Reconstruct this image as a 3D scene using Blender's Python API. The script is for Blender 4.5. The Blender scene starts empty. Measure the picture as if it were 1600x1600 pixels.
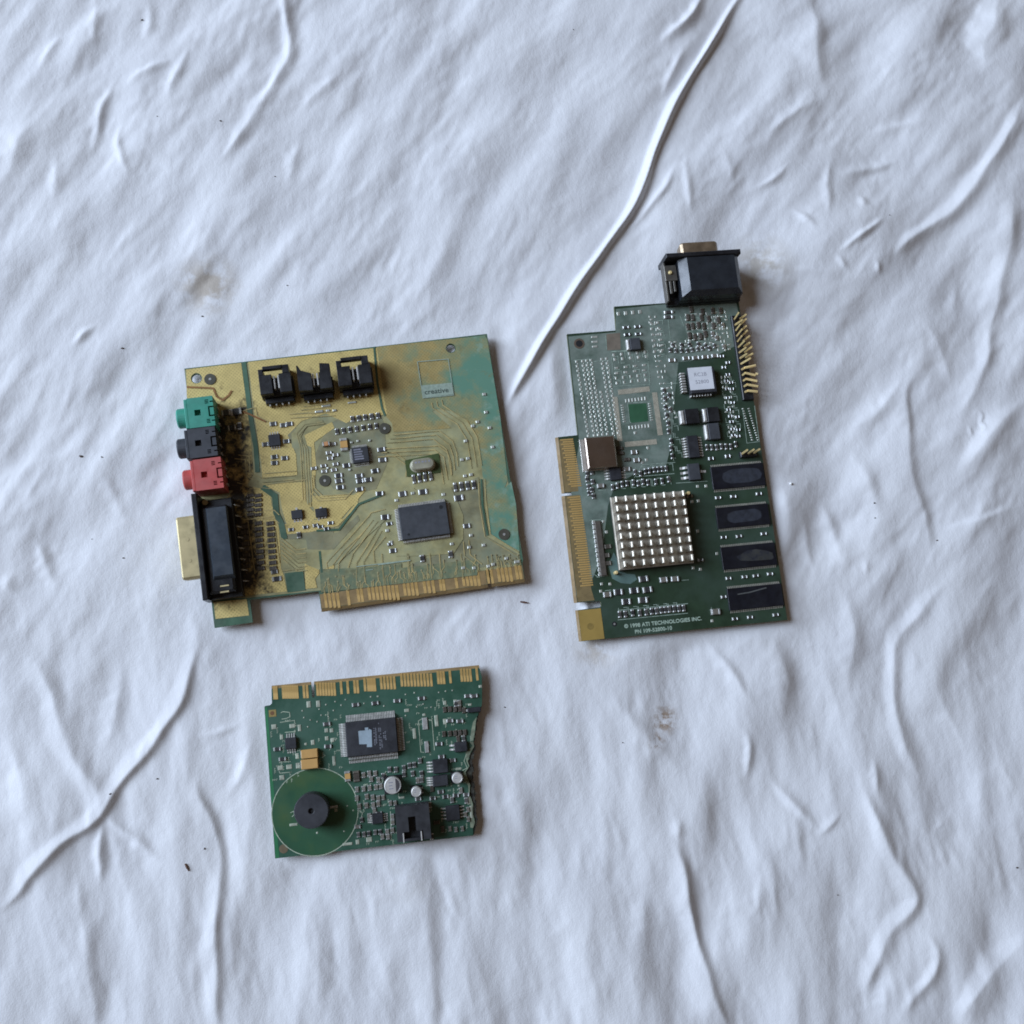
import bpy, math, random
import numpy as np
from mathutils import Matrix, Vector
from mathutils.geometry import tessellate_polygon

# ---------------------------------------------------------------- camera, world, lights, exposure
scene = bpy.context.scene
MM = 0.001
CAM_LOC = (-44.847, -68.347, 423.0)                       # mm, hand-held above the cloth
CAM_ROT = [[0.994427, -0.016726, -0.104096], [0.0, 0.987336, -0.158641], [0.105431, 0.157756, 0.981834]]
cam_data = bpy.data.cameras.new("camera")
cam_data.sensor_fit = 'HORIZONTAL'; cam_data.sensor_width = 36; cam_data.lens = 36
cam_data.clip_start = 0.01; cam_data.clip_end = 50
cam = bpy.data.objects.new("camera", cam_data)
scene.collection.objects.link(cam)
cam.matrix_world = Matrix.Translation(Vector(CAM_LOC) * MM) @ Matrix(CAM_ROT).to_4x4()
scene.camera = cam

world = bpy.data.worlds.new("World"); scene.world = world; world.use_nodes = True
bg = world.node_tree.nodes["Background"]
bg.inputs[0].default_value = (0.085, 0.064, 0.048, 1); bg.inputs[1].default_value = 1.0     # dim warm room

def window_light(name, az, el, dist, sx, sy, power, col):
    """a daylit window: az measured from west towards north"""
    ld = bpy.data.lights.new(name, 'AREA'); ld.shape = 'RECTANGLE'; ld.size = sx; ld.size_y = sy
    ld.energy = power; ld.color = col
    o = bpy.data.objects.new(name, ld); scene.collection.objects.link(o)
    a, e = math.radians(az), math.radians(el)
    d = Vector((-math.cos(a) * math.cos(e), math.sin(a) * math.cos(e), math.sin(e)))
    o.location = d * dist
    o.rotation_euler = d.to_track_quat('Z', 'Y').to_euler()
    return o
window_light("window_light", 13, 32, 3.4, 1.7, 2.66, 190, (0.675, 0.80, 1.0))

scene.view_settings.view_transform = 'Standard'; scene.view_settings.look = 'None'
scene.view_settings.exposure = 0.0; scene.view_settings.gamma = 1.0
scene.view_settings.use_curve_mapping = False
scene.render.engine = 'CYCLES'
scene.cycles.filter_width = 1.8

# ---------------------------------------------------------------- measured layout (millimetres)
POUR1 = [[(0.71,-0.43),(22.93,-0.36),(23.35,-29.83),(22.63,-47.7),(17.64,-54.29),(1.8,-50.64),(1.17,-25.43),(-0.28,-12.01)],[(16.05,-51.41),(23.51,-53.42),
 (28.18,-55.56),(28.24,-61.58),(30.23,-65.84),(29.66,-76.68),(28.85,-87.4),(29.5,-89.95),(30.07,-97.12),(12.81,-96.52),(3.33,-88.58),
 (1.79,-63.87)],[(1.06,-97.2),(13.98,-97.81),(14.25,-104.47),(1.16,-103.96)],[(25.87,-0.31),(79.27,-0.6),(79.21,-17.85),(79.59,-29.88),(67.72,-28.88),
 (62.43,-31.3),(54.66,-26.17),(44.57,-27.97),(38.04,-33.27),(40.43,-41.73),(39.87,-50.27),(25.82,-50.14),(26.07,-43.88),(25.78,-23.5)],[(44.79,-34.15),
 (56.64,-30.04),(57.29,-32.69),(48.28,-37.67),(47.93,-48.31),(43.96,-64.41),(42.53,-64.21),(45.85,-41.43)],[(25.35,-52.09),(43.58,-53.8),(43.01,-64.28)
 ,(44.67,-66.51),(44.06,-71.42),(33.12,-69.89),(32.05,-62.77),(32.05,-56.76)],[(30.95,-69.92),(44.02,-69.76),(56.29,-70.97),(62.56,-64.29),
 (62.84,-65.84),(53.51,-73.58),(42.22,-74.49),(33.08,-74.19)],[(45.97,-60.0),(63.33,-62.13),(63.04,-64.36),(52.27,-71.91),
 (44.08,-69.27)],[(44.76,-59.8),(61.64,-61.76),(66.12,-59.18),(66.66,-60.32),(54.19,-71.64),(51.24,-73.33),(44.25,-63.95)],[(38.76,-82.92),
 (43.83,-82.9),(43.71,-91.52),(41.75,-93.69),(42.01,-97.41),(37.47,-97.23)],[(46.27,-82.75),(55.66,-83.35),(50.2,-88.02),(49.4,-92.35),(44.9,-91.69)]]
BASE1 = [[(0.2,-0.57),(125.48,-0.59),(125.5,-96.14),(123.75,-100.45),(44.33,-98.68),(29.09,-98.0),(14.72,-97.43),(0.83,-95.9)]]
GREEN1 = [[(101.82,-69.18),(101.57,-64.04),(113.64,-61.06),(112.89,-72.74),(113.32,-86.52),(125.52,-95.84),(125.47,-99.36),(102.49,-98.55),(80.85,-97.41),
 (81.47,-93.02),(97.79,-89.86),(103.34,-86.12)],[(55.27,-30.94),(63.43,-26.93),(76.58,-27.89),(77.88,-33.86),(76.64,-50.62),(70.79,-60.53),
 (60.38,-60.88),(53.86,-58.22),(48.67,-50.44),(46.59,-45.19),(51.79,-36.59)],[(40.11,-77.17),(53.36,-76.05),(61.94,-70.25),(62.64,-72.35),(47.81,-85.2)
 ,(40.33,-87.09)],[(28.55,-26.93),(38.53,-25.14),(41.78,-30.68),(38.98,-45.6),(29.29,-45.32)],[(31.78,-69.04),(42.95,-68.61),(53.48,-70.07),
 (50.43,-78.63),(32.85,-76.14)]]
POUR1R = [[(79.14,-0.21),(107.78,-0.46),(125.33,-0.68),(126.11,-2.38),(126.43,-37.45),(125.43,-63.85),(121.11,-72.0),(115.8,-70.24),(115.26,-60.42),
 (115.98,-45.5),(112.27,-36.16),(106.79,-31.79),(100.45,-29.94),(98.31,-30.71),(105.25,-38.9),(104.21,-39.03),(81.21,-37.6),(80.99,-33.69),
 (78.94,-30.32),(79.3,-14.71)],[(115.75,-70.58),(121.6,-68.82),(126.8,-64.89),(127.3,-74.73),(125.75,-94.35),(114.88,-86.23)]]
OLIVE1 = [[(39.71,-32.87),(45.26,-28.21),(52.8,-28.64),(53.57,-30.72),(46.02,-30.46),(43.46,-34.43),(43.75,-37.69),(46.95,-39.54),(44.46,-62.22),(42.33,-62.98)
 ,(43.21,-46.16),(40.71,-40.14),(39.19,-38.52)],[(30.96,-79.83),(47.49,-82.68),(55.66,-83.35),(71.7,-69.59),(80.86,-64.27),(86.16,-61.94),
 (89.86,-67.54),(79.61,-69.67),(75.31,-72.11),(63.36,-80.46),(51.56,-88.71),(44.54,-90.66),(39.58,-87.97)],[(84.65,-63.26),(101.57,-64.04),
 (104.81,-76.2),(103.34,-86.12),(98.55,-91.47),(85.76,-90.64),(75.12,-89.12),(73.16,-81.85),(77.06,-67.8)]]
MOTTLE1 = [[(43.89,-90.07),(60.37,-91.96),(76.96,-92.37),(76.69,-94.32),(106.34,-95.1),(108.08,-96.85),(106.85,-101.68),(43.42,-99.57)]]
TRACE1 = [[(52.69,-29.53),(45.43,-29.67),(41.73,-33.13),(42.56,-38.96),(40.87,-61.03)],[(53.56,-30.29),(46.29,-30.43),(42.6,-33.89),(43.43,-39.72),
 (41.73,-61.78)],[(43.75,-37.69),(44.5,-39.93),(42.78,-63.4)],[(44.72,-38.17),(45.47,-40.41),(43.74,-63.88)],[(46.35,-51.19),(46.16,-56.82),
 (48.79,-60.36),(59.66,-61.14),(61.58,-59.63)],[(45.41,-52.13),(45.22,-57.75),(47.85,-61.28),(58.72,-62.07),(60.63,-60.56)],[(44.48,-53.06),
 (44.29,-58.68),(46.92,-62.21),(57.77,-63.0),(59.68,-61.49)],[(80.55,-38.7),(100.08,-39.53),(104.92,-44.57),(105.92,-49.88),
 (105.59,-55.51)],[(79.04,-40.26),(98.54,-41.1),(103.38,-46.13),(104.37,-51.43),(104.05,-57.06)],[(77.53,-41.81),(97.0,-42.66),(101.83,-47.69),
 (102.83,-52.98),(102.52,-58.6)],[(76.8,-44.23),(98.67,-45.82),(102.19,-49.39),(102.28,-59.18)],[(75.0,-45.74),(96.83,-47.34),(100.36,-50.9),
 (100.45,-60.68)],[(73.2,-47.25),(95.0,-48.85),(98.52,-52.41),(98.62,-62.17)],[(98.57,-27.08),(98.74,-29.46),(107.97,-37.69),(110.98,-44.85),
 (111.16,-57.29)],[(100.76,-26.73),(100.92,-29.11),(110.16,-37.35),(113.17,-44.51),(113.34,-56.96)],[(102.95,-26.38),(103.11,-28.76),(112.35,-37.0),
 (115.36,-44.17),(115.52,-56.64)],[(76.42,-47.01),(80.27,-48.03),(84.66,-52.46),(83.5,-57.16)],[(77.19,-45.78),(81.04,-46.8),(85.43,-51.23),
 (84.27,-55.94)],[(57.67,-98.97),(58.88,-89.76),(70.58,-75.47)],[(61.2,-98.0),(61.81,-89.69),(70.73,-78.0)],[(55.28,-91.22),(57.96,-85.66),
 (69.81,-73.86)],[(47.14,-90.54),(46.97,-88.05),(66.21,-71.34),(67.38,-70.0),(73.39,-69.32)],[(51.29,-92.13),(51.72,-88.73),
 (67.95,-73.09)],[(49.22,-89.36),(54.26,-84.14),(63.43,-77.47)],[(66.06,-90.8),(66.23,-85.85),(71.85,-80.66)],[(69.47,-87.31),(69.09,-93.72),
 (69.04,-97.67)],[(79.6,-88.76),(79.2,-95.18),(79.14,-99.14)],[(80.08,-88.83),(79.68,-95.25),(79.62,-99.21)],[(88.81,-90.08),(88.39,-96.51),
 (88.31,-100.48)],[(92.7,-90.64),(92.27,-97.07),(92.19,-101.04)],[(101.48,-91.89),(101.03,-98.34),(100.94,-102.32)],[(103.19,-87.11),(102.81,-93.09),
 (107.11,-97.72)],[(105.52,-86.93),(105.13,-92.92),(109.44,-97.55)],[(113.31,-61.53),(112.14,-72.64),(112.34,-86.38),(124.45,-96.19)],[(115.97,-62.4),
 (115.0,-70.48),(114.71,-85.7),(125.18,-94.78)],[(27.03,-48.12),(39.58,-48.65)],[(26.34,-49.84),(38.88,-50.37)],[(25.66,-51.56),
 (38.19,-52.1)],[(25.52,-52.69),(43.45,-52.86)],[(30.1,-75.01),(35.63,-80.99),(39.47,-81.04)],[(30.03,-76.78),(35.55,-82.76),
 (39.4,-82.81)],[(29.96,-78.55),(35.48,-84.52),(39.32,-84.58)],[(29.89,-80.32),(35.41,-86.28),(39.25,-86.34)],[(29.82,-82.08),(35.34,-88.04),
 (39.18,-88.11)],[(29.76,-83.85),(35.27,-89.8),(39.1,-89.87)],[(28.94,-88.64),(37.54,-88.9)],[(25.26,-63.16),(29.05,-63.68),
 (30.71,-65.91)],[(24.85,-66.59),(28.64,-67.11),(30.3,-69.33)],[(16.31,-65.89),(28.99,-66.17)],[(18.14,-66.64),(18.49,-88.35)],[(28.35,-71.54),
 (28.61,-85.4)],[(17.46,-39.03),(21.68,-40.09),(21.35,-47.11),(25.4,-49.66)],[(15.86,-40.33),(20.08,-41.39),(19.76,-48.4),
 (23.8,-50.95)],[(15.69,-50.36),(23.51,-53.42),(28.67,-54.63)],[(45.84,-22.18),(58.29,-22.31)],[(44.64,-23.54),(57.08,-23.68)],[(43.44,-24.9),
 (55.86,-25.04)],[(39.35,-24.59),(57.84,-25.87)],[(39.83,-26.27),(58.31,-27.56)],[(21.46,-20.9),(26.43,-20.0),(26.98,-23.66),(31.01,-26.73)]]
GAP1 = [[(24.08,-0.19),(24.1,-23.29),(24.74,-36.61),(24.24,-47.16)],[(25.44,-53.44),(29.99,-57.81),(29.64,-64.76),(31.19,-69.96),
 (31.66,-75.97)],[(44.95,-82.81),(44.66,-91.66)],[(78.14,-0.09),(77.43,-15.53),(77.88,-27.06),(78.7,-30.28)],[(44.66,-74.33),(53.8,-75.12),
 (62.84,-65.84),(73.06,-63.2)],[(114.48,-62.2),(113.38,-72.81),(113.5,-86.04)]]
TEAL1 = [[(30.0,-89.78),(37.42,-89.87),(37.41,-97.71),(30.24,-97.63)]]
SMD1 = [('r',14.62,-20.81,3.84,2.78,1.1),('r',18.59,-20.96,4.57,3.8,1.1),('r',16.29,-27.4,3.35,3.02,1.1),('r',19.34,-27.16,3.12,3.28,1.1),
 ('r',32.89,-27.89,2.71,2.23,0.6),('r',36.92,-28.93,2.72,2.23,0.6),('r',39.39,-28.73,2.72,2.23,0.6),('r',28.77,-36.01,2.7,2.21,0.6),
 ('r',37.3,-35.86,2.71,2.22,0.6),('r',31.73,-41.72,2.7,2.21,0.6),('r',35.74,-42.76,2.7,2.21,0.6),('r',37.95,-42.55,2.71,2.21,0.6),
 ('r',31.44,-44.21,2.7,2.2,0.6),('r',65.16,-29.91,1.59,2.58,0.6),('r',67.81,-29.89,1.59,2.58,0.6),('r',70.47,-29.87,1.59,2.58,0.6),
 ('r',73.14,-29.85,1.59,2.59,0.6),('r',75.81,-29.83,1.6,2.59,0.6),('r',58.16,-34.41,1.44,2.56,0.6),('r',60.87,-34.36,1.44,2.57,0.6),
 ('r',63.6,-34.31,1.45,2.57,0.6),('r',66.32,-34.26,1.45,2.57,0.6),('r',69.05,-34.22,1.45,2.57,0.6),('r',71.79,-34.17,1.45,2.58,0.6),
 ('r',74.53,-34.12,1.45,2.58,0.6),('o',53.13,-39.2,3.07,3.01,1.6),('y',60.28,-40.31,2.91,5.32,1.2),('g',55.96,-39.43,2.33,1.84,0.6),
 ('g',57.54,-40.53,2.33,1.84,0.6),('g',53.79,-42.89,2.32,1.84,0.6),('g',54.01,-45.24,2.32,1.84,0.6),('g',56.39,-44.13,2.32,1.84,0.6),
 ('g',55.9,-47.98,2.32,1.83,0.6),('g',54.91,-50.33,2.32,1.83,0.6),('g',50.91,-48.03,2.31,1.83,0.6),('g',50.96,-50.34,2.31,1.83,0.6),
 ('g',46.9,-48.55,2.31,1.83,0.6),('r',56.47,-52.85,3.27,1.83,0.6),('r',56.35,-55.14,3.27,1.82,0.6),('r',56.52,-57.81,3.27,1.82,0.6),
 ('r',64.74,-54.14,3.29,1.83,0.6),('r',64.8,-56.28,3.28,1.83,0.6),('r',64.18,-59.74,3.28,1.82,0.6),('r',75.25,-44.29,3.31,1.85,0.6),
 ('r',75.17,-48.76,3.31,1.84,0.6),('r',71.48,-52.91,3.3,1.84,0.6),('r',60.23,-49.09,3.28,1.83,0.6),('r',68.27,-56.22,3.29,1.83,0.6),
 ('r',72.08,-62.59,3.29,1.82,0.6),('r',46.57,-72.94,2.29,2.07,0.6),('r',48.8,-74.12,2.29,2.07,0.6),('r',50.77,-71.95,2.3,2.08,0.6),
 ('r',40.55,-72.27,2.28,2.07,0.6),('r',34.78,-72.5,2.28,2.06,0.6),('r',44.63,-72.14,2.29,2.07,0.6),('r',37.6,-75.16,2.49,2.55,0.6),
 ('r',36.57,-75.76,2.49,2.55,0.6),('r',45.39,-72.78,2.5,2.56,0.6),('r',48.51,-74.96,2.5,2.56,0.6),('r',50.97,-72.81,2.51,2.57,0.6),
 ('r',41.49,-72.98,2.5,2.56,0.6),('r',34.73,-73.02,2.49,2.55,0.6),('r',86.81,-58.48,1.48,3.79,0.6),('r',89.16,-58.35,1.48,3.79,0.6),
 ('r',91.51,-58.22,1.49,3.8,0.6),('r',93.86,-58.1,1.49,3.8,0.6),('r',103.29,-64.13,1.49,3.8,0.6),('r',105.89,-64.14,1.5,3.8,0.6),
 ('r',108.49,-64.15,1.5,3.8,0.6),('r',111.1,-64.17,1.5,3.81,0.6),('r',81.3,-64.03,3.44,2.21,0.6),('r',89.73,-64.32,3.71,2.22,0.6),
 ('r',104.1,-68.83,3.98,2.42,0.6),('r',72.32,-62.7,2.94,3.01,0.6),('r',105.59,-80.86,2.98,2.2,0.6),('r',72.95,-72.63,3.42,2.49,0.6),
 ('r',74.27,-75.57,2.44,1.99,0.6),('r',85.6,-91.69,2.93,2.96,0.6),('r',97.26,-91.61,2.95,2.97,0.6),('r',74.21,-86.82,2.92,2.47,0.6),
 ('r',73.37,-83.96,1.95,1.78,0.6),('y',76.41,-86.93,2.43,2.96,1.0),('b',20.34,-56.32,2.76,1.38,0.7),('b',20.11,-58.28,2.76,1.38,0.7),
 ('b',19.89,-60.24,2.76,1.38,0.7),('b',19.66,-62.2,2.76,1.38,0.7),('b',19.43,-64.15,2.76,1.38,0.7),('b',23.41,-56.74,2.77,1.39,0.7),
 ('b',23.18,-58.7,2.77,1.38,0.7),('b',22.95,-60.67,2.76,1.38,0.7),('b',22.72,-62.62,2.76,1.38,0.7),('b',22.5,-64.58,2.76,1.38,0.7),
 ('b',16.51,-68.8,2.94,1.57,0.7),('b',16.39,-71.1,2.93,1.56,0.7),('b',16.27,-73.4,2.93,1.56,0.7),('b',16.15,-75.69,2.93,1.56,0.7),
 ('b',16.03,-77.99,2.93,1.56,0.7),('b',15.91,-80.27,2.93,1.55,0.7),('b',15.79,-82.56,2.92,1.55,0.7),('b',15.67,-84.84,2.92,1.55,0.7),
 ('b',22.09,-68.09,2.95,1.57,0.7),('b',21.96,-70.4,2.94,1.57,0.7),('b',21.83,-72.7,2.94,1.56,0.7),('b',21.71,-75.0,2.94,1.56,0.7),
 ('b',21.58,-77.3,2.94,1.56,0.7),('b',21.46,-79.59,2.94,1.56,0.7),('b',21.33,-81.88,2.93,1.55,0.7),('b',21.21,-84.17,2.93,1.55,0.7),
 ('b',21.09,-86.45,2.93,1.55,0.7),('b',26.8,-68.75,2.95,1.57,0.7),('b',26.67,-71.06,2.95,1.57,0.7),('b',26.54,-73.37,2.95,1.57,0.7),
 ('b',26.41,-75.67,2.95,1.56,0.7),('b',26.28,-77.97,2.95,1.56,0.7),('b',26.15,-80.26,2.94,1.56,0.7),('b',26.02,-82.56,2.94,1.56,0.7),
 ('b',25.89,-84.84,2.94,1.55,0.7),('b',25.77,-87.13,2.94,1.55,0.7),('r',26.14,-88.66,2.84,1.69,0.6),('r',26.75,-91.56,3.79,1.93,0.6)]
PAD1 = [(78.5,-66.33,1.47,1.1),(85.5,-64.3,1.48,1.11),(97.94,-66.51,1.49,1.11),(73.06,-78.23,1.47,1.09),(73.86,-83.2,1.46,1.09),(98.4,-87.43,1.48,1.1),
 (106.77,-84.99,1.49,1.1),(111.32,-89.77,1.49,1.1),(105.29,-89.82,1.49,1.1),(105.99,-98.55,1.48,1.09),(101.59,-97.92,1.48,1.09),(119.85,-96.54,1.5,1.1)
 ,(111.98,-98.67,1.49,1.09),(114.06,-98.22,1.49,1.09),(114.36,-39.3,1.52,1.14),(116.63,-37.76,1.52,1.14),(121.28,-49.32,1.52,1.13),
 (107.74,-52.97,1.5,1.13),(110.31,-52.79,1.51,1.13),(107.97,-59.95,1.5,1.12),(110.53,-59.78,1.5,1.12),(110.41,-45.29,1.51,1.13),
 (121.19,-26.26,1.53,1.15),(120.78,-34.1,1.52,1.15),(121.27,-40.98,1.52,1.14),(63.49,-39.74,1.03,0.78),(66.13,-39.47,1.03,0.78),
 (70.95,-39.89,1.04,0.79),(52.61,-49.19,1.02,0.78),(61.32,-51.07,1.03,0.78),(51.96,-25.03,3.26,0.9),(55.59,-25.1,1.55,0.82),(58.34,-25.34,1.55,0.83),
 (65.88,-22.91,3.46,0.72),(55.17,-23.0,3.61,0.72),(123.95,-98.59,2.25,1.1)]
SILK1 = [[(95.22,-8.77),(108.31,-9.2),(108.29,-25.06),(95.36,-24.69),(95.22,-8.77)],[(58.69,-91.22),(80.67,-91.66)],[(67.4,-91.74),
 (80.65,-91.81)],[(62.32,-93.23),(65.24,-93.26)]]
SILKBAND1 = [[(95.47,-19.25),(108.32,-19.64),(108.24,-24.74),(95.38,-24.59)]]
VIA1 = [(9.8,-5.83),(50.61,-54.25),(77.72,-35.6),(120.39,-86.51)]
HOLE1 = [(4.48,-4.91),(109.87,-4.44)]
JACK1 = [(6.05,-22.47,10.92,12.52),(5.3,-34.82,11.57,12.16),(6.21,-47.76,11.53,12.77)]
DSUB1 = {'flange': [(-0.23,-54.67),(0.93,-96.9)],'shell': (-5.29,-75.31,6.18,24.64),'top': [(8.43,-61.34),(7.77,-87.99)],'body': [(16.32,-57.44),
 (12.78,-96.76)],'slots': [(7.64,-92.41,3.45,1.27),(7.38,-94.75,3.44,1.27)]}
HEAD1 = [(36.8,-11.86,13.38,11.81),(52.44,-12.72,13.84,11.16),(68.75,-12.14,14.31,12.12)]
CHIP1 = {'big': (88.42,-76.66,20.06,13.9),'codec': (66.43,-45.71,6.85,6.82),'crystal': (91.13,-53.16,9.61,4.79),'so8': (32.66,-34.98,4.82,5.03),'sota': (37.86,-66.73,4.55,3.7),'sotb': (47.59,-67.34,4.82,3.71)}
RUST1 = [[(0.15,-7.97),(10.58,-9.78),(11.62,-13.51),(13.84,-15.33),(16.46,-13.6),(17.89,-11.73)],[(21.43,-21.16),(24.16,-22.78),(30.05,-26.61)]]
FINGER1 = [(44.8,-102.95),(46.45,-103.2),(48.1,-103.44),(49.76,-103.69),(53.91,-103.32),(53.96,-102.35),(58.0,-102.55),(59.38,-102.76),(62.41,-102.37),
 (64.02,-102.6),(65.63,-102.84),(67.24,-103.08),(68.86,-103.32),(70.47,-103.55),(72.09,-103.79),(73.71,-104.03),(76.76,-102.75),(78.38,-102.99),
 (80.01,-103.23),(81.63,-103.47),(84.91,-102.96),(86.69,-103.22),(88.46,-103.48),(91.47,-102.92),(92.73,-103.11),(98.0,-102.88),(100.99,-102.32),
 (102.55,-102.55),(104.11,-102.78),(105.67,-103.01),(107.23,-103.23),(111.16,-102.81),(112.75,-103.04),(115.72,-102.72),(117.38,-102.96),
 (119.04,-103.2),(120.7,-103.44),(123.24,-102.81),(124.67,-103.01)]
VGA2 = {'flange_top': [(44.19,27.86),(76.66,27.81)],'shell': [(52.25,32.36),(68.37,32.27)],'front': [(44.92,8.67),(78.05,8.78)],'blk': [(52.91,22.49),
 (74.92,22.17),(73.66,11.03),(51.4,11.44)]}
CHIP2 = {'plcc': (54.41,-26.14,14.47,11.74),'sticker': (54.93,-25.26,10.66,9.9),'so14': (48.36,-54.2,4.98,9.8),'reg': (47.2,-65.13,5.24,7.29),'crystal': (6.97,-53.64,13.81,13.57),'so8': (13.21,-62.97,5.15,5.51),'tanta': (48.22,-41.07,8.51,6.46),'tantb': (57.85,-41.03,7.21,6.37),'tantc': (57.35,-48.41,6.55,7.04),'tantd': (27.94,-7.15,6.15,5.21),'strip': (3.11,-93.8,4.06,23.68)}
MEM2 = [(66.31,-68.59,23.45,11.87),(65.9,-85.94,23.32,11.03),(66.03,-103.14,23.9,11.58),(66.35,-120.59,23.94,11.27)]
SINK2 = {'tl': (10.27,-74.31),'tr': (38.8,-73.65),'bl': (10.62,-101.08),'br': (39.16,-100.68),'base': [(9.9,-74.43),(42.05,-74.07),(41.52,-103.13),
 (9.44,-103.87)]}
PINHDR2 = {'a': (74.24,1.47),'b': (75.15,-34.81),'low': [(69.0,-58.37),(71.86,-58.44),(74.37,-58.47)]}
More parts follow.
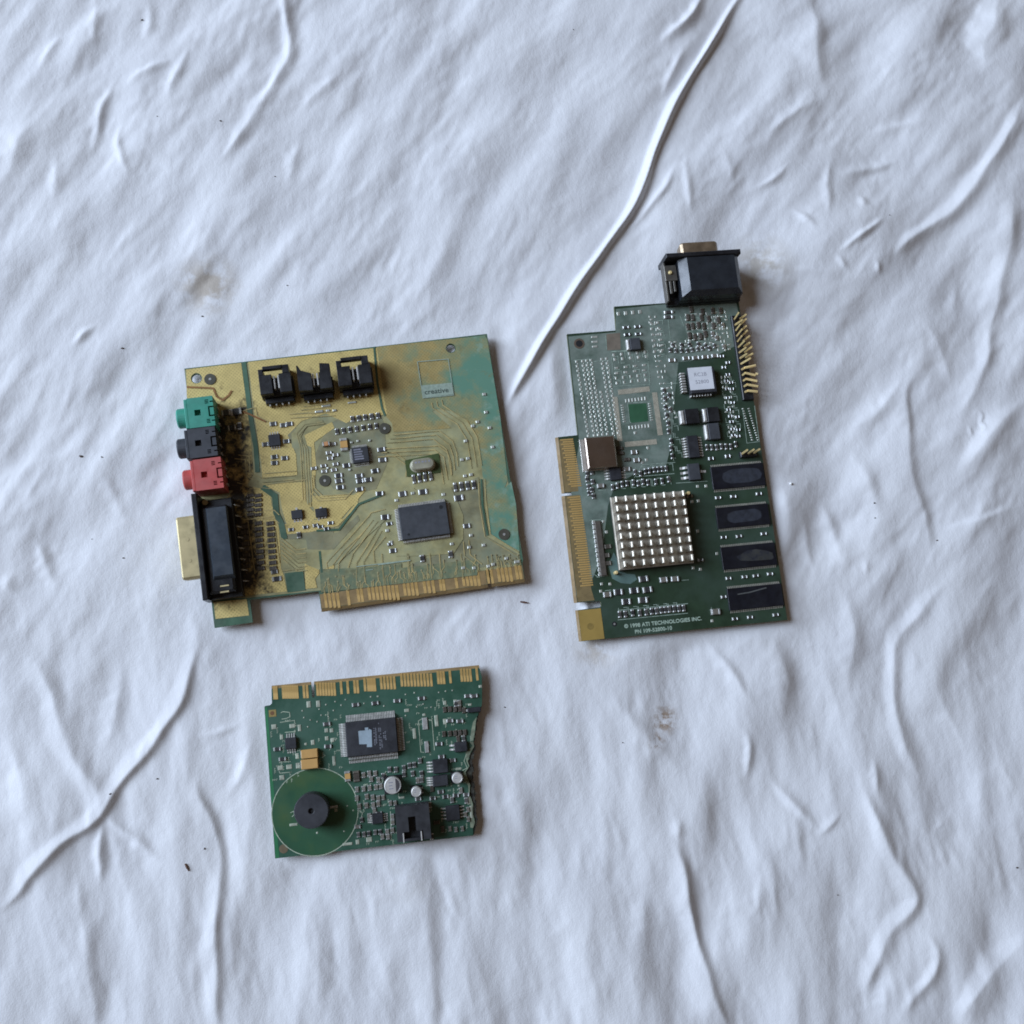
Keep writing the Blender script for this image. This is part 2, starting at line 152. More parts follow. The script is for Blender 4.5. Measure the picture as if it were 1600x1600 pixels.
SMD2 = [('r',26.06,1.03,2.83,1.23,0.6),('r',31.22,1.02,2.84,1.23,0.6),('r',26.17,-2.24,2.82,1.23,0.6),('r',31.15,-2.31,2.83,1.23,0.6),
 ('r',45.92,6.54,4.29,1.32,0.6),('r',45.63,4.37,4.29,1.31,0.6),('b',54.15,3.55,1.36,2.93,0.7),('b',56.3,3.4,1.36,2.93,0.7),
 ('b',60.22,2.94,1.37,2.93,0.7),('b',53.58,-0.61,1.36,2.92,0.7),('b',55.77,-0.4,1.36,2.92,0.7),('b',58.33,-0.22,1.36,2.92,0.7),
 ('b',60.79,-0.76,1.37,2.92,0.7),('b',63.4,2.35,1.37,2.93,0.7),('b',65.1,-1.07,1.37,2.93,0.7),('b',53.75,-4.63,1.36,2.91,0.7),
 ('b',56.15,-5.53,1.36,2.91,0.7),('b',58.7,-5.36,1.36,2.91,0.7),('b',61.0,-4.43,1.36,2.92,0.7),('b',56.08,7.08,1.37,2.94,0.7),
 ('b',65.71,5.86,1.37,2.94,0.7),('b',69.32,5.61,1.38,2.95,0.7),('b',60.98,5.82,1.37,2.94,0.7),('b',67.62,1.32,1.37,2.94,0.7),
 ('r',45.72,-8.37,1.28,2.1,0.6),('r',49.63,-8.66,1.28,2.1,0.6),('r',53.21,-8.74,1.29,2.1,0.6),('r',57.16,-8.85,1.29,2.11,0.6),
 ('r',44.34,-10.62,1.28,2.1,0.6),('r',46.8,-10.99,1.28,2.1,0.6),('r',49.29,-11.17,1.28,2.1,0.6),('r',51.77,-11.35,1.28,2.1,0.6),
 ('r',54.14,-11.17,1.29,2.1,0.6),('r',56.51,-10.98,1.29,2.1,0.6),('r',58.7,-10.78,1.29,2.1,0.6),('r',60.28,-9.8,1.29,2.11,0.6),
 ('r',61.91,-11.02,1.29,2.11,0.6),('r',64.21,-10.09,1.29,2.11,0.6),('g',64.26,-4.63,1.66,2.19,0.6),('g',65.8,-6.57,1.66,2.19,0.6),
 ('g',68.47,-10.77,1.66,2.18,0.6),('g',69.5,-0.98,1.66,2.2,0.6),('g',44.63,-15.16,3.2,1.66,0.6),('g',50.95,-14.73,3.21,1.66,0.6),
 ('g',55.25,-14.87,3.21,1.66,0.6),('g',59.57,-14.83,3.22,1.67,0.6),('g',63.94,-14.62,3.23,1.67,0.6),('r',66.95,-15.02,1.8,1.38,0.6),
 ('r',69.23,-18.1,1.8,1.38,0.6),('r',67.13,-20.11,1.79,1.37,0.6),('r',68.46,-23.47,1.79,1.37,0.6),('r',67.33,-26.26,1.79,1.37,0.6),
 ('r',69.37,-27.14,1.79,1.37,0.6),('r',67.18,-29.85,1.79,1.36,0.6),('r',69.32,-30.02,1.79,1.37,0.6),('r',39.12,-28.37,1.27,2.49,0.6),
 ('r',39.0,-31.92,1.27,2.49,0.6),('r',38.83,-35.82,1.27,2.48,0.6),('r',38.89,-39.37,1.26,2.47,0.6),('r',40.94,-30.65,1.27,2.49,0.6),
 ('r',40.79,-37.05,1.27,2.48,0.6),('r',39.31,-50.7,1.26,2.46,0.6),('r',38.94,-42.92,1.26,2.47,0.6),('r',38.76,-46.43,1.26,2.46,0.6),
 ('r',38.89,-53.83,1.26,2.45,0.6),('r',38.95,-57.34,1.26,2.44,0.6),('r',66.56,-39.12,1.85,1.28,0.6),('r',66.87,-42.0,1.85,1.28,0.6),
 ('r',67.04,-44.51,1.85,1.28,0.6),('r',66.97,-33.79,1.86,1.29,0.6),('r',68.8,-36.08,1.86,1.29,0.6),('r',70.01,-42.62,1.85,1.28,0.6),
 ('r',67.12,-47.72,1.85,1.28,0.6),('r',69.55,-48.28,1.85,1.28,0.6),('r',67.07,-50.56,1.85,1.27,0.6),('r',69.14,-51.08,1.85,1.27,0.6),
 ('r',54.68,-54.82,1.27,2.6,0.6),('r',56.79,-55.0,1.27,2.6,0.6),('r',58.9,-55.17,1.27,2.6,0.6),('r',61.07,-55.0,1.27,2.61,0.6),
 ('r',63.18,-55.18,1.27,2.61,0.6),('r',65.3,-55.36,1.28,2.61,0.6),('r',67.57,-54.49,1.28,2.61,0.6),('r',55.76,-59.83,2.47,1.4,0.6),
 ('r',63.29,-59.42,2.48,1.41,0.6),('r',1.31,-61.72,1.51,2.13,0.6),('r',1.02,-64.11,1.5,2.13,0.6),('r',1.16,-67.22,1.5,2.12,0.6),
 ('r',1.17,-69.97,1.5,2.12,0.6),('r',3.43,-61.22,1.51,2.13,0.6),('r',3.28,-65.34,1.5,2.13,0.6),('r',2.52,-68.72,1.5,2.12,0.6),
 ('r',2.87,-71.49,1.5,2.12,0.6),('r',24.27,-63.73,1.25,2.49,0.6),('r',26.47,-62.89,1.25,2.49,0.6),('r',28.24,-62.69,1.25,2.5,0.6),
 ('r',30.36,-62.53,1.25,2.5,0.6),('r',32.11,-62.51,1.25,2.5,0.6),('r',33.87,-62.49,1.25,2.5,0.6),('r',35.63,-62.47,1.25,2.5,0.6),
 ('r',21.94,-62.84,1.24,2.49,0.6),('r',11.51,-68.49,1.24,2.54,0.6),('r',13.65,-67.99,1.24,2.54,0.6),('r',15.79,-67.49,1.24,2.55,0.6),
 ('r',17.89,-67.33,1.24,2.55,0.6),('r',20.68,-67.23,1.24,2.55,0.6),('r',22.7,-67.75,1.24,2.55,0.6),('r',24.86,-67.25,1.24,2.55,0.6),
 ('r',26.88,-67.78,1.25,2.55,0.6),('r',30.37,-67.74,1.25,2.56,0.6),('r',33.18,-67.64,1.25,2.56,0.6),('r',36.04,-67.2,1.25,2.56,0.6),
 ('b',16.2,-61.01,2.41,1.52,0.9),('b',16.72,-54.11,2.42,1.53,0.9),('b',19.13,-57.1,2.42,1.53,0.9),('b',16.64,-52.01,2.42,1.53,0.9),
 ('g',22.65,-54.24,2.77,2.09,0.8),('g',23.25,-57.78,2.77,2.08,0.8),('g',18.63,-61.2,2.76,2.07,0.8),('g',6.35,-67.45,3.08,2.74,1.2),
 ('r',44.08,-75.2,2.51,1.17,0.6),('r',56.51,-77.02,2.52,1.18,0.6),('r',63.23,-77.1,2.53,1.18,0.6),('r',74.65,-76.9,2.55,1.18,0.6),
 ('r',56.54,-94.11,2.51,1.16,0.6),('r',63.21,-94.29,2.52,1.17,0.6),('r',74.19,-94.23,2.53,1.17,0.6),('r',36.74,-62.04,2.51,1.18,0.6),
 ('r',37.2,-63.82,2.51,1.18,0.6),('r',56.14,-111.58,2.5,1.15,0.6),('r',63.14,-111.66,2.5,1.15,0.6),('r',68.06,-111.64,2.51,1.15,0.6),
 ('r',74.44,-111.48,2.52,1.16,0.6),('r',56.46,-128.72,2.48,1.14,0.6),('r',63.08,-128.73,2.49,1.14,0.6),('r',74.27,-128.86,2.51,1.14,0.6),
 ('r',45.17,-102.76,2.49,1.15,0.6),('r',52.96,-119.11,2.49,1.14,0.6),('g',48.44,-124.92,3.78,3.33,1.3),('r',19.69,-108.23,3.91,2.34,0.7),
 ('r',15.18,-112.65,3.9,2.33,0.7),('r',20.8,-112.87,3.91,2.34,0.7),('r',11.22,-116.92,3.88,2.32,0.7),('r',18.38,-116.98,3.9,2.33,0.7),
 ('r',8.36,-112.63,3.88,2.33,0.7),('g',3.67,-113.18,3.37,3.15,0.9),('g',28.24,-109.43,3.42,3.18,0.9),('g',33.05,-109.57,3.42,3.19,0.9),
 ('r',7.9,-121.9,1.35,2.81,0.6),('r',10.26,-121.97,1.35,2.81,0.6),('r',13.35,-121.79,1.35,2.81,0.6),('r',16.37,-122.1,1.35,2.81,0.6),
 ('r',19.11,-122.05,1.35,2.82,0.6),('r',21.51,-121.96,1.36,2.82,0.6),('r',23.56,-122.0,1.36,2.82,0.6),('r',25.63,-121.88,1.36,2.82,0.6),
 ('r',27.34,-121.89,1.36,2.82,0.6),('r',29.06,-121.89,1.36,2.83,0.6),('r',31.12,-121.94,1.36,2.83,0.6),('r',33.17,-121.98,1.37,2.83,0.6),
 ('r',35.23,-122.02,1.37,2.83,0.6),('b',5.21,-96.89,2.71,2.01,0.7),('b',5.48,-100.28,2.71,2.01,0.7),('b',6.34,-93.28,2.72,2.02,0.7)]
PAD2 = [(2.62,-12.53,1.04,1.07),(3.13,-13.57,0.56,0.43),(2.7,-14.6,1.04,1.07),(3.2,-15.64,0.56,0.43),(2.77,-16.68,1.04,1.07),(3.28,-17.71,0.56,0.43),
 (2.85,-18.75,1.04,1.06),(3.35,-19.78,0.56,0.43),(2.92,-20.82,1.04,1.06),(3.43,-21.85,0.56,0.43),(2.99,-22.88,1.04,1.06),(3.5,-23.91,0.56,0.42),
 (3.07,-24.94,1.04,1.06),(3.57,-25.97,0.55,0.42),(3.14,-27.0,1.04,1.06),(3.65,-28.03,0.55,0.42),(3.22,-29.06,1.04,1.06),(3.72,-30.09,0.55,0.42),
 (3.29,-31.11,1.04,1.06),(3.79,-32.14,0.55,0.42),(3.37,-33.16,1.04,1.05),(3.87,-34.19,0.55,0.42),(3.44,-35.21,1.04,1.05),(3.94,-36.24,0.55,0.42),
 (3.51,-37.26,1.04,1.05),(4.02,-38.28,0.55,0.42),(3.59,-39.3,1.04,1.05),(4.09,-40.33,0.55,0.42),(3.66,-41.34,1.04,1.05),(4.16,-42.37,0.55,0.42),
 (3.73,-43.38,1.03,1.05),(4.24,-44.4,0.55,0.42),(3.81,-45.42,1.03,1.05),(4.31,-46.44,0.55,0.42),(5.25,-12.51,1.05,1.07),(5.76,-13.55,0.56,0.43),
 (5.32,-14.59,1.05,1.07),(5.83,-15.63,0.56,0.43),(5.4,-16.66,1.04,1.07),(5.9,-17.7,0.56,0.43),(5.47,-18.74,1.04,1.07),(5.98,-19.77,0.56,0.43),
 (5.54,-20.81,1.04,1.06),(6.05,-21.84,0.56,0.43),(5.62,-22.87,1.04,1.06),(6.12,-23.91,0.56,0.42),(5.69,-24.94,1.04,1.06),(6.19,-25.97,0.56,0.42),
 (5.76,-27.0,1.04,1.06),(6.27,-28.03,0.56,0.42),(5.83,-29.06,1.04,1.06),(6.34,-30.09,0.56,0.42),(5.91,-31.11,1.04,1.06),(6.41,-32.14,0.55,0.42),
 (5.98,-33.16,1.04,1.06),(6.48,-34.19,0.55,0.42),(6.05,-35.21,1.04,1.05),(6.55,-36.24,0.55,0.42),(6.12,-37.26,1.04,1.05),(6.63,-38.29,0.55,0.42),
 (6.2,-39.31,1.04,1.05),(6.7,-40.33,0.55,0.42),(6.27,-41.35,1.04,1.05),(6.77,-42.37,0.55,0.42),(6.34,-43.39,1.04,1.05),(6.84,-44.41,0.55,0.42),
 (6.41,-45.42,1.04,1.05),(6.91,-46.44,0.55,0.42),(7.02,-12.43,1.05,1.07),(7.52,-13.47,0.56,0.43),(7.09,-14.51,1.05,1.07),(7.59,-15.55,0.56,0.43),
 (7.16,-16.58,1.05,1.07),(7.67,-17.62,0.56,0.43),(7.23,-18.66,1.04,1.07),(7.74,-19.69,0.56,0.43),(7.3,-20.73,1.04,1.07),(7.81,-21.76,0.56,0.43),
 (7.38,-22.8,1.04,1.06),(7.88,-23.83,0.56,0.43),(7.45,-24.86,1.04,1.06),(7.95,-25.89,0.56,0.42),(7.52,-26.92,1.04,1.06),(8.02,-27.95,0.56,0.42),
 (7.59,-28.98,1.04,1.06),(8.09,-30.01,0.56,0.42),(7.66,-31.04,1.04,1.06),(8.16,-32.07,0.56,0.42),(7.73,-33.09,1.04,1.06),(8.23,-34.12,0.55,0.42),
 (7.8,-35.14,1.04,1.05),(8.31,-36.17,0.55,0.42),(7.87,-37.19,1.04,1.05),(8.38,-38.22,0.55,0.42),(7.95,-39.24,1.04,1.05),(8.45,-40.26,0.55,0.42),
 (8.02,-41.28,1.04,1.05),(8.52,-42.3,0.55,0.42),(8.09,-43.32,1.04,1.05),(8.59,-44.34,0.55,0.42),(8.16,-45.36,1.04,1.05),(8.66,-46.38,0.55,0.42),
 (8.96,-12.36,1.05,1.07),(9.46,-13.4,0.56,0.43),(9.03,-14.44,1.05,1.07),(9.53,-15.48,0.56,0.43),(9.1,-16.52,1.05,1.07),(9.6,-17.56,0.56,0.43),
 (9.17,-18.59,1.05,1.07),(9.67,-19.63,0.56,0.43),(9.24,-20.66,1.05,1.07),(9.74,-21.7,0.56,0.43),(9.31,-22.73,1.04,1.06),(9.81,-23.77,0.56,0.43),
 (9.38,-24.8,1.04,1.06),(9.88,-25.83,0.56,0.42),(9.45,-26.86,1.04,1.06),(9.95,-27.89,0.56,0.42),(9.52,-28.92,1.04,1.06),(10.02,-29.95,0.56,0.42),
 (9.59,-30.98,1.04,1.06),(10.09,-32.01,0.56,0.42),(9.66,-33.04,1.04,1.06),(10.16,-34.06,0.56,0.42),(9.73,-35.09,1.04,1.06),(10.23,-36.12,0.56,0.42),
 (9.8,-37.14,1.04,1.05),(10.3,-38.16,0.55,0.42),(9.87,-39.18,1.04,1.05),(10.37,-40.21,0.55,0.42),(9.94,-41.23,1.04,1.05),(10.44,-42.25,0.55,0.42),
 (10.01,-43.27,1.04,1.05),(10.51,-44.29,0.55,0.42),(10.08,-45.31,1.04,1.05),(10.58,-46.33,0.55,0.42),(11.56,-26.82,1.04,1.06),(12.06,-27.85,0.56,0.42),
 (11.63,-28.88,1.04,1.06),(12.13,-29.91,0.56,0.42),(11.69,-30.94,1.04,1.06),(12.2,-31.97,0.56,0.42),(11.76,-32.99,1.04,1.06),(12.27,-34.02,0.56,0.42),
 (11.83,-35.05,1.04,1.06),(12.33,-36.07,0.56,0.42),(11.9,-37.1,1.04,1.05),(12.4,-38.12,0.56,0.42),(11.97,-39.15,1.04,1.05),(12.47,-40.17,0.56,0.42),
 (12.04,-41.19,1.04,1.05),(12.54,-42.22,0.55,0.42),(12.1,-43.23,1.04,1.05),(12.61,-44.26,0.55,0.42),(12.17,-45.27,1.04,1.05),(12.67,-46.3,0.55,0.42),
 (13.72,-12.29,1.05,1.07),(14.22,-13.33,0.56,0.43),(13.78,-14.37,1.05,1.07),(14.29,-15.41,0.56,0.43),(13.85,-16.45,1.05,1.07),(14.36,-17.49,0.56,0.43),
 (13.92,-18.53,1.05,1.07),(14.42,-19.57,0.56,0.43),(13.99,-20.6,1.05,1.07),(14.49,-21.64,0.56,0.43),(14.05,-22.67,1.05,1.07),(14.56,-23.71,0.56,0.43),
 (14.12,-24.74,1.05,1.06),(14.62,-25.78,0.56,0.43),(14.19,-26.81,1.05,1.06),(14.69,-27.84,0.56,0.42),(14.26,-28.87,1.05,1.06),(14.76,-29.91,0.56,0.42),
 (14.32,-30.93,1.04,1.06),(14.83,-31.96,0.56,0.42),(14.39,-32.99,1.04,1.06),(14.89,-34.02,0.56,0.42),(14.46,-35.05,1.04,1.06),(14.96,-36.08,0.56,0.42),
 (14.52,-37.1,1.04,1.06),(15.02,-38.13,0.56,0.42),(14.59,-39.15,1.04,1.05),(15.09,-40.17,0.56,0.42),(14.66,-41.19,1.04,1.05),(15.16,-42.22,0.56,0.42),
 (14.72,-43.24,1.04,1.05),(15.22,-44.26,0.56,0.42),(14.79,-45.28,1.04,1.05),(15.29,-46.3,0.55,0.42),(15.84,-12.23,1.05,1.07),(16.34,-13.28,0.56,0.43),
 (15.91,-14.32,1.05,1.07),(16.41,-15.36,0.56,0.43),(15.97,-16.4,1.05,1.07),(16.48,-17.44,0.56,0.43),(16.04,-18.48,1.05,1.07),(16.54,-19.52,0.56,0.43),
 (16.1,-20.55,1.05,1.07),(16.61,-21.59,0.56,0.43),(16.17,-22.63,1.05,1.07),(16.67,-23.66,0.56,0.43),(16.24,-24.7,1.05,1.07),(16.74,-25.73,0.56,0.43),
 (16.3,-26.76,1.05,1.06),(16.8,-27.8,0.56,0.43),(16.37,-28.83,1.05,1.06),(16.87,-29.86,0.56,0.42),(16.43,-30.89,1.05,1.06),(16.94,-31.92,0.56,0.42),
 (16.5,-32.95,1.05,1.06),(17.0,-33.98,0.56,0.42),(16.56,-35.0,1.04,1.06),(17.07,-36.03,0.56,0.42),(16.63,-37.06,1.04,1.06),(17.13,-38.09,0.56,0.42),
 (16.69,-39.11,1.04,1.05),(17.2,-40.14,0.56,0.42),(16.76,-41.16,1.04,1.05),(17.26,-42.18,0.56,0.42),(16.82,-43.2,1.04,1.05),(17.32,-44.23,0.56,0.42),
 (16.89,-45.24,1.04,1.05),(17.39,-46.27,0.56,0.42),(19.19,-10.83,1.05,1.29),(22.67,-10.77,1.06,1.29),(26.15,-10.7,1.06,1.29),(29.64,-10.64,1.06,1.3),
 (33.14,-10.57,1.06,1.3),(19.44,-12.83,1.05,1.29),(22.91,-12.76,1.06,1.29),(26.39,-12.7,1.06,1.29),(29.88,-12.64,1.06,1.29),(33.38,-12.58,1.06,1.3),
 (19.7,-16.68,1.61,0.86),(23.78,-16.56,1.62,0.86),(27.87,-16.44,1.62,0.86),(31.97,-16.32,1.62,0.86),(19.41,-18.98,1.61,0.86),(23.48,-18.87,1.62,0.86),
 (27.57,-18.75,1.62,0.86),(31.67,-18.63,1.62,0.86),(18.95,-21.2,0.91,1.28),(22.14,-21.09,0.91,1.28),(25.34,-20.98,0.91,1.29),(28.54,-20.87,0.92,1.29),
 (31.74,-20.75,0.92,1.29),(19.04,-23.35,0.91,1.28),(22.22,-23.24,0.91,1.28),(25.42,-23.13,0.91,1.28),(28.61,-23.02,0.91,1.28),(31.82,-22.91,0.92,1.29),
 (37.42,2.25,1.07,1.02),(40.48,2.32,1.07,1.02),(37.4,-0.38,1.07,1.02),(40.46,-0.3,1.07,1.02),(37.38,-2.99,1.07,1.02),(40.44,-2.92,1.07,1.02),
 (37.36,-5.6,1.07,1.01),(40.41,-5.53,1.07,1.02),(37.34,-8.21,1.06,1.01),(40.39,-8.14,1.07,1.01),(37.32,-10.81,1.06,1.01),(40.36,-10.75,1.07,1.01),
 (23.62,7.5,1.42,1.64),(26.84,7.57,1.42,1.64),(30.06,7.63,1.42,1.64),(33.29,7.7,1.42,1.64),(37.27,5.17,0.86,0.88),(39.76,5.0,0.86,0.88),
 (36.94,2.64,0.85,0.87),(39.43,2.47,0.86,0.87),(11.78,-2.17,2.81,0.9),(11.63,-4.32,2.6,0.9),(11.47,-6.47,2.38,0.9),(22.09,-31.48,0.77,1.56),
 (23.51,-31.42,0.77,1.56),(24.93,-31.35,0.77,1.56),(26.35,-31.29,0.77,1.56),(27.77,-31.22,0.77,1.56),(29.19,-31.16,0.77,1.56),(30.61,-31.09,0.77,1.56),
 (22.1,-43.32,0.77,1.62),(23.5,-43.3,0.77,1.62),(24.91,-43.27,0.77,1.62),(26.32,-43.25,0.77,1.62),(27.73,-43.22,0.77,1.62),(29.14,-43.2,0.77,1.62),
 (30.55,-43.17,0.77,1.62),(20.15,-33.35,1.22,0.49),(32.19,-33.6,1.26,0.5),(20.16,-34.37,1.22,0.49),(32.2,-34.63,1.26,0.5),(20.17,-35.4,1.22,0.49),
 (32.21,-35.66,1.26,0.5),(20.18,-36.43,1.22,0.49),(32.21,-36.69,1.26,0.5),(20.19,-37.45,1.22,0.49),(32.22,-37.72,1.26,0.5),(20.2,-38.48,1.22,0.49),
 (32.23,-38.75,1.26,0.49),(20.22,-39.5,1.22,0.49),(32.23,-39.78,1.26,0.49),(20.23,-40.53,1.22,0.49),(32.24,-40.8,1.26,0.49),(73.14,-39.1,0.86,0.5),
 (75.72,-39.31,0.86,0.5),(73.31,-40.19,0.86,0.5),(75.88,-40.4,0.86,0.5),(73.48,-41.28,0.86,0.5),(76.05,-41.49,0.86,0.5),(73.64,-42.36,0.86,0.5),
 (76.21,-42.57,0.86,0.5),(73.81,-43.45,0.86,0.5),(76.38,-43.66,0.86,0.5),(73.97,-44.54,0.86,0.5),(76.54,-44.75,0.86,0.5),(74.14,-45.62,0.86,0.5),
 (76.7,-45.83,0.86,0.5),(74.3,-46.71,0.86,0.5),(76.87,-46.92,0.86,0.5),(74.47,-47.79,0.86,0.5),(77.03,-48.0,0.86,0.5),(74.63,-48.87,0.86,0.5),
 (77.2,-49.08,0.86,0.5),(74.8,-49.95,0.86,0.5),(77.36,-50.17,0.86,0.5),(74.96,-51.04,0.86,0.5),(77.53,-51.25,0.86,0.5),(75.13,-52.12,0.86,0.5),
 (77.69,-52.33,0.86,0.5),(75.29,-53.2,0.86,0.5),(77.85,-53.41,0.86,0.5),(1.59,-82.22,1.19,1.09),(1.61,-84.19,1.19,1.08),(1.63,-86.17,1.19,1.08),
 (1.65,-88.14,1.19,1.08),(1.67,-90.11,1.19,1.08),(1.69,-92.07,1.19,1.08),(1.71,-94.04,1.19,1.08),(1.73,-96.0,1.19,1.08),(1.75,-97.96,1.19,1.07),
 (1.77,-99.91,1.18,1.07),(1.79,-101.87,1.18,1.07),(1.81,-103.82,1.18,1.07),(48.31,-71.3,1.19,1.18),(52.0,-71.46,1.19,1.18),(44.98,-77.6,1.19,1.17),
 (47.8,-77.51,1.19,1.18),(1.87,-108.58,1.15,1.13),(5.4,-108.93,1.15,1.13),(1.16,-111.52,1.15,1.13),(41.62,-105.75,1.17,1.15),(44.64,-106.56,1.17,1.15),
 (24.27,-45.79,1.18,1.19),(28.97,-52.85,1.18,1.19),(25.74,-58.87,1.18,1.18),(27.6,-57.98,1.18,1.18),(46.61,-128.51,1.17,1.13),(5.75,-82.6,1.16,1.16),
 (6.57,-87.11,1.16,1.15),(45.66,-90.43,1.18,1.16),(52.63,-100.69,1.18,1.16),(53.6,4.84,0.65,1.25),(56.1,4.65,0.65,1.25),(58.11,4.96,1.22,0.66),
 (60.42,4.84,1.23,0.66),(62.84,4.82,0.65,1.25),(67.29,5.16,1.23,0.66),(53.54,2.64,1.22,0.66),(56.07,2.43,1.22,0.66),(60.46,2.5,1.23,0.66),
 (65.09,2.87,0.65,1.25),(67.07,2.86,0.65,1.25),(53.67,0.26,0.65,1.24),(55.73,0.11,1.22,0.66),(57.95,0.23,0.65,1.24),(60.56,0.28,1.22,0.66),
 (62.75,0.28,0.65,1.25),(64.8,0.53,0.65,1.25),(55.83,-1.97,1.22,0.66),(57.92,-1.86,1.22,0.66),(60.27,-2.06,0.65,1.24),(62.73,-1.89,0.65,1.24),
 (64.6,-1.86,1.23,0.66),(66.85,-1.73,1.23,0.66),(53.6,-4.44,0.65,1.24),(55.74,-4.27,0.65,1.24),(57.75,-4.18,0.65,1.24),(64.69,-3.97,1.23,0.66),
 (53.38,-6.59,0.64,1.24),(55.57,-6.61,1.22,0.66),(57.76,-6.29,1.22,0.66),(64.36,-6.47,1.22,0.66),(66.84,-6.15,1.23,0.66),(44.92,-6.85,1.21,0.65),
 (47.12,-6.95,1.21,0.65),(51.88,-7.1,0.64,1.24),(53.77,-6.98,1.22,0.65),(60.7,-6.6,0.65,1.24),(65.28,-6.71,1.22,0.66),(45.08,-8.64,0.64,1.23),
 (47.25,-8.87,0.64,1.23),(49.26,-8.61,1.21,0.65),(51.71,-8.59,1.22,0.65),(53.9,-8.62,1.22,0.65),(58.11,-8.68,1.22,0.65),(60.54,-8.65,0.65,1.24),
 (62.89,-8.53,1.22,0.66),(44.78,-10.4,0.64,1.23),(46.99,-10.54,1.21,0.65),(49.21,-10.46,0.64,1.23),(53.83,-10.31,1.22,0.65),(56.17,-10.34,0.64,1.23),
 (58.07,-10.2,0.65,1.24),(60.37,-10.19,1.22,0.65),(62.52,-10.16,0.65,1.24),(37.84,3.87,1.21,0.66),(37.73,1.73,1.21,0.66),(39.42,1.66,1.21,0.66),
 (39.51,-0.87,0.64,1.24),(41.11,-0.79,1.21,0.65),(37.78,-3.1,1.21,0.65),(39.45,-3.09,1.21,0.65),(41.3,-3.08,0.64,1.24),(37.67,-5.71,1.21,0.65),
 (41.02,-5.49,1.21,0.65),(37.92,-7.81,0.64,1.23),(39.3,-7.75,0.64,1.23),(41.32,-7.92,1.21,0.65),(37.56,-10.35,1.21,0.65),(39.5,-10.21,1.21,0.65),
 (41.01,-10.14,1.21,0.65),(37.51,-12.85,0.64,1.23),(39.23,-12.6,1.21,0.65),(37.74,-14.95,1.2,0.65),(39.39,-14.99,1.21,0.65),(37.72,-17.33,1.2,0.65),
 (41.24,-17.36,0.64,1.22),(37.68,-19.9,0.64,1.22),(39.39,-19.79,0.64,1.22),(40.99,-19.83,0.64,1.22),(37.92,-22.11,1.2,0.64),(39.49,-22.29,0.64,1.22),
 (66.72,5.12,0.65,1.25),(69.74,5.09,1.23,0.66),(71.36,4.93,0.65,1.25),(66.5,3.06,1.23,0.66),(68.19,3.22,1.23,0.66),(69.79,3.0,1.23,0.66),
 (71.64,3.02,0.65,1.25),(66.25,1.28,0.65,1.25),(68.18,1.18,1.23,0.66),(71.39,1.41,1.23,0.66),(66.33,-0.61,1.23,0.66),(68.1,-0.72,0.65,1.25),
 (66.38,-2.59,1.23,0.66),(68.01,-2.48,0.65,1.25),(69.47,-2.7,1.23,0.66),(71.34,-2.46,0.65,1.25),(66.25,-4.71,0.65,1.24),(69.28,-4.65,1.23,0.66),
 (71.04,-4.56,0.65,1.25),(66.15,-6.36,0.65,1.24),(67.68,-6.35,0.65,1.24),(71.25,-6.21,0.65,1.24),(67.73,-8.25,0.65,1.24),(69.24,-8.29,0.65,1.24),
 (65.73,-10.22,1.22,0.66),(69.36,-10.22,0.65,1.24),(70.97,-10.02,1.23,0.66),(65.8,-11.95,0.65,1.24),(68.95,-12.08,0.65,1.24),(70.89,-11.99,1.23,0.66),
 (65.57,-24.4,0.65,1.23),(67.28,-24.41,0.65,1.23),(68.94,-24.41,1.22,0.65),(65.41,-26.71,0.64,1.22),(67.36,-26.75,0.65,1.23),(68.79,-26.62,0.65,1.23),
 (65.73,-28.83,0.64,1.22),(67.26,-29.01,1.22,0.65),(68.76,-31.05,0.64,1.22),(65.8,-33.55,0.64,1.22),(67.32,-33.29,1.22,0.65),(68.77,-33.57,0.64,1.22),
 (65.72,-35.73,0.64,1.22),(67.27,-35.61,0.64,1.22),(67.11,-37.88,1.21,0.64),(68.96,-37.77,1.22,0.64),(65.51,-39.95,1.21,0.64),(67.38,-40.26,0.64,1.21),
 (68.7,-40.07,0.64,1.21),(67.42,-42.27,0.64,1.21),(68.72,-42.13,0.64,1.21),(67.1,-44.37,0.64,1.21),(65.59,-46.79,0.64,1.21),(67.24,-46.85,0.64,1.21),
 (68.83,-46.83,0.64,1.21),(65.68,-48.89,0.64,1.21),(67.42,-48.84,0.64,1.21),(65.85,-51.28,0.64,1.2),(67.05,-51.08,1.21,0.64),(38.15,-25.19,1.2,0.64),
 (39.94,-25.12,1.2,0.64),(43.14,-25.36,0.64,1.22),(38.37,-27.36,0.64,1.21),(39.95,-27.6,1.2,0.64),(41.23,-27.3,1.2,0.64),(42.84,-27.25,0.64,1.22),
 (38.19,-29.58,0.63,1.21),(41.5,-29.76,1.2,0.64),(43.05,-29.69,0.64,1.21),(38.13,-31.87,1.2,0.64),(39.61,-31.87,1.2,0.64),(41.47,-31.74,0.64,1.21),
 (42.75,-31.78,0.64,1.21),(38.05,-33.93,1.2,0.64),(39.98,-34.12,1.2,0.64),(42.93,-34.08,0.64,1.21),(38.32,-36.22,1.2,0.64),(39.8,-36.43,1.2,0.64),
 (41.26,-36.11,0.63,1.21),(38.39,-38.64,0.63,1.2),(42.72,-38.4,0.63,1.21),(38.01,-40.78,1.2,0.64),(39.87,-40.75,0.63,1.2),(43.03,-40.53,1.2,0.64)]
COMB2 = [([(19.04,-27.51),(33.06,-27.01)],9),([(19.11,-50.55),(33.34,-50.41)],9),([(17.41,-29.34),(17.21,-49.06)],9),([(34.96,-28.76),(35.05,-48.09)],9)]
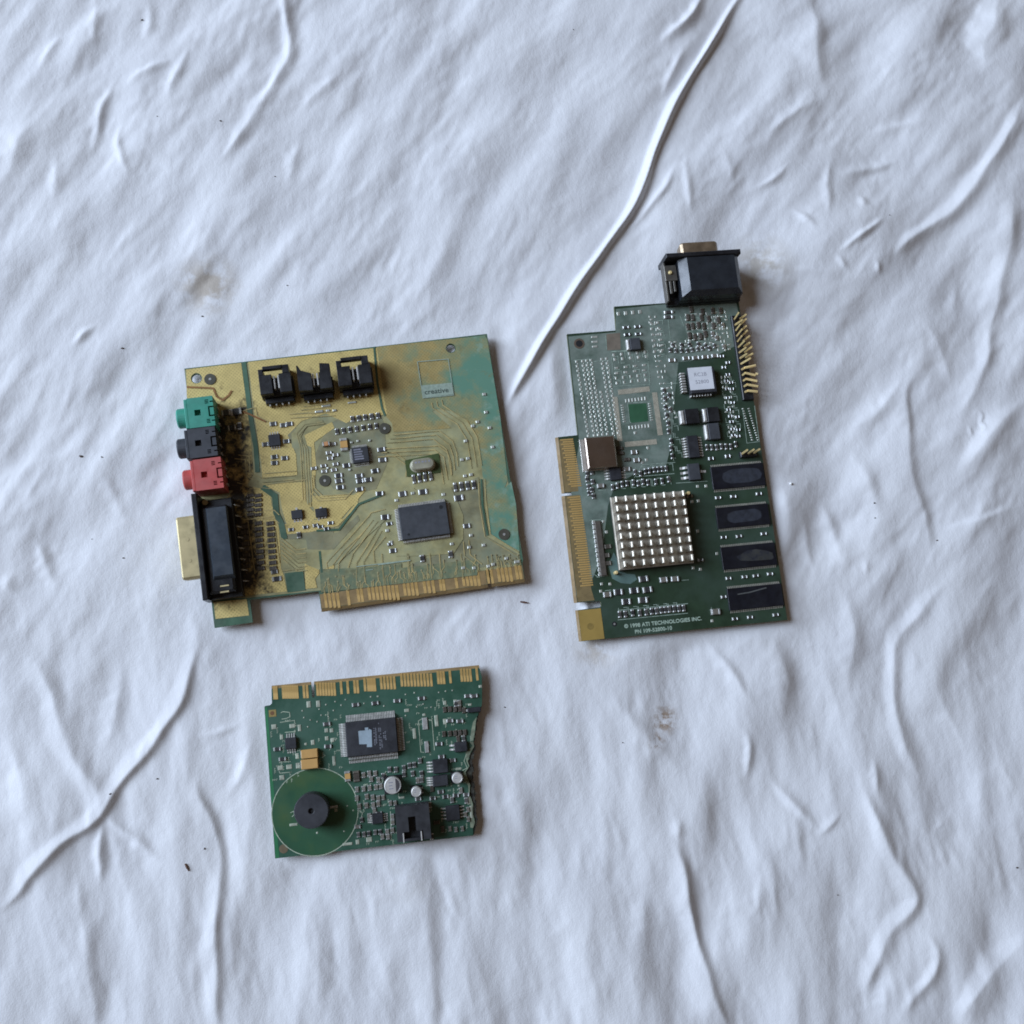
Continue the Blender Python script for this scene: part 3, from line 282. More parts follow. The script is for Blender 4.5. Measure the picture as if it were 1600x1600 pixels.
SILK2 = [[(18.81,-9.62),(18.79,-12.85),(20.49,-12.8)],[(22.08,-9.56),(24.21,-9.53),(24.18,-12.76)],[(25.35,-9.51),(25.32,-12.74),(27.03,-12.7)],[(28.62,-9.45)
 ,(30.76,-9.41),(30.73,-12.66)],[(31.9,-9.39),(31.87,-12.64),(33.58,-12.59)],[(18.85,-11.6),(20.98,-11.56),(20.95,-14.79)],[(22.11,-11.54),
 (22.09,-14.77),(23.79,-14.73)],[(25.38,-11.49),(27.51,-11.45),(27.48,-14.69)],[(28.65,-11.44),(28.62,-14.67),(30.33,-14.63)],[(31.93,-11.38),
 (34.07,-11.35),(34.03,-14.59)],[(18.91,-15.91),(18.9,-17.48),(21.17,-17.42)],[(22.88,-15.84),(25.71,-15.8),(25.7,-17.38)],[(26.85,-15.78),
 (26.84,-17.36),(29.11,-17.31)],[(30.83,-15.72),(33.69,-15.68),(33.67,-17.26)],[(18.9,-18.27),(21.73,-18.23),(21.72,-19.8)],[(22.86,-18.21),
 (22.85,-19.78),(25.12,-19.73)],[(26.83,-18.15),(29.67,-18.11),(29.66,-19.69)],[(30.81,-18.09),(30.8,-19.67),(33.08,-19.61)],[(18.71,-20.36),
 (18.7,-21.93),(20.39,-21.89)],[(21.82,-20.32),(23.94,-20.29),(23.93,-21.86)],[(24.93,-20.27),(24.92,-21.84),(26.62,-21.8)],[(28.05,-20.23),
 (30.18,-20.2),(30.17,-21.77)],[(31.18,-20.18),(31.16,-21.76),(32.87,-21.72)],[(18.72,-22.5),(20.84,-22.47),(20.83,-24.04)],[(21.83,-22.46),
 (21.82,-24.03),(23.51,-23.99)],[(24.94,-22.42),(27.07,-22.39),(27.05,-23.96)],[(28.06,-22.38),(28.04,-23.95),(29.75,-23.91)],[(31.18,-22.33),
 (33.32,-22.31),(33.3,-23.88)],[(36.98,3.01),(36.96,1.19),(38.98,1.25)],[(40.22,3.07),(42.75,3.12),(42.72,1.3)],[(36.95,0.31),(39.47,0.36),
 (39.45,-1.46)],[(40.19,0.38),(40.16,-1.44),(42.18,-1.38)],[(36.92,-2.38),(36.9,-4.19),(38.91,-4.13)],[(40.16,-2.32),(42.68,-2.27),
 (42.65,-4.08)],[(36.89,-5.06),(39.41,-5.01),(39.38,-6.83)],[(40.12,-5.0),(40.1,-6.81),(42.11,-6.76)],[(36.86,-7.74),(36.84,-9.55),
 (38.85,-9.49)],[(40.09,-7.68),(42.6,-7.64),(42.58,-9.45)],[(36.84,-10.41),(39.34,-10.37),(39.32,-12.18)],[(40.06,-10.36),(40.03,-12.17),
 (42.04,-12.11)],[(36.81,-13.08),(36.78,-14.88),(38.79,-14.83)],[(40.03,-13.03),(42.53,-12.99),(42.51,-14.8)],[(53.12,5.16),(53.08,3.04),
 (54.59,3.08)],[(55.74,5.22),(57.63,5.26),(57.59,3.13)],[(58.35,5.27),(58.31,3.14),(59.83,3.19)],[(60.98,5.33),(62.87,5.36),(62.83,3.24)],[(63.6,5.38),
 (63.56,3.25),(65.08,3.3)],[(66.23,5.44),(68.13,5.48),(68.09,3.34)],[(52.97,2.46),(54.86,2.5),(54.82,0.38)],[(55.58,2.51),(55.54,0.39),
 (57.05,0.44)],[(58.2,2.56),(60.09,2.6),(60.05,0.48)],[(60.82,2.62),(60.77,0.49),(62.29,0.54)],[(63.44,2.67),(65.34,2.71),(65.29,0.58)],[(66.07,2.72),
 (66.02,0.6),(67.54,0.64)],[(52.82,-0.24),(52.78,-2.35),(54.29,-2.31)],[(55.43,-0.19),(57.31,-0.15),(57.27,-2.27)],[(58.04,-0.14),(58.0,-2.25),
 (59.51,-2.21)],[(60.66,-0.08),(62.55,-0.05),(62.51,-2.17)],[(63.28,-0.03),(63.23,-2.16),(64.75,-2.11)],[(65.9,0.02),(67.8,0.05),
 (67.75,-2.07)],[(52.67,-2.93),(54.55,-2.89),(54.51,-5.01)],[(55.27,-2.88),(55.23,-4.99),(56.74,-4.95)],[(57.88,-2.83),(59.77,-2.8),
 (59.73,-4.91)],[(60.5,-2.78),(60.46,-4.9),(61.97,-4.86)],[(63.12,-2.73),(65.01,-2.7),(64.96,-4.82)],[(65.74,-2.68),(65.69,-4.8),
 (67.21,-4.76)],[(52.51,-5.62),(52.48,-7.72),(53.98,-7.68)],[(55.12,-5.57),(57.0,-5.53),(56.96,-7.65)],[(57.73,-5.52),(57.69,-7.63),
 (59.2,-7.59)],[(60.34,-5.47),(62.23,-5.44),(62.18,-7.55)],[(62.96,-5.43),(62.91,-7.54),(64.42,-7.5)],[(65.58,-5.38),(67.47,-5.35),
 (67.42,-7.46)],[(65.3,-24.13),(65.25,-26.29),(66.59,-26.26)],[(67.55,-24.1),(69.21,-24.08),(69.16,-26.24)],[(69.79,-24.07),(69.74,-26.23),
 (71.08,-26.2)],[(65.22,-27.22),(66.88,-27.2),(66.84,-29.36)],[(67.46,-27.2),(67.41,-29.35),(68.75,-29.33)],[(69.71,-27.17),(71.38,-27.15),
 (71.32,-29.31)],[(65.14,-30.31),(65.09,-32.47),(66.42,-32.44)],[(67.38,-30.29),(69.04,-30.27),(68.99,-32.42)],[(69.62,-30.26),(69.57,-32.42),
 (70.91,-32.39)],[(65.06,-33.4),(66.72,-33.38),(66.67,-35.53)],[(67.3,-33.37),(67.25,-35.52),(68.58,-35.5)],[(69.54,-33.35),(71.2,-33.33),
 (71.15,-35.49)],[(64.98,-36.47),(64.93,-38.62),(66.26,-38.59)],[(67.22,-36.45),(68.88,-36.44),(68.83,-38.58)],[(69.45,-36.43),(69.4,-38.58),
 (70.73,-38.55)],[(64.9,-39.55),(66.56,-39.53),(66.51,-41.67)],[(67.13,-39.53),(67.08,-41.67),(68.41,-41.64)],[(69.37,-39.51),(71.03,-39.49),
 (70.98,-41.64)],[(64.82,-42.61),(64.77,-44.75),(66.1,-44.72)],[(67.05,-42.59),(68.71,-42.58),(68.66,-44.72)],[(69.28,-42.58),(69.23,-44.71),
 (70.56,-44.69)],[(64.74,-45.67),(66.39,-45.66),(66.35,-47.79)],[(66.97,-45.65),(66.92,-47.78),(68.25,-47.76)],[(69.2,-45.64),(70.86,-45.63),
 (70.81,-47.76)],[(64.66,-48.72),(64.61,-50.85),(65.94,-50.83)],[(66.89,-48.71),(68.54,-48.7),(68.49,-50.83)],[(69.12,-48.69),(69.07,-50.82),
 (70.39,-50.8)],[(38.82,-26.39),(38.79,-28.53),(40.22,-28.5)],[(41.32,-26.36),(43.1,-26.33),(43.07,-28.48)],[(38.85,-29.39),(40.63,-29.37),
 (40.6,-31.51)],[(41.34,-29.36),(41.31,-31.5),(42.74,-31.47)],[(38.88,-32.39),(38.85,-34.53),(40.27,-34.5)],[(41.37,-32.36),(43.15,-32.35),
 (43.12,-34.48)],[(38.9,-35.38),(40.68,-35.37),(40.65,-37.5)],[(41.39,-35.36),(41.36,-37.49),(42.79,-37.46)],[(38.93,-38.37),(38.9,-40.5),
 (40.32,-40.47)],[(41.42,-38.35),(43.2,-38.33),(43.16,-40.46)],[(38.96,-41.35),(40.73,-41.34),(40.7,-43.46)],[(41.44,-41.33),(41.41,-43.45),
 (42.83,-43.43)],[(38.98,-44.33),(38.96,-46.44),(40.37,-46.42)],[(41.47,-44.31),(43.24,-44.3),(43.21,-46.42)],[(39.01,-47.3),(40.78,-47.28),
 (40.75,-49.4)],[(41.49,-47.28),(41.46,-49.39),(42.88,-49.37)],[(39.04,-50.26),(39.01,-52.37),(40.42,-52.35)],[(41.51,-50.25),(43.29,-50.24),
 (43.25,-52.35)],[(39.06,-53.22),(40.83,-53.21),(40.8,-55.31)],[(41.54,-53.21),(41.51,-55.31),(42.92,-55.29)],[(39.09,-56.17),(39.06,-58.27),
 (40.48,-58.25)],[(41.56,-56.16),(43.33,-56.15),(43.3,-58.26)],[(7.69,-119.18),(7.68,-122.17),(8.93,-122.18)],[(9.79,-119.21),(11.36,-119.23),
 (11.34,-122.22)],[(11.9,-119.24),(11.89,-122.23),(13.14,-122.24)],[(14.01,-119.26),(15.58,-119.29),(15.56,-122.28)],[(16.12,-119.29),(16.11,-122.29),
 (17.36,-122.3)],[(18.24,-119.32),(19.81,-119.34),(19.79,-122.34)],[(20.36,-119.35),(20.34,-122.35),(21.59,-122.36)],[(22.48,-119.38),(24.05,-119.4),
 (24.03,-122.41)],[(24.6,-119.41),(24.58,-122.41),(25.84,-122.42)],[(26.73,-119.44),(28.31,-119.46),(28.28,-122.47)],[(28.86,-119.47),(28.82,-122.47),
 (30.09,-122.48)],[(30.99,-119.49),(32.57,-119.52),(32.53,-122.53)],[(22.36,-60.67),(22.34,-63.79),(23.62,-63.78)],[(24.46,-60.66),(26.07,-60.66),
 (26.04,-63.79)],[(26.55,-60.66),(26.53,-63.79),(27.81,-63.77)],[(28.66,-60.65),(30.27,-60.65),(30.23,-63.78)],[(30.76,-60.64),(30.72,-63.78),
 (32.02,-63.76)],[(32.86,-60.64),(34.48,-60.63),(34.44,-63.77)],[(34.97,-60.63),(34.93,-63.77),(36.23,-63.75)],[(37.08,-60.63),(38.7,-60.62),
 (38.66,-63.76)],[(11.56,-66.31),(11.55,-69.41),(12.83,-69.4)],[(13.71,-66.31),(15.31,-66.3),(15.29,-69.41)],[(15.86,-66.3),(15.85,-69.41),
 (17.12,-69.4)],[(18.02,-66.3),(19.62,-66.3),(19.6,-69.41)],[(20.18,-66.3),(20.15,-69.41),(21.43,-69.4)],[(22.33,-66.29),(23.94,-66.29),
 (23.91,-69.41)],[(24.5,-66.29),(24.47,-69.41),(25.75,-69.4)],[(26.66,-66.29),(28.27,-66.29),(28.24,-69.41)],[(28.83,-66.29),(28.8,-69.41),
 (30.08,-69.39)],[(31.0,-66.28),(32.61,-66.28),(32.57,-69.41)],[(33.17,-66.28),(33.13,-69.41),(34.42,-69.39)],[(35.34,-66.28),(36.96,-66.28),
 (36.92,-69.4)],[(18.31,-9.4),(34.41,-9.87),(33.46,-25.25),(17.8,-24.75),(18.31,-9.4)],[(1.47,-11.91),(9.54,-11.9)],[(10.27,-13.1),(16.8,-13.06),
 (15.84,-27.79)],[(18.16,-9.21),(25.42,-9.21)],[(16.83,-1.36),(16.47,-8.54)],[(22.64,-32.41),(32.27,-33.0)],[(22.62,-32.59),(22.47,-40.71),
 (23.07,-41.46)],[(72.94,-38.76),(72.63,-54.43),(78.24,-54.19),(78.46,-38.13)],[(37.53,-25.39),(45.72,-25.49)],[(22.18,-64.82),
 (38.97,-64.9)],[(21.44,-65.1),(25.6,-59.9),(39.97,-60.1)],[(16.46,-63.28),(20.96,-63.4)],[(5.33,-69.2),(8.43,-69.31)],[(38.98,-33.18),(39.59,-39.28),
 (39.37,-59.35)],[(0.05,-81.56),(4.83,-81.66)],[(0.2,-105.57),(4.99,-105.37)],[(-1.6,-103.55),(0.55,-105.44)],[(7.23,-120.13),(33.23,-120.27),
 (37.36,-120.35)],[(6.73,-124.06),(18.64,-124.13),(36.81,-124.32)],[(2.86,-111.52),(5.59,-111.46)],[(6.79,-112.75),(7.29,-111.46),
 (10.51,-111.62)],[(13.82,-113.79),(13.93,-111.62),(15.81,-111.64)],[(19.32,-113.67),(19.19,-111.98),(21.59,-112.05)],[(9.53,-118.03),(9.64,-115.88),
 (13.23,-115.74)],[(16.39,-117.73),(16.44,-116.06),(21.09,-115.86)],[(47.06,-122.85),(46.81,-125.85),(50.77,-126.08)],[(35.94,-110.45),
 (39.05,-110.52)],[(39.11,-69.09),(52.82,-69.44)],[(48.84,-15.65),(54.28,-15.33)],[(45.32,3.51),(45.13,-5.95)],[(50.87,4.58),(52.02,-0.25)]]
TEXT2 = {'l1': (9.12,-127.61),'l1e': (45.36,-127.76),'l2': (13.12,-129.81),'l2e': (34.21,-129.76)}
SHEEN2 = [[(0.42,-1.18),(21.38,-0.68),(22.69,9.7),(42.84,10.35),(77.09,9.77),(77.87,-5.04),(74.14,-10.63),(61.82,-15.54),(47.33,-16.18),(42.24,-37.0),
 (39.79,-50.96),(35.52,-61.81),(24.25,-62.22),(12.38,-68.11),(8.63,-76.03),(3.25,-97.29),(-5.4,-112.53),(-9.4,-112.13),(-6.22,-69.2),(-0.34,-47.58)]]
GREENSQ2 = [[(22.56,-33.11),(30.83,-33.24),(30.67,-41.2),(23.09,-41.29),(22.34,-40.35)]]
PATCH2 = [[(17.2,-1.21),(23.25,-1.1),(22.65,-8.64),(16.65,-8.56)]]
FINGER2 = [(-5.54,-46.27),(-5.48,-47.24),(-5.42,-48.2),(-5.37,-49.17),(-5.31,-50.13),(-5.25,-51.1),(-5.19,-52.06),(-5.13,-53.02),(-5.07,-53.99),(-5.01,-54.95),
 (-4.95,-55.91),(-4.89,-56.87),(-4.84,-57.83),(-4.78,-58.79),(-4.72,-59.74),(-4.66,-60.7),(-4.6,-61.66),(-4.54,-62.62),(-4.49,-63.57),(-4.43,-64.53),
 (-4.37,-65.48),(-4.31,-66.44),(-5.39,-71.16),(-5.36,-72.15),(-5.33,-73.15),(-5.31,-74.14),(-5.28,-75.14),(-5.26,-76.13),(-5.23,-77.12),(-5.21,-78.11),
 (-5.18,-79.1),(-5.15,-80.09),(-5.13,-81.08),(-5.1,-82.07),(-5.08,-83.06),(-5.05,-84.05),(-5.03,-85.03),(-5.0,-86.02),(-4.98,-87.01),(-4.95,-87.99),
 (-4.93,-88.98),(-4.9,-89.96),(-4.87,-90.94),(-4.85,-91.92),(-4.82,-92.91),(-4.8,-93.89),(-4.77,-94.87),(-4.75,-95.85),(-4.72,-96.83),(-4.7,-97.81),
 (-4.67,-98.78),(-4.65,-99.76),(-4.62,-100.74),(-4.6,-101.71),(-4.57,-102.69),(-4.55,-103.66),(-4.52,-104.64),(-4.5,-105.61),(-4.47,-106.58),
 (-4.44,-107.55),(-4.42,-108.53)]
HOLE2 = [(4.79,-4.63),(-4.94,-125.51),(5.19,-125.56)]
CHIP3 = {'qfp': (40.91,-16.1,20.19,13.72),'so8': (9.37,-15.17,4.47,4.44),'tanta': (16.41,-19.86,6.32,3.36),'tantb': (16.22,-23.76,6.46,3.71),'buzz': (16.16,-40.91),'ring': (16.81,-42.36),'canb': (47.6,-35.17),'cans': (56.56,-38.62),'canr': (72.97,-35.17),'conn': (54.31,-49.69,13.0,13.2),'opta': (66.81,-30.12,6.13,5.55),'optb': (66.32,-35.69,6.12,4.42),'so6': (40.73,-47.34,4.34,4.08),'so8b': (70.16,-48.55,5.51,5.94),'brk': (75.54,-23.55,5.1,3.98),'brk2': (82.24,-9.69,5.31,2.05)}
SMD3 = [('r',35.51,-2.94,2.83,1.44,0.6),('r',43.24,-3.1,2.84,1.44,0.6),('r',23.74,-9.23,2.81,1.43,0.6),('r',25.61,-9.42,2.81,1.43,0.6),
 ('r',3.99,-16.89,2.77,1.41,0.6),('r',5.73,-20.92,2.77,1.4,0.6),('r',23.59,-17.9,2.8,1.42,0.6),('r',43.24,-3.1,2.69,1.44,0.6),
 ('r',51.98,-3.05,2.7,1.45,0.6),('r',61.72,-3.09,2.71,1.45,0.6),('r',80.31,-4.03,2.74,1.46,0.6),('r',82.87,-4.29,2.74,1.46,0.6),
 ('r',72.23,-13.03,2.72,1.44,0.6),('r',76.2,-13.6,2.72,1.45,0.6),('r',67.14,-21.61,2.7,1.43,0.6),('b',70.55,-8.43,1.47,2.2,0.7),
 ('b',72.63,-8.48,1.47,2.2,0.7),('b',74.71,-8.7,1.48,2.21,0.7),('b',76.64,-8.74,1.48,2.21,0.7),('b',71.78,-18.02,1.47,2.19,0.7),
 ('b',73.86,-18.08,1.47,2.19,0.7),('b',75.78,-18.12,1.47,2.19,0.7),('b',77.7,-18.17,1.47,2.19,0.7),('b',69.38,-17.92,1.47,2.19,0.7),
 ('b',78.18,-9.53,1.48,2.21,0.7),('y',30.36,-30.16,2.17,3.97,1.0),('b',33.75,-30.55,2.49,4.28,0.9),('g',36.56,-30.42,1.37,2.27,0.6),
 ('g',38.78,-30.05,1.37,2.27,0.6),('g',41.11,-30.3,1.38,2.27,0.6),('g',39.39,-32.27,1.37,2.27,0.6),('g',42.16,-32.88,1.38,2.27,0.6),
 ('g',36.16,-35.6,1.37,2.26,0.6),('g',38.51,-35.56,1.37,2.26,0.6),('g',41.01,-35.53,1.37,2.26,0.6),('g',33.51,-35.61,1.37,2.26,0.6),
 ('g',42.9,-35.43,1.37,2.26,0.6),('g',37.16,-38.78,1.62,2.13,0.6),('g',39.46,-39.34,1.62,2.13,0.6),('g',41.6,-39.89,1.62,2.13,0.6),
 ('g',33.95,-42.09,1.61,2.12,0.6),('g',36.75,-42.1,1.62,2.13,0.6),('g',39.39,-42.24,1.62,2.13,0.6),('g',41.44,-42.01,1.62,2.13,0.6),
 ('g',33.26,-38.95,1.61,2.13,0.6),('r',32.83,-52.75,1.61,1.99,0.6),('r',34.99,-52.84,1.61,1.99,0.6),('r',36.86,-52.76,1.61,1.99,0.6),
 ('r',39.36,-52.59,1.61,1.99,0.6),('r',41.22,-52.65,1.61,1.99,0.6),('r',34.49,-47.32,1.61,1.99,0.6),('r',31.53,-53.65,1.6,1.98,0.6),
 ('r',41.01,-35.53,1.44,2.2,0.6),('r',44.14,-31.56,1.44,2.21,0.6),('r',46.83,-29.38,1.44,2.21,0.6),('r',49.33,-29.65,1.45,2.22,0.6),
 ('r',52.51,-29.38,1.45,2.22,0.6),('r',52.3,-31.84,1.45,2.21,0.6),('r',54.78,-28.7,1.45,2.22,0.6),('r',56.68,-28.59,1.45,2.22,0.6),
 ('r',59.01,-27.29,1.45,2.23,0.6),('r',55.27,-30.3,1.45,2.22,0.6),('r',55.77,-31.91,1.45,2.22,0.6),('r',59.22,-32.28,1.45,2.22,0.6),
 ('r',59.01,-34.74,1.45,2.21,0.6),('g',39.75,-39.68,1.62,2.01,0.6),('g',41.65,-39.28,1.62,2.01,0.6),('g',43.49,-39.79,1.62,2.01,0.6),
 ('g',46.11,-42.23,1.62,2.01,0.6),('g',47.97,-42.44,1.63,2.01,0.6),('g',39.87,-42.14,1.62,2.01,0.6),('g',42.06,-42.08,1.62,2.01,0.6),
 ('r',62.79,-42.25,2.33,1.53,0.6),('r',64.67,-42.47,2.33,1.53,0.6),('r',67.86,-42.2,2.34,1.53,0.6),('r',71.99,-42.2,2.34,1.54,0.6),
 ('r',76.11,-42.35,2.35,1.54,0.6),('r',66.14,-40.16,2.34,1.54,0.6),('r',67.65,-26.67,2.35,1.55,0.6),('r',71.95,-28.53,2.35,1.55,0.6),
 ('g',39.22,-52.42,1.36,2.17,0.6),('g',41.53,-52.69,1.37,2.17,0.6),('g',44.0,-52.97,1.37,2.17,0.6),('g',46.05,-52.6,1.37,2.18,0.6),
 ('g',42.0,-54.56,1.37,2.17,0.6),('g',44.16,-54.81,1.37,2.17,0.6),('g',46.47,-47.47,1.37,2.18,0.6),('g',46.45,-49.6,1.37,2.18,0.6),
 ('g',68.49,-54.57,1.7,2.01,0.6),('g',70.81,-55.14,1.7,2.01,0.6),('g',73.35,-55.12,1.7,2.01,0.6),('g',76.22,-48.08,1.71,2.02,0.6),
 ('g',76.04,-51.75,1.71,2.02,0.6),('g',75.11,-49.8,1.71,2.02,0.6),('r',56.6,-37.94,1.38,2.33,0.6),('r',57.39,-38.03,1.38,2.33,0.6),
 ('r',57.12,-41.87,2.39,1.35,0.6),('r',57.65,-41.88,2.39,1.35,0.6),('b',62.78,-38.51,1.39,2.33,0.6),('r',58.61,-38.74,1.39,2.33,0.6),
 ('r',57.79,-38.72,2.39,1.35,0.6),('r',75.9,-44.58,1.4,2.33,0.6),('r',70.34,-43.69,1.39,2.33,0.6),('r',74.37,-44.59,2.41,1.35,0.6),
 ('g',70.96,-41.52,1.39,2.33,0.6),('g',74.08,-40.54,1.4,2.34,0.6),('g',71.48,-42.43,1.39,2.33,0.6),('g',75.88,-45.43,2.41,1.35,0.6),
 ('g',78.0,-13.94,2.44,1.38,0.6),('g',70.33,-7.34,2.43,1.39,0.6),('g',76.61,-6.45,1.41,2.4,0.6),('b',74.86,-20.42,1.41,2.37,0.6),
 ('r',71.24,-9.67,1.41,2.39,0.6),('r',75.21,-6.66,1.41,2.4,0.6),('r',79.17,-8.38,1.42,2.4,0.6),('g',73.79,-12.53,2.43,1.38,0.6),
 ('r',77.02,-20.48,1.41,2.38,0.6),('b',77.68,-12.73,2.44,1.38,0.6),('b',65.6,-54.45,1.38,2.31,0.6),('g',61.33,-44.69,1.38,2.32,0.6),
 ('r',61.09,-56.68,1.38,2.3,0.6),('g',65.07,-55.84,2.39,1.33,0.6),('b',63.52,-51.6,2.39,1.34,0.6),('g',60.15,-46.81,2.39,1.34,0.6),
 ('r',39.23,-48.29,1.37,2.3,0.6),('g',37.57,-46.35,1.37,2.3,0.6),('r',38.86,-49.9,1.37,2.3,0.6),('g',39.67,-44.55,1.37,2.31,0.6),
 ('r',34.03,-53.86,1.36,2.29,0.6),('r',41.33,-45.64,2.36,1.33,0.6),('g',32.75,-49.71,2.35,1.33,0.6),('r',37.6,-47.64,2.36,1.33,0.6),
 ('r',51.41,-32.91,1.38,2.33,0.6),('g',49.38,-29.17,1.38,2.34,0.6),('b',47.61,-28.22,2.39,1.35,0.6),('r',58.64,-31.1,2.4,1.36,0.6),
 ('b',52.09,-27.65,1.39,2.34,0.6),('g',57.51,-34.75,1.39,2.34,0.6),('g',56.85,-29.83,2.4,1.36,0.6),('r',51.47,-32.63,1.38,2.34,0.6)]
PAD3 = [(17.24,-0.92,1.62,2.49),(20.92,-1.08,1.5,2.5),(3.23,-8.2,1.85,1.85),(10.33,-8.63,2.17,1.55),(13.06,-9.69,1.24,2.47),(5.9,-12.5,1.24,1.85),
 (4.68,-24.23,2.03,1.71),(8.08,-24.14,2.16,1.71),(11.42,-20.35,1.24,2.15),(11.48,-24.05,1.54,2.14),(5.06,-27.94,1.84,1.83),(23.37,-11.71,1.37,1.55),
 (25.39,-11.92,1.37,1.55),(23.3,-14.81,1.37,1.55),(25.43,-15.66,1.37,1.55),(25.48,-23.71,1.12,3.69),(14.96,-16.1,0.93,0.92),(17.78,-15.78,1.37,1.85),
 (55.46,-7.21,1.91,1.26),(57.71,-16.57,1.27,4.06),(66.85,-12.49,1.41,4.4),(62.13,-9.64,1.15,0.94),(70.16,-13.15,1.28,2.2),(80.83,-7.53,1.29,0.89),
 (70.82,-5.78,1.28,1.58),(75.01,-5.73,1.29,1.58),(85.69,-0.75,1.3,1.08),(8.32,-46.18,3.06,1.02),(24.89,-42.51,1.24,1.21),(17.09,-50.26,0.74,0.72),
 (28.4,-55.8,3.7,1.02),(36.81,-55.11,2.17,1.81),(32.29,-55.49,1.36,1.8),(59.38,-34.22,1.26,1.23),(73.9,-32.07,2.23,0.93),(73.47,-38.56,0.83,0.8),
 (50.63,-40.66,2.2,0.8),(76.88,-44.83,1.27,2.77),(77.43,-49.21,0.95,4.9),(27.6,-0.89,0.57,0.56),(29.84,-2.53,0.57,0.56),(31.72,-0.52,0.57,0.56),
 (23.92,-1.7,0.56,0.56),(26.72,-4.25,0.56,0.56),(21.77,-5.61,0.56,0.56),(24.53,-6.43,0.56,0.56),(20.04,-7.93,0.56,0.56),(16.28,-9.56,0.56,0.56),
 (15.03,-5.85,0.56,0.56),(38.82,-2.73,0.57,0.56),(41.69,-0.43,0.57,0.57),(44.54,-0.56,0.57,0.57),(14.59,-3.15,0.56,0.56),(46.6,-4.56,0.57,0.56),
 (44.38,-0.55,0.57,0.57),(59.54,-6.21,0.57,0.57),(65.25,-6.95,0.58,0.57),(68.78,-1.44,0.58,0.57),(71.54,-1.24,0.58,0.57),(74.29,-1.2,0.58,0.57),
 (55.51,-0.89,0.57,0.57),(59.05,-0.61,0.57,0.57),(62.17,-5.37,0.58,0.57),(27.38,-50.84,0.56,0.54),(31.5,-43.41,0.56,0.55),(29.31,-41.48,0.56,0.55),
 (17.45,-7.04,0.56,0.56),(21.15,-3.2,0.56,0.56),(54.82,-9.19,0.57,0.56)]
LUG3 = [(62.22,-13.09,2.07,4.69),(62.15,-22.26,1.59,4.51)]
SILK3 = [[(59.63,-16.46),(59.71,-11.75),(61.04,-11.19)],[(63.88,-11.62),(65.1,-12.31),(65.04,-23.93)],[(59.68,-15.84),(59.62,-23.97),
 (60.87,-24.26)],[(5.65,-6.74),(11.25,-6.55),(11.33,-7.65)],[(7.25,-10.79),(11.27,-10.9),(11.26,-10.13)],[(4.34,-22.35),(4.67,-21.93),
 (8.82,-22.22)],[(4.14,-25.4),(4.4,-26.19),(8.87,-26.22)],[(33.81,-43.67),(34.97,-44.72),(34.13,-47.67)],[(61.76,-41.59),
 (65.68,-42.03)],[(45.85,-45.34),(45.26,-56.54)],[(6.19,-3.07),(7.15,-2.7),(9.6,-3.26),(9.64,-4.98),(8.21,-5.46),(6.34,-5.57)],[(7.39,-41.6),
 (8.65,-41.13),(8.88,-42.37),(7.9,-43.17)],[(77.59,-26.84),(76.4,-29.22),(77.42,-32.14),(75.43,-32.86)]]
HOLE3 = [(2.89,-2.88),(3.94,-54.75)]
LOGO3 = [[(35.9,-13.11),(39.97,-13.13),(40.2,-12.75),(41.08,-13.25),(40.77,-19.76),(38.75,-19.64),(38.84,-18.45),(35.92,-18.24)],[(38.52,-12.07),
 (39.84,-12.11),(39.8,-13.12),(38.51,-13.08)]]
MARK3 = [(42.35,-15.8,1.32,6.41),(44.22,-14.74,1.22,4.11),(44.38,-19.14,1.42,3.8),(46.03,-15.79,1.32,3.21),(44.25,-11.11,0.92,0.7)]
FINGER3 = [(4.18,4.95),(5.03,4.86),(7.63,4.91),(8.54,4.82),(9.44,4.73),(10.35,4.63),(11.26,4.54),(12.17,4.45),(13.08,4.36),(15.72,4.25),(16.96,4.12),
 (21.01,4.66),(22.12,4.55),(23.24,4.43),(24.35,4.32),(25.47,4.21),(26.58,4.09),(27.7,3.98),(30.34,4.35),(32.94,4.24),(35.66,4.13),(36.84,4.01),
 (39.71,4.51),(41.01,4.38),(42.31,4.25),(43.61,4.12),(41.82,4.3),(43.24,4.16),(46.24,4.65),(47.53,4.52),(48.83,4.39),(50.13,4.26),(51.43,4.13),
 (54.41,4.94),(55.71,4.81),(57.01,4.68),(58.32,4.55),(59.62,4.42),(60.93,4.29),(62.24,4.16),(63.54,4.03),(64.85,3.9),(66.16,3.77),(69.06,4.44),
 (70.18,4.32),(71.3,4.21),(73.9,4.27),(78.49,4.46),(79.7,4.34),(80.91,4.22),(82.11,4.1),(84.78,4.31)]
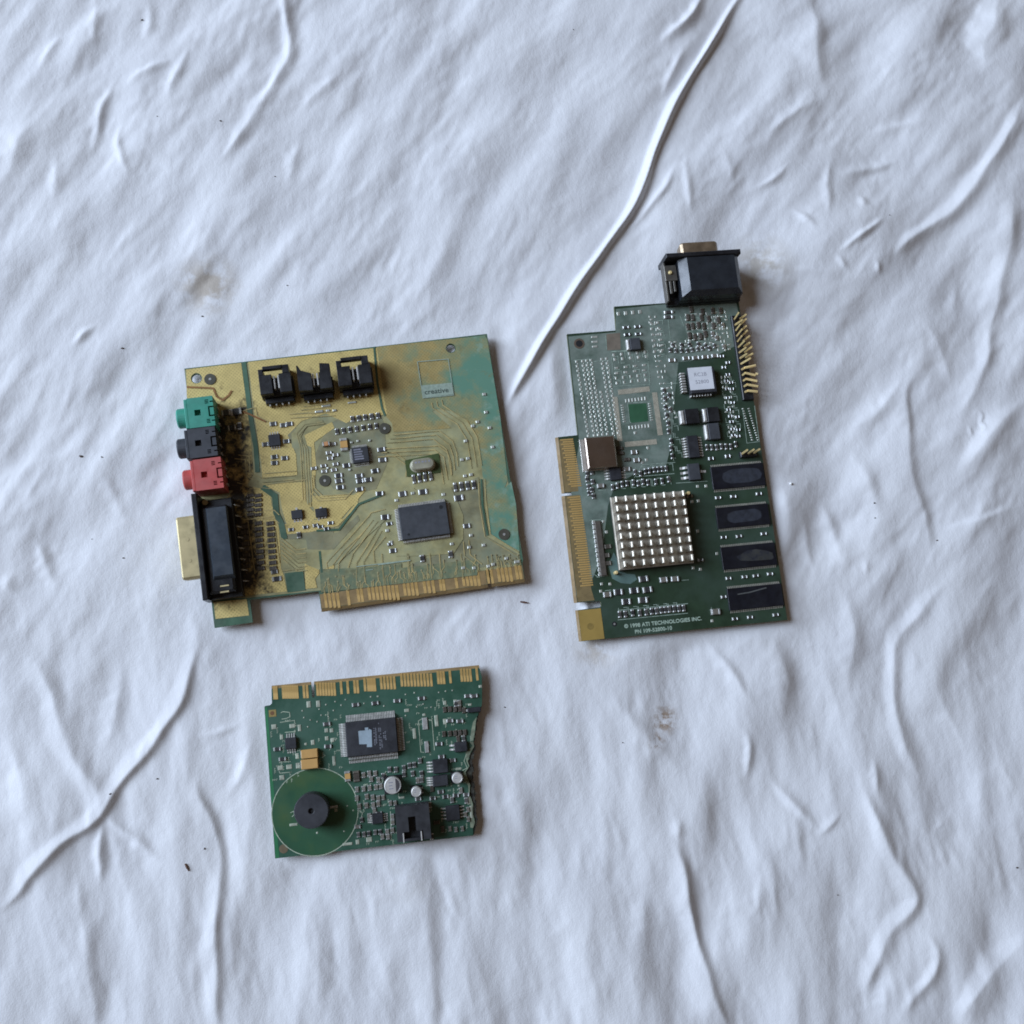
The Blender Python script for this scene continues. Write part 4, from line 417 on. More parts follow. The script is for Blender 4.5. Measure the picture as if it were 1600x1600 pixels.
FOLDS = [([(115.6,259.3),(105.8,245.2),(91.1,219.6),(76.8,194.6),(65.7,170.2),(60.9,154.5),(54.8,138.8),(42.9,121.6),(28.3,100.1),(14.0,76.2),(4.2,58.6),
 (-2.8,46.5),(-10.4,32.9)],4.01,1.65,1.8),([(93.6,250.9),(77.6,228.4),(67.4,216.3)],2.2,1.8,2),([(79.9,220.4),(69.2,190.9)],1.0,2,2),([(76.5,161.5),
 (66.7,147.1),(57.6,134.4),(50.1,124.9)],1.0,1.5,1.2),([(-103.5,235.7),(-100.7,220.2),(-96.9,204.9),(-102.0,193.8),(-109.8,179.6),(-117.4,165.6),
 (-126.2,148.7)],1.7,2.2,2.6),([(-147.5,198.4),(-156.6,191.7),(-168.2,183.4)],0.7,1.6,1.6),([(-142.3,203.3),(-145.9,193.9),(-149.9,177.1)],0.9,1.8,1.6)
 ,([(-170.0,190.8),(-179.7,175.2),(-179.3,160.4),(-182.0,148.5)],0.9,2,1.6),([(-164.6,167.2),(-170.9,160.9),(-166.1,146.5),(-163.1,140.8)],0.7,1.6,1.6)
 ,([(-173.6,76.4),(-178.4,72.1),(-183.6,65.0)],0.8,1.5,1.4),([(-159.8,225.1),(-159.1,212.8),(-162.2,205.0)],0.8,2,2),([(-77.1,197.0),(-85.2,187.3),
 (-95.8,172.9)],0.8,2.5,2.2),([(-92.9,168.5),(-96.5,153.3),(-97.4,138.5)],0.6,2,2),([(-195.1,207.2),(-201.0,196.2),(-204.3,187.0)],0.6,1.5,1.5),
 ([(-182.7,223.4),(-182.0,211.2),(-182.2,202.0)],0.6,2,2),([(-193.6,153.7),(-193.1,139.2),(-194.4,127.6)],0.6,2,2),([(-204.2,167.7),(-209.9,155.7),
 (-213.7,138.1)],0.8,3,3),([(143.6,254.8),(143.6,221.6),(146.5,199.0)],1.6,9,3.2),([(146.5,199.0),(131.2,188.4),(115.4,176.3)],0.9,3,2),([(239.1,262.2)
 ,(230.4,234.4),(223.9,213.9)],2.4,6,5),([(245.9,205.4),(239.9,191.8),(230.5,175.0),(216.5,158.1),(199.6,141.4),(183.2,128.1),
 (173.4,118.4)],2.2,2.6,3.2),([(236.6,159.2),(231.7,130.4),(225.2,108.3),(217.9,74.4),(208.8,56.1),(195.8,43.9)],1.5,4,3),([(182.8,170.7),(166.9,164.3)
 ,(152.8,159.5)],0.9,2.6,1.5),([(199.8,189.4),(180.6,185.0),(163.2,180.7)],0.7,2.2,2.5),([(109.9,150.3),(128.5,163.5)],0.7,1.3,1.3),([(128.2,143.5),
 (139.2,131.6)],0.8,1.2,1.3),([(148.7,122.8),(162.0,131.8),(171.7,140.7)],1.1,1,1.2),([(148.8,123.4),(153.3,112.9)],0.6,1.1,1.2),([(148.7,170.3),
 (145.3,151.2),(142.4,135.5)],0.7,2,1.8),([(161.5,150.5),(161.1,142.6)],0.7,2,2),([(80.5,166.4),(78.5,147.7),(82.5,134.1)],0.6,1.6,2),([(102.3,148.9),
 (96.9,164.2),(94.2,173.5)],0.4,2,2),([(118.8,112.9),(139.7,112.3),(157.6,108.5)],0.5,2,2),([(164.9,118.0),(166.9,112.0)],0.7,1.2,1.2),([(187.0,91.4),
 (195.3,79.6),(199.9,58.8)],0.5,3,3),([(207.0,113.7),(202.3,92.0)],0.5,3,2.5),([(233.4,57.1),(219.4,43.4),(206.7,28.1),(195.8,14.8)],1.6,3.4,4),
 ([(180.7,65.7),(176.5,51.3),(175.6,22.7),(178.7,6.7),(183.8,-4.6),(181.6,-19.5)],1.1,8,1.8),([(150.8,38.4),(164.6,47.8),(177.9,64.7)],0.9,2.2,2.5),
 ([(229.0,5.3),(211.9,1.9),(187.6,-5.9)],0.9,1.5,5),([(136.1,9.9),(141.5,-10.0),(145.7,-22.5)],0.9,3,2.4),([(150.4,31.1),(159.2,10.4),
 (159.9,-3.0)],0.8,4,3),([(125.6,2.1),(129.3,-11.8),(132.9,-25.6)],0.6,3,2),([(153.0,-25.4),(154.1,-17.1)],0.4,1.2,1.2),([(205.7,43.0),
 (206.8,37.2)],0.6,0.5,0.5),([(207.8,47.2),(210.8,49.9),(213.0,47.3),(211.0,44.6),(213.2,42.0),(210.9,39.3),(208.6,41.6)],0.6,0.5,0.5),([(189.8,-28.7),
 (172.2,-43.4),(163.8,-56.6),(162.5,-67.3),(164.6,-84.9),(168.4,-102.3),(173.8,-115.0)],1.5,3,3),([(145.6,-113.5),(153.2,-130.6),(157.3,-143.0),
 (165.0,-155.4),(167.0,-162.0),(156.8,-170.6),(150.3,-179.1),(146.0,-190.8),(145.8,-204.7)],1.6,3.2,2.4),([(168.9,-169.8),(176.6,-180.9),(166.1,-194.7)
 ,(158.1,-207.2)],1.1,2,2.2),([(64.9,-134.8),(70.3,-151.2),(74.3,-172.8),(79.5,-191.0),(88.0,-210.1)],1.8,5,1.8),([(81.5,-49.8),(90.7,-66.1),
 (101.0,-81.2)],0.9,2.8,2),([(95.8,-90.3),(100.8,-100.6),(96.9,-110.8)],0.9,2,1.7),([(106.0,-107.5),(116.3,-118.9),(127.7,-132.4)],0.9,2,2),
 ([(136.6,-123.6),(126.4,-134.1)],0.6,2,1.2),([(103.2,-146.4),(98.0,-159.4),(102.3,-170.3)],0.5,1.6,1.6),([(143.9,-31.6),(147.0,-55.5),
 (141.6,-75.5)],1.0,4,3),([(217.6,-173.2),(189.0,-193.2),(181.5,-213.3)],2.2,4,9),([(179.2,-53.0),(181.6,-73.2),(197.9,-108.3)],1.2,6,6),
 ([(112.0,-49.7),(115.8,-75.4),(114.2,-84.7)],0.8,4,3),([(151.2,-101.0),(153.8,-119.3)],0.6,2,1.6),([(183.0,-125.4),(185.8,-136.7)],0.6,4,4),
 ([(153.2,-190.0),(153.4,-207.1)],0.8,3,3),([(69.8,-124.9),(67.2,-134.8)],0.5,2.5,2),([(-124.0,-51.1),(-128.6,-71.0),(-134.3,-85.9),(-144.6,-98.7),
 (-153.0,-110.4),(-158.7,-120.3),(-162.9,-124.7),(-174.6,-134.3),(-183.8,-142.0),(-187.6,-149.8),(-194.0,-155.7),(-199.0,-158.1)],1.7,3.4,1.2),
 ([(-160.5,-120.3),(-146.5,-129.4),(-133.4,-139.4)],1.1,1.5,1.5),([(-188.8,-58.8),(-180.3,-77.4),(-172.0,-93.0),(-158.6,-122.1)],1.5,4,2.6),
 ([(-199.4,-84.7),(-193.0,-100.1),(-189.0,-118.1),(-185.1,-135.8)],1.0,4.5,3),([(-124.2,-104.4),(-122.7,-117.1),(-116.0,-124.5),(-113.2,-146.0),
 (-113.8,-163.6),(-112.5,-203.3)],1.3,4,1.5),([(-157.7,-122.1),(-159.9,-136.3),(-156.5,-147.8)],1.1,1.6,1.6),([(-167.2,-140.6),(-163.1,-162.4),
 (-156.3,-201.8)],1.0,5,2.6),([(-102.0,-94.4),(-105.8,-104.5),(-112.6,-117.3)],0.6,2,2),([(-125.8,-91.5),(-117.5,-89.7),(-106.6,-85.1)],0.4,1.5,1.5),
 ([(-156.0,-58.8),(-156.8,-75.6),(-159.9,-100.4)],0.8,4,3),([(-143.2,-91.4),(-148.0,-102.3)],0.5,1.5,2),([(-34.4,-138.5),(-33.2,-156.6),(-32.0,-174.5),
 (-32.1,-206.1)],1.1,9,2.5),([(39.9,-73.0),(49.7,-87.7),(69.4,-108.1)],0.7,4,2.6),([(66.8,-130.9),(71.2,-154.3),(77.2,-186.5)],0.8,3,2.5),
 ([(53.4,-153.9),(54.9,-176.8)],0.6,4,3),([(14.3,-171.3),(24.0,-162.4)],0.4,3,3),([(-193.8,-14.1),(-189.0,-22.6),(-180.8,-35.2)],0.9,2,1.8),
 ([(-168.5,15.6),(-162.6,-0.1),(-155.9,-7.9)],0.5,2.5,2),([(-199.0,-26.5),(-200.7,-36.7)],0.7,2.5,2.5)]
CRUMB = [(-162.8,215.3,1.1,20),(-127.1,169.5,1.2,-20),(-153.8,169.9,0.6,0),(-130.8,81.1,1.2,-10),(-103.1,145.2,0.8,0),(-162.2,65.8,1.3,10),
 (-175.8,19.9,1.7,-10),(-156.8,-21.4,1.0,0),(-167.5,19.6,0.9,5),(-139.0,-107.7,1.0,20),(-156.1,-113.1,1.1,30),(-119.8,-134.2,0.9,70),(-96.2,96.1,0.8,0)
 ,(-2.9,-80.7,0.8,0),(213.3,-147.6,1.3,0),(134.6,-157.0,0.7,0),(158.9,6.4,1.1,0),(186.7,-9.6,1.0,10),(158.9,-0.1,0.8,20),(28.0,223.5,0.6,0),
 (45.5,-95.1,0.7,0),(174.2,140.8,0.7,0),(-169.7,-13.8,0.5,0)]
SPLINTER = [(5.3,-37.9),(-126.0,-141.0)]
BEAD = (121.3,14.2)
STAIN_AND_SHADOW = [(63.9,-86.1),(59.7,-95.1),(-129.1,95.0),(34.8,-56.0),(112.9,114.2),(-40.6,-146.2)]
BOARDS = {1: ((-136.07,56.77),8.862),2: ((23.4,77.37),6.209),3: ((-98.63,-80.03),5.69)}

ZB, T = 2.7, 1.6            # underside of the boards above the cloth, board thickness

# ---------------------------------------------------------------- materials
MATS = {}
def mat(name, col, rough=0.5, metal=0.0, var=0.15, vs=350, dust=0.0, dcol=(0.42, 0.40, 0.37), bump=0.0, bs=2500, spec=0.5, rnd=0.0, second=None, s2=120, t2=(0.45, 0.6)):
    if name in MATS: return MATS[name]
    m = bpy.data.materials.new(name); m.use_nodes = True
    nt = m.node_tree; N = nt.nodes; L = nt.links; b = N["Principled BSDF"]
    tc = N.new("ShaderNodeTexCoord")
    def noise(sc, det=4, rough_=0.6):
        n = N.new("ShaderNodeTexNoise"); n.inputs["Scale"].default_value = sc; n.inputs["Detail"].default_value = det
        n.inputs["Roughness"].default_value = rough_; L.new(tc.outputs["Object"], n.inputs["Vector"]); return n.outputs["Fac"]
    def rng(v, a, c, x=0.0, y=1.0):
        r = N.new("ShaderNodeMapRange"); L.new(v, r.inputs[0])
        for i, q in zip((1, 2, 3, 4), (a, c, x, y)): r.inputs[i].default_value = q
        return r.outputs[0]
    def mix(f, a, c):
        x = N.new("ShaderNodeMix"); x.data_type = 'RGBA'
        if isinstance(f, float): x.inputs[0].default_value = f
        else: L.new(f, x.inputs[0])
        for sock, q in ((x.inputs[6], a), (x.inputs[7], c)):
            if isinstance(q, tuple): sock.default_value = q + (1,)
            else: L.new(q, sock)
        return x.outputs[2]
    lo = tuple(c * (1 - var) for c in col); hi = tuple(min(1, c * (1 + var)) for c in col)
    c = mix(rng(noise(vs), .35, .65), lo, hi)
    if second:
        c = mix(rng(noise(s2, 5, .65), *t2), c, second)
    if rnd:
        oi = N.new("ShaderNodeObjectInfo"); c = mix(rng(oi.outputs["Random"], 0, 1, 0, rnd), c, (0.35, 0.33, 0.3))
    if dust:
        f = rng(noise(90, 6, .7), .42, .72, 0, dust); c = mix(f, c, dcol)
        L.new(rng(noise(90, 6, .7), .42, .72, rough, min(1, rough + .3)), b.inputs["Roughness"])
    else:
        L.new(rng(noise(vs * .6), .3, .7, max(.02, rough - .08), rough + .08), b.inputs["Roughness"])
    L.new(c, b.inputs["Base Color"])
    b.inputs["Metallic"].default_value = metal; b.inputs["Specular IOR Level"].default_value = spec
    if bump:
        bp = N.new("ShaderNodeBump"); bp.inputs["Strength"].default_value = bump; bp.inputs["Distance"].default_value = 0.0003
        L.new(noise(bs, 3), bp.inputs["Height"]); L.new(bp.outputs[0], b.inputs["Normal"])
    m["c"] = 1; MATS[name] = m
    return m

def hatch_mat(name, line, gap, pitch=0.00105, worn=None, worn_at=(0.45, 0.62), ws=45, dust=0.25, grad=None, soot=False):
    """cross-hatched copper pour seen through solder mask"""
    if name in MATS: return MATS[name]
    m = mat(name, line, rough=.42, var=.12, vs=220)
    nt = m.node_tree; N = nt.nodes; L = nt.links; b = N["Principled BSDF"]
    tc = N.new("ShaderNodeTexCoord"); mp = N.new("ShaderNodeMapping"); mp.inputs["Rotation"].default_value = (0, 0, math.radians(45))
    mp.inputs["Scale"].default_value = (1 / pitch,) * 3; L.new(tc.outputs["Object"], mp.inputs[0])
    sp = N.new("ShaderNodeSeparateXYZ"); L.new(mp.outputs[0], sp.inputs[0])
    def tri(s):
        f = N.new("ShaderNodeMath"); f.operation = 'PINGPONG'; f.inputs[1].default_value = .5; L.new(s, f.inputs[0])
        r = N.new("ShaderNodeMapRange"); r.inputs[1].default_value = .18; r.inputs[2].default_value = .32; L.new(f.outputs[0], r.inputs[0]); return r.outputs[0]
    mu = N.new("ShaderNodeMath"); mu.operation = 'MULTIPLY'; L.new(tri(sp.outputs[0]), mu.inputs[0]); L.new(tri(sp.outputs[1]), mu.inputs[1])
    old = b.inputs["Base Color"].links[0].from_socket
    x = N.new("ShaderNodeMix"); x.data_type = 'RGBA'; L.new(mu.outputs[0], x.inputs[0]); L.new(old, x.inputs[6]); x.inputs[7].default_value = gap + (1,)
    c = x.outputs[2]
    def blotch(c, colr, rng_, sc, seed, grad=None, low=False):
        n = N.new("ShaderNodeTexNoise"); n.inputs["Scale"].default_value = sc; n.inputs["Detail"].default_value = 6; n.inputs["Roughness"].default_value = .68
        m2 = N.new("ShaderNodeMapping"); m2.inputs["Location"].default_value = (seed, seed, 0); L.new(tc.outputs["Object"], m2.inputs[0]); L.new(m2.outputs[0], n.inputs["Vector"])
        r = N.new("ShaderNodeMapRange"); r.inputs[1].default_value = rng_[0]; r.inputs[2].default_value = rng_[1]; 
        if grad:      # the film is worn along one side of the board only
            sx = N.new("ShaderNodeSeparateXYZ"); L.new(tc.outputs["Object"], sx.inputs[0]); g = N.new("ShaderNodeMath"); g.operation = 'MULTIPLY_ADD'
            L.new(sx.outputs[0], g.inputs[0]); g.inputs[1].default_value = grad[1]; g.inputs[2].default_value = -grad[0] * grad[1]
            cl = N.new("ShaderNodeClamp"); cl.inputs[1].default_value = -.5; cl.inputs[2].default_value = .085; L.new(g.outputs[0], cl.inputs[0])
            gv = cl.outputs[0]
            if low:   # only beside the connectors, not in the top corner or on the tab
                yy = N.new("ShaderNodeMath"); yy.operation = 'ADD'; L.new(sx.outputs[1], yy.inputs[0]); yy.inputs[1].default_value = .057
                ab = N.new("ShaderNodeMath"); ab.operation = 'ABSOLUTE'; L.new(yy.outputs[0], ab.inputs[0])
                g2 = N.new("ShaderNodeMath"); g2.operation = 'MULTIPLY_ADD'; L.new(ab.outputs[0], g2.inputs[0]); g2.inputs[1].default_value = -22; g2.inputs[2].default_value = .038 * 22
                mn = N.new("ShaderNodeMath"); mn.operation = 'MINIMUM'; L.new(gv, mn.inputs[0]); L.new(g2.outputs[0], mn.inputs[1]); gv = mn.outputs[0]
            ad = N.new("ShaderNodeMath"); L.new(n.outputs["Fac"], ad.inputs[0]); L.new(gv, ad.inputs[1]); L.new(ad.outputs[0], r.inputs[0])
        else: L.new(n.outputs["Fac"], r.inputs[0])
        y = N.new("ShaderNodeMix"); y.data_type = 'RGBA'; L.new(r.outputs[0], y.inputs[0]); L.new(c, y.inputs[6]); y.inputs[7].default_value = colr + (1,); return y.outputs[2]
    c = blotch(c, (0.13, 0.085, 0.03), (.6, .8), 160, 3.1)
    if worn: c = blotch(c, worn, worn_at, ws, 1.7, grad); c = blotch(c, (.22, .21, .10), (.60, .72), 130, 5.5); c = blotch(c, (.27, .40, .31), (.60, .72), 110, 7.7, grad)
    if soot: c = blotch(c, (.022, .018, .012), (.42, .62), 260, 9.2, (.0215, -22.0), True)
    L.new(c, b.inputs["Base Color"])
    return m

SOLDER = mat("solder", (0.60, 0.60, 0.57), .40, .6, .25, 700)
DULLTIN = mat("dull_solder", (0.17, 0.15, 0.12), .5, .3, .3, 700)
TIN = mat("tin_leads", (0.60, 0.58, 0.54), .38, .3, .2, 500, dust=.3)
PADM = mat("tinned_pads", (0.55, 0.56, 0.49), .34, .35, .25, 500, dust=.3)
GOLD = mat("gold_contacts", (0.66, 0.43, 0.15), .40, .35, .18, 300, dust=.2, dcol=(.35, .28, .16))
BRASS = mat("gold_pins", (0.98, 0.72, 0.34), .36, .25, .12, 400)
SHELL = mat("dull_gold_shell", (0.60, 0.50, 0.27), .42, .4, .22, 180, dust=.4, dcol=(.30, .22, .12))
BRONZE = mat("bronze_shell", (0.40, 0.31, 0.21), .38, .8, .25, 200, dust=.3, dcol=(.2, .13, .09))
STEEL = mat("nickel_can", (0.62, 0.59, 0.54), .32, .6, .12, 250)
ALU = mat("can_aluminium", (0.72, 0.70, 0.66), .40, .55, .1, 300, dust=.15)
SINK = mat("champagne_heatsink", (0.46, 0.42, 0.345), .42, .5, .18, 250, dust=.2, dcol=(.3, .25, .2))
SINKTOP = mat("bare_pin_ends", (0.95, 0.88, 0.73), .40, .35, .06, 600)
BLACK = mat("black_plastic", (0.010, 0.0105, 0.013), .36, 0, .25, 300, dust=.12, dcol=(.12, .12, .12), bump=.15)
CHIPB = mat("chip_epoxy", (0.019, 0.020, 0.025), .50, 0, .2, 500, dust=.22, dcol=(.13, .13, .14), bump=.2)
CHIPG = mat("chip_epoxy_grey", (0.048, 0.052, 0.060), .52, 0, .15, 400, dust=.2, dcol=(.12, .12, .125), bump=.2)
GLOSSB = mat("shiny_black_block", (0.035, 0.045, 0.058), .35, 0, .15, 200, dust=.15, dcol=(.10, .115, .12))
MEMB = mat("memory_epoxy", (0.007, 0.008, 0.013), .38, 0, .25, 400, dust=.05, dcol=(.06, .06, .07))
SLATE = mat("slate_patch", (0.026, 0.030, 0.042), .55, 0, .3, 500, dust=.3, dcol=(.05, .052, .055))
GREENJ = mat("green_jack", (0.045, 0.30, 0.215), .45, 0, .1, 300, dust=.2, dcol=(.16, .33, .27))
GREYJ = mat("charcoal_jack", (0.035, 0.038, 0.045), .5, 0, .2, 300, dust=.35, dcol=(.12, .12, .13))
REDJ = mat("red_jack", (0.50, 0.085, 0.075), .45, 0, .1, 300, dust=.3, dcol=(.50, .2, .18))
DARK = mat("recess_dark", (0.010, 0.011, 0.012), .7)
FR4 = mat("bare_laminate", (0.30, 0.20, 0.085), .55, 0, .2, 200, dust=.25, dcol=(.16, .10, .05))
FR4G = mat("laminate_edge", (0.13, 0.14, 0.075), .6, 0, .3, 250)
BURN = mat("broken_laminate", (0.038, 0.036, 0.028), .85, 0, .5, 700, bump=.3, bs=3000, second=(.10, .10, .075), s2=600, t2=(.5, .7))
TAN = mat("tan_tantalum", (0.62, 0.36, 0.12), .5, 0, .1, 200)
ORANGE = mat("orange_cap", (0.62, 0.30, 0.13), .55, 0, .15, 300)
RESB = mat("resistor_black", (0.030, 0.029, 0.030), .5, 0, .3, 900, rnd=.22)
CAPG = mat("ceramic_brown", (0.155, 0.135, 0.105), .55, 0, .25, 900, rnd=.35)
RESBR = mat("array_brown", (0.060, 0.046, 0.034), .55, 0, .3, 700, rnd=.15)
PAPER = mat("paper_label", (0.74, 0.75, 0.78), .7, 0, .05, 300)
INK = mat("grey_print", (0.30, 0.30, 0.34), .8, 0, .1)
LOGO = mat("pale_blue_print", (0.34, 0.42, 0.47), .6, 0, .1, 500)
MARKM = mat("worn_chip_print", (0.17, 0.175, 0.20), .6, 0, .5, 3500)
SILK1M = mat("silkscreen_pale", (0.33, 0.41, 0.33), .6, 0, .15, 900)
SILK2M = mat("silkscreen_grey", (0.30, 0.38, 0.31), .6, 0, .3, 900)
TXT2M = mat("silkscreen_text", (0.40, 0.50, 0.40), .6, 0, .2, 900)
SILK3M = mat("silkscreen_cream", (0.40, 0.46, 0.34), .6, 0, .25, 900)
MASK1 = mat("mask_teal", (0.065, 0.135, 0.085), .40, 0, .2, 120, dust=.3, dcol=(.19, .24, .16))
OLIVE = mat("mask_olive", (0.385, 0.350, 0.170), .40, 0, .25, 140, dust=.55, dcol=(.29, .345, .23))
MASK1B = mat("mask_grey_green", (0.275, 0.255, 0.145), .42, 0, .25, 140, dust=.6, dcol=(.22, .28, .20))
MOTT = mat("mask_mottled", (0.250, 0.255, 0.140), .42, 0, .25, 500, second=(.16, .205, .125), s2=300, t2=(.40, .62))
TRACE = mat("trace_gold", (0.54, 0.43, 0.19), .40, 0, .2, 200, second=(.33, .30, .15), s2=120)
POUR = hatch_mat("pour_hatched", (0.68, 0.53, 0.20), (0.51, 0.40, 0.15), soot=True)
POURR = hatch_mat("pour_hatched_brown", (0.40, 0.31, 0.12), (0.32, 0.245, 0.095))
POURW = hatch_mat("pour_worn_teal", (0.42, 0.325, 0.13), (0.33, 0.255, 0.10), worn=(.14, .29, .205), worn_at=(.38, .60), ws=42, grad=(.1105, 7.0))
MASK2 = mat("mask_dark_green", (0.028, 0.052, 0.029), .36, 0, .2, 120, second=(.050, .082, .060), s2=28, t2=(.42, .64))
MASK2T = mat("mask_sheen_teal", (0.155, 0.205, 0.170), .40, 0, .25, 150, dust=.65, dcol=(.28, .315, .27), second=(.10, .14, .11), s2=60, t2=(.5, .62))
MASK2L = mat("mask_mid_green", (0.042, 0.125, 0.065), .4, 0, .15, 120)
DUSTY = mat("dusty_patch", (0.20, 0.165, 0.125), .6, 0, .2, 200)
TEALW = mat("flux_smear", (0.115, 0.185, 0.165), .5, 0, .2, 120)
MASK3 = mat("mask_green", (0.034, 0.096, 0.062), .36, 0, .15, 90, dust=.15, dcol=(.11, .16, .11), second=(.042, .112, .076), s2=30)
MASK3L = mat("mask_green_edge", (0.040, 0.195, 0.085), .36, 0, .12, 90)
MASK3C = mat("mask_green_disc", (0.034, 0.105, 0.055), .36, 0, .1, 90, second=(.075, .125, .045), s2=22, t2=(.52, .70))
RUST = mat("rust_stain", (0.27, 0.125, 0.040), .7, 0, .3, 300)
VIAD = mat("via_dark", (0.075, 0.070, 0.050), .5, 0, .2, 300)

# ---------------------------------------------------------------- mesh building (all numbers in millimetres)
COL = scene.collection
class MB:
    def __init__(s): s.v = []; s.f = []; s.m = []
    def add(s, vs, fs, m=0):
        o = len(s.v); s.v += vs
        for f in fs: s.f.append(tuple(i + o for i in f)); s.m.append(m)
        return s
    def box(s, x0, y0, z0, x1, y1, z1, m=0, c=0.0, rot=0.0, org=None):
        if x0 > x1: x0, x1 = x1, x0
        if y0 > y1: y0, y1 = y1, y0
        r = [(x0, y0), (x1, y0), (x1, y1), (x0, y1)]
        if c > 0:
            c = min(c, (x1 - x0) * .45, (y1 - y0) * .45, (z1 - z0) * .45)
            q = [(x0 + c, y0 + c), (x1 - c, y0 + c), (x1 - c, y1 - c), (x0 + c, y1 - c)]
            rings = [[(x, y, z0) for x, y in r], [(x, y, z1 - c) for x, y in r], [(x, y, z1) for x, y in q]]
        else: rings = [[(x, y, z0) for x, y in r], [(x, y, z1) for x, y in r]]
        return s.loft(rings, m, rot, org)
    def loft(s, rings, m=0, rot=0.0, org=None):
        n = len(rings[0]); vs = [p for r in rings for p in r]
        if rot:
            cx, cy = org or (sum(p[0] for p in vs) / len(vs), sum(p[1] for p in vs) / len(vs)); ca, sa = math.cos(rot), math.sin(rot)
            vs = [(cx + (x - cx) * ca - (y - cy) * sa, cy + (x - cx) * sa + (y - cy) * ca, z) for x, y, z in vs]
        fs = [tuple(range(n))[::-1], tuple(range((len(rings) - 1) * n, len(rings) * n))]
        for k in range(len(rings) - 1):
            for i in range(n): fs.append((k * n + i, k * n + (i + 1) % n, (k + 1) * n + (i + 1) % n, (k + 1) * n + i))
        return s.add(vs, fs, m)
    def prism(s, loops, z0, z1, m=0, ms=None):
        """outline plus holes, extruded; ms = material of the sides"""
        if not isinstance(loops[0][0], (tuple, list)): loops = [loops]
        tri = tessellate_polygon([[Vector((x, y, 0)) for x, y in l] for l in loops])
        flat = [p for l in loops for p in l]; n = len(flat)
        vs = [(x, y, z1) for x, y in flat] + [(x, y, z0) for x, y in flat]
        s.add(vs, [tuple(t) for t in tri], m)
        o = len(s.v) - 2 * n; k = 0; ms = m if ms is None else ms
        for t in tri: s.f.append(tuple(o + n + i for i in t)[::-1]); s.m.append(ms)
        for l in loops:
            for i in range(len(l)):
                a, b_ = o + k + i, o + k + (i + 1) % len(l); s.f.append((a, b_, b_ + n, a + n)); s.m.append(ms)
            k += len(l)
        return s
    def cyl(s, cx, cy, z0, z1, r, n=20, m=0, c=0.0, r0=None):
        def ring(rr, z): return [(cx + rr * math.cos(2 * math.pi * i / n), cy + rr * math.sin(2 * math.pi * i / n), z) for i in range(n)]
        r0 = r if r0 is None else r0
        return s.loft([ring(r0, z0), ring(r, z1 - c), ring(r - c, z1)] if c else [ring(r0, z0), ring(r, z1)], m)
    def lathe_x(s, prof, cy, cz, n=20, m=0):
        """profile of (x, r) turned about an axis along x"""
        rings = [[(x, cy + r * math.cos(2 * math.pi * i / n), cz + r * math.sin(2 * math.pi * i / n)) for i in range(n)] for x, r in prof]
        return s.loft(rings, m)
    def ribbon(s, P, w, z, m=0, closed=False):
        P = [Vector(p[:2]) for p in P]; n = len(P); vs = []
        for i, p in enumerate(P):
            a = P[i - 1] if i else (P[-2] if closed else None); b = P[i + 1] if i < n - 1 else (P[1] if closed else None)
            d1 = (p - a).normalized() if a is not None and (p - a).length > 0 else None
            d2 = (b - p).normalized() if b is not None and (b - p).length > 0 else None
            d = ((d1 or d2) + (d2 or d1)).normalized() if ((d1 or d2) + (d2 or d1)).length > 1e-6 else (d1 or d2)
            nn = Vector((-d.y, d.x)); k = 1 / max(.5, abs(nn.dot(Vector((-(d1 or d2).y, (d1 or d2).x)))))
            vs += [tuple(p + nn * w / 2 * k) + (z,), tuple(p - nn * w / 2 * k) + (z,)]
        return s.add(vs, [(2 * i, 2 * i + 1, 2 * i + 3, 2 * i + 2) for i in range(n - 1)], m)
    def rod(s, A, Bp, r, m=0, n=4, r1=None):
        A = Vector(A); Bp = Vector(Bp); d = (Bp - A).normalized(); u = d.orthogonal().normalized(); w = d.cross(u); r1 = r if r1 is None else r1
        rings = [[tuple(P + (u * math.cos(2 * math.pi * (i + .5) / n) + w * math.sin(2 * math.pi * (i + .5) / n)) * rr) for i in range(n)] for P, rr in ((A, r), (Bp, r1))]
        return s.loft(rings, m)
    def mesh(s, name, mats, smooth=False):
        me = bpy.data.meshes.new(name); me.from_pydata([(x * MM, y * MM, z * MM) for x, y, z in s.v], [], s.f)
        for mt in mats: me.materials.append(mt)
        me.polygons.foreach_set("material_index", s.m)
        if smooth: me.polygons.foreach_set("use_smooth", [True] * len(s.f))
        me.update(); return me
    def build(s, name, mats, parent=None, smooth=False, kind=None):
        if not isinstance(mats, (list, tuple)): mats = [mats]
        return link(name, s.mesh(name, mats, smooth), parent, kind)
def link(name, me, parent=None, kind=None, loc=None, rz=0):
    o = bpy.data.objects.new(name, me); COL.objects.link(o)
    if parent: o.parent = parent
    if kind: o["kind"] = kind
    if loc: o.location = tuple(q * MM for q in loc)
    o.rotation_euler[2] = rz
    return o
def thing(name, label, cat, loc, rz=0, group=None):
    o = link(name, None, loc=loc, rz=rz); o["label"] = label; o["category"] = cat
    if group: o["group"] = group
    return o
def circle(cx, cy, r, n=20): return [(cx + r * math.cos(2 * math.pi * i / n), cy + r * math.sin(2 * math.pi * i / n)) for i in range(n)]

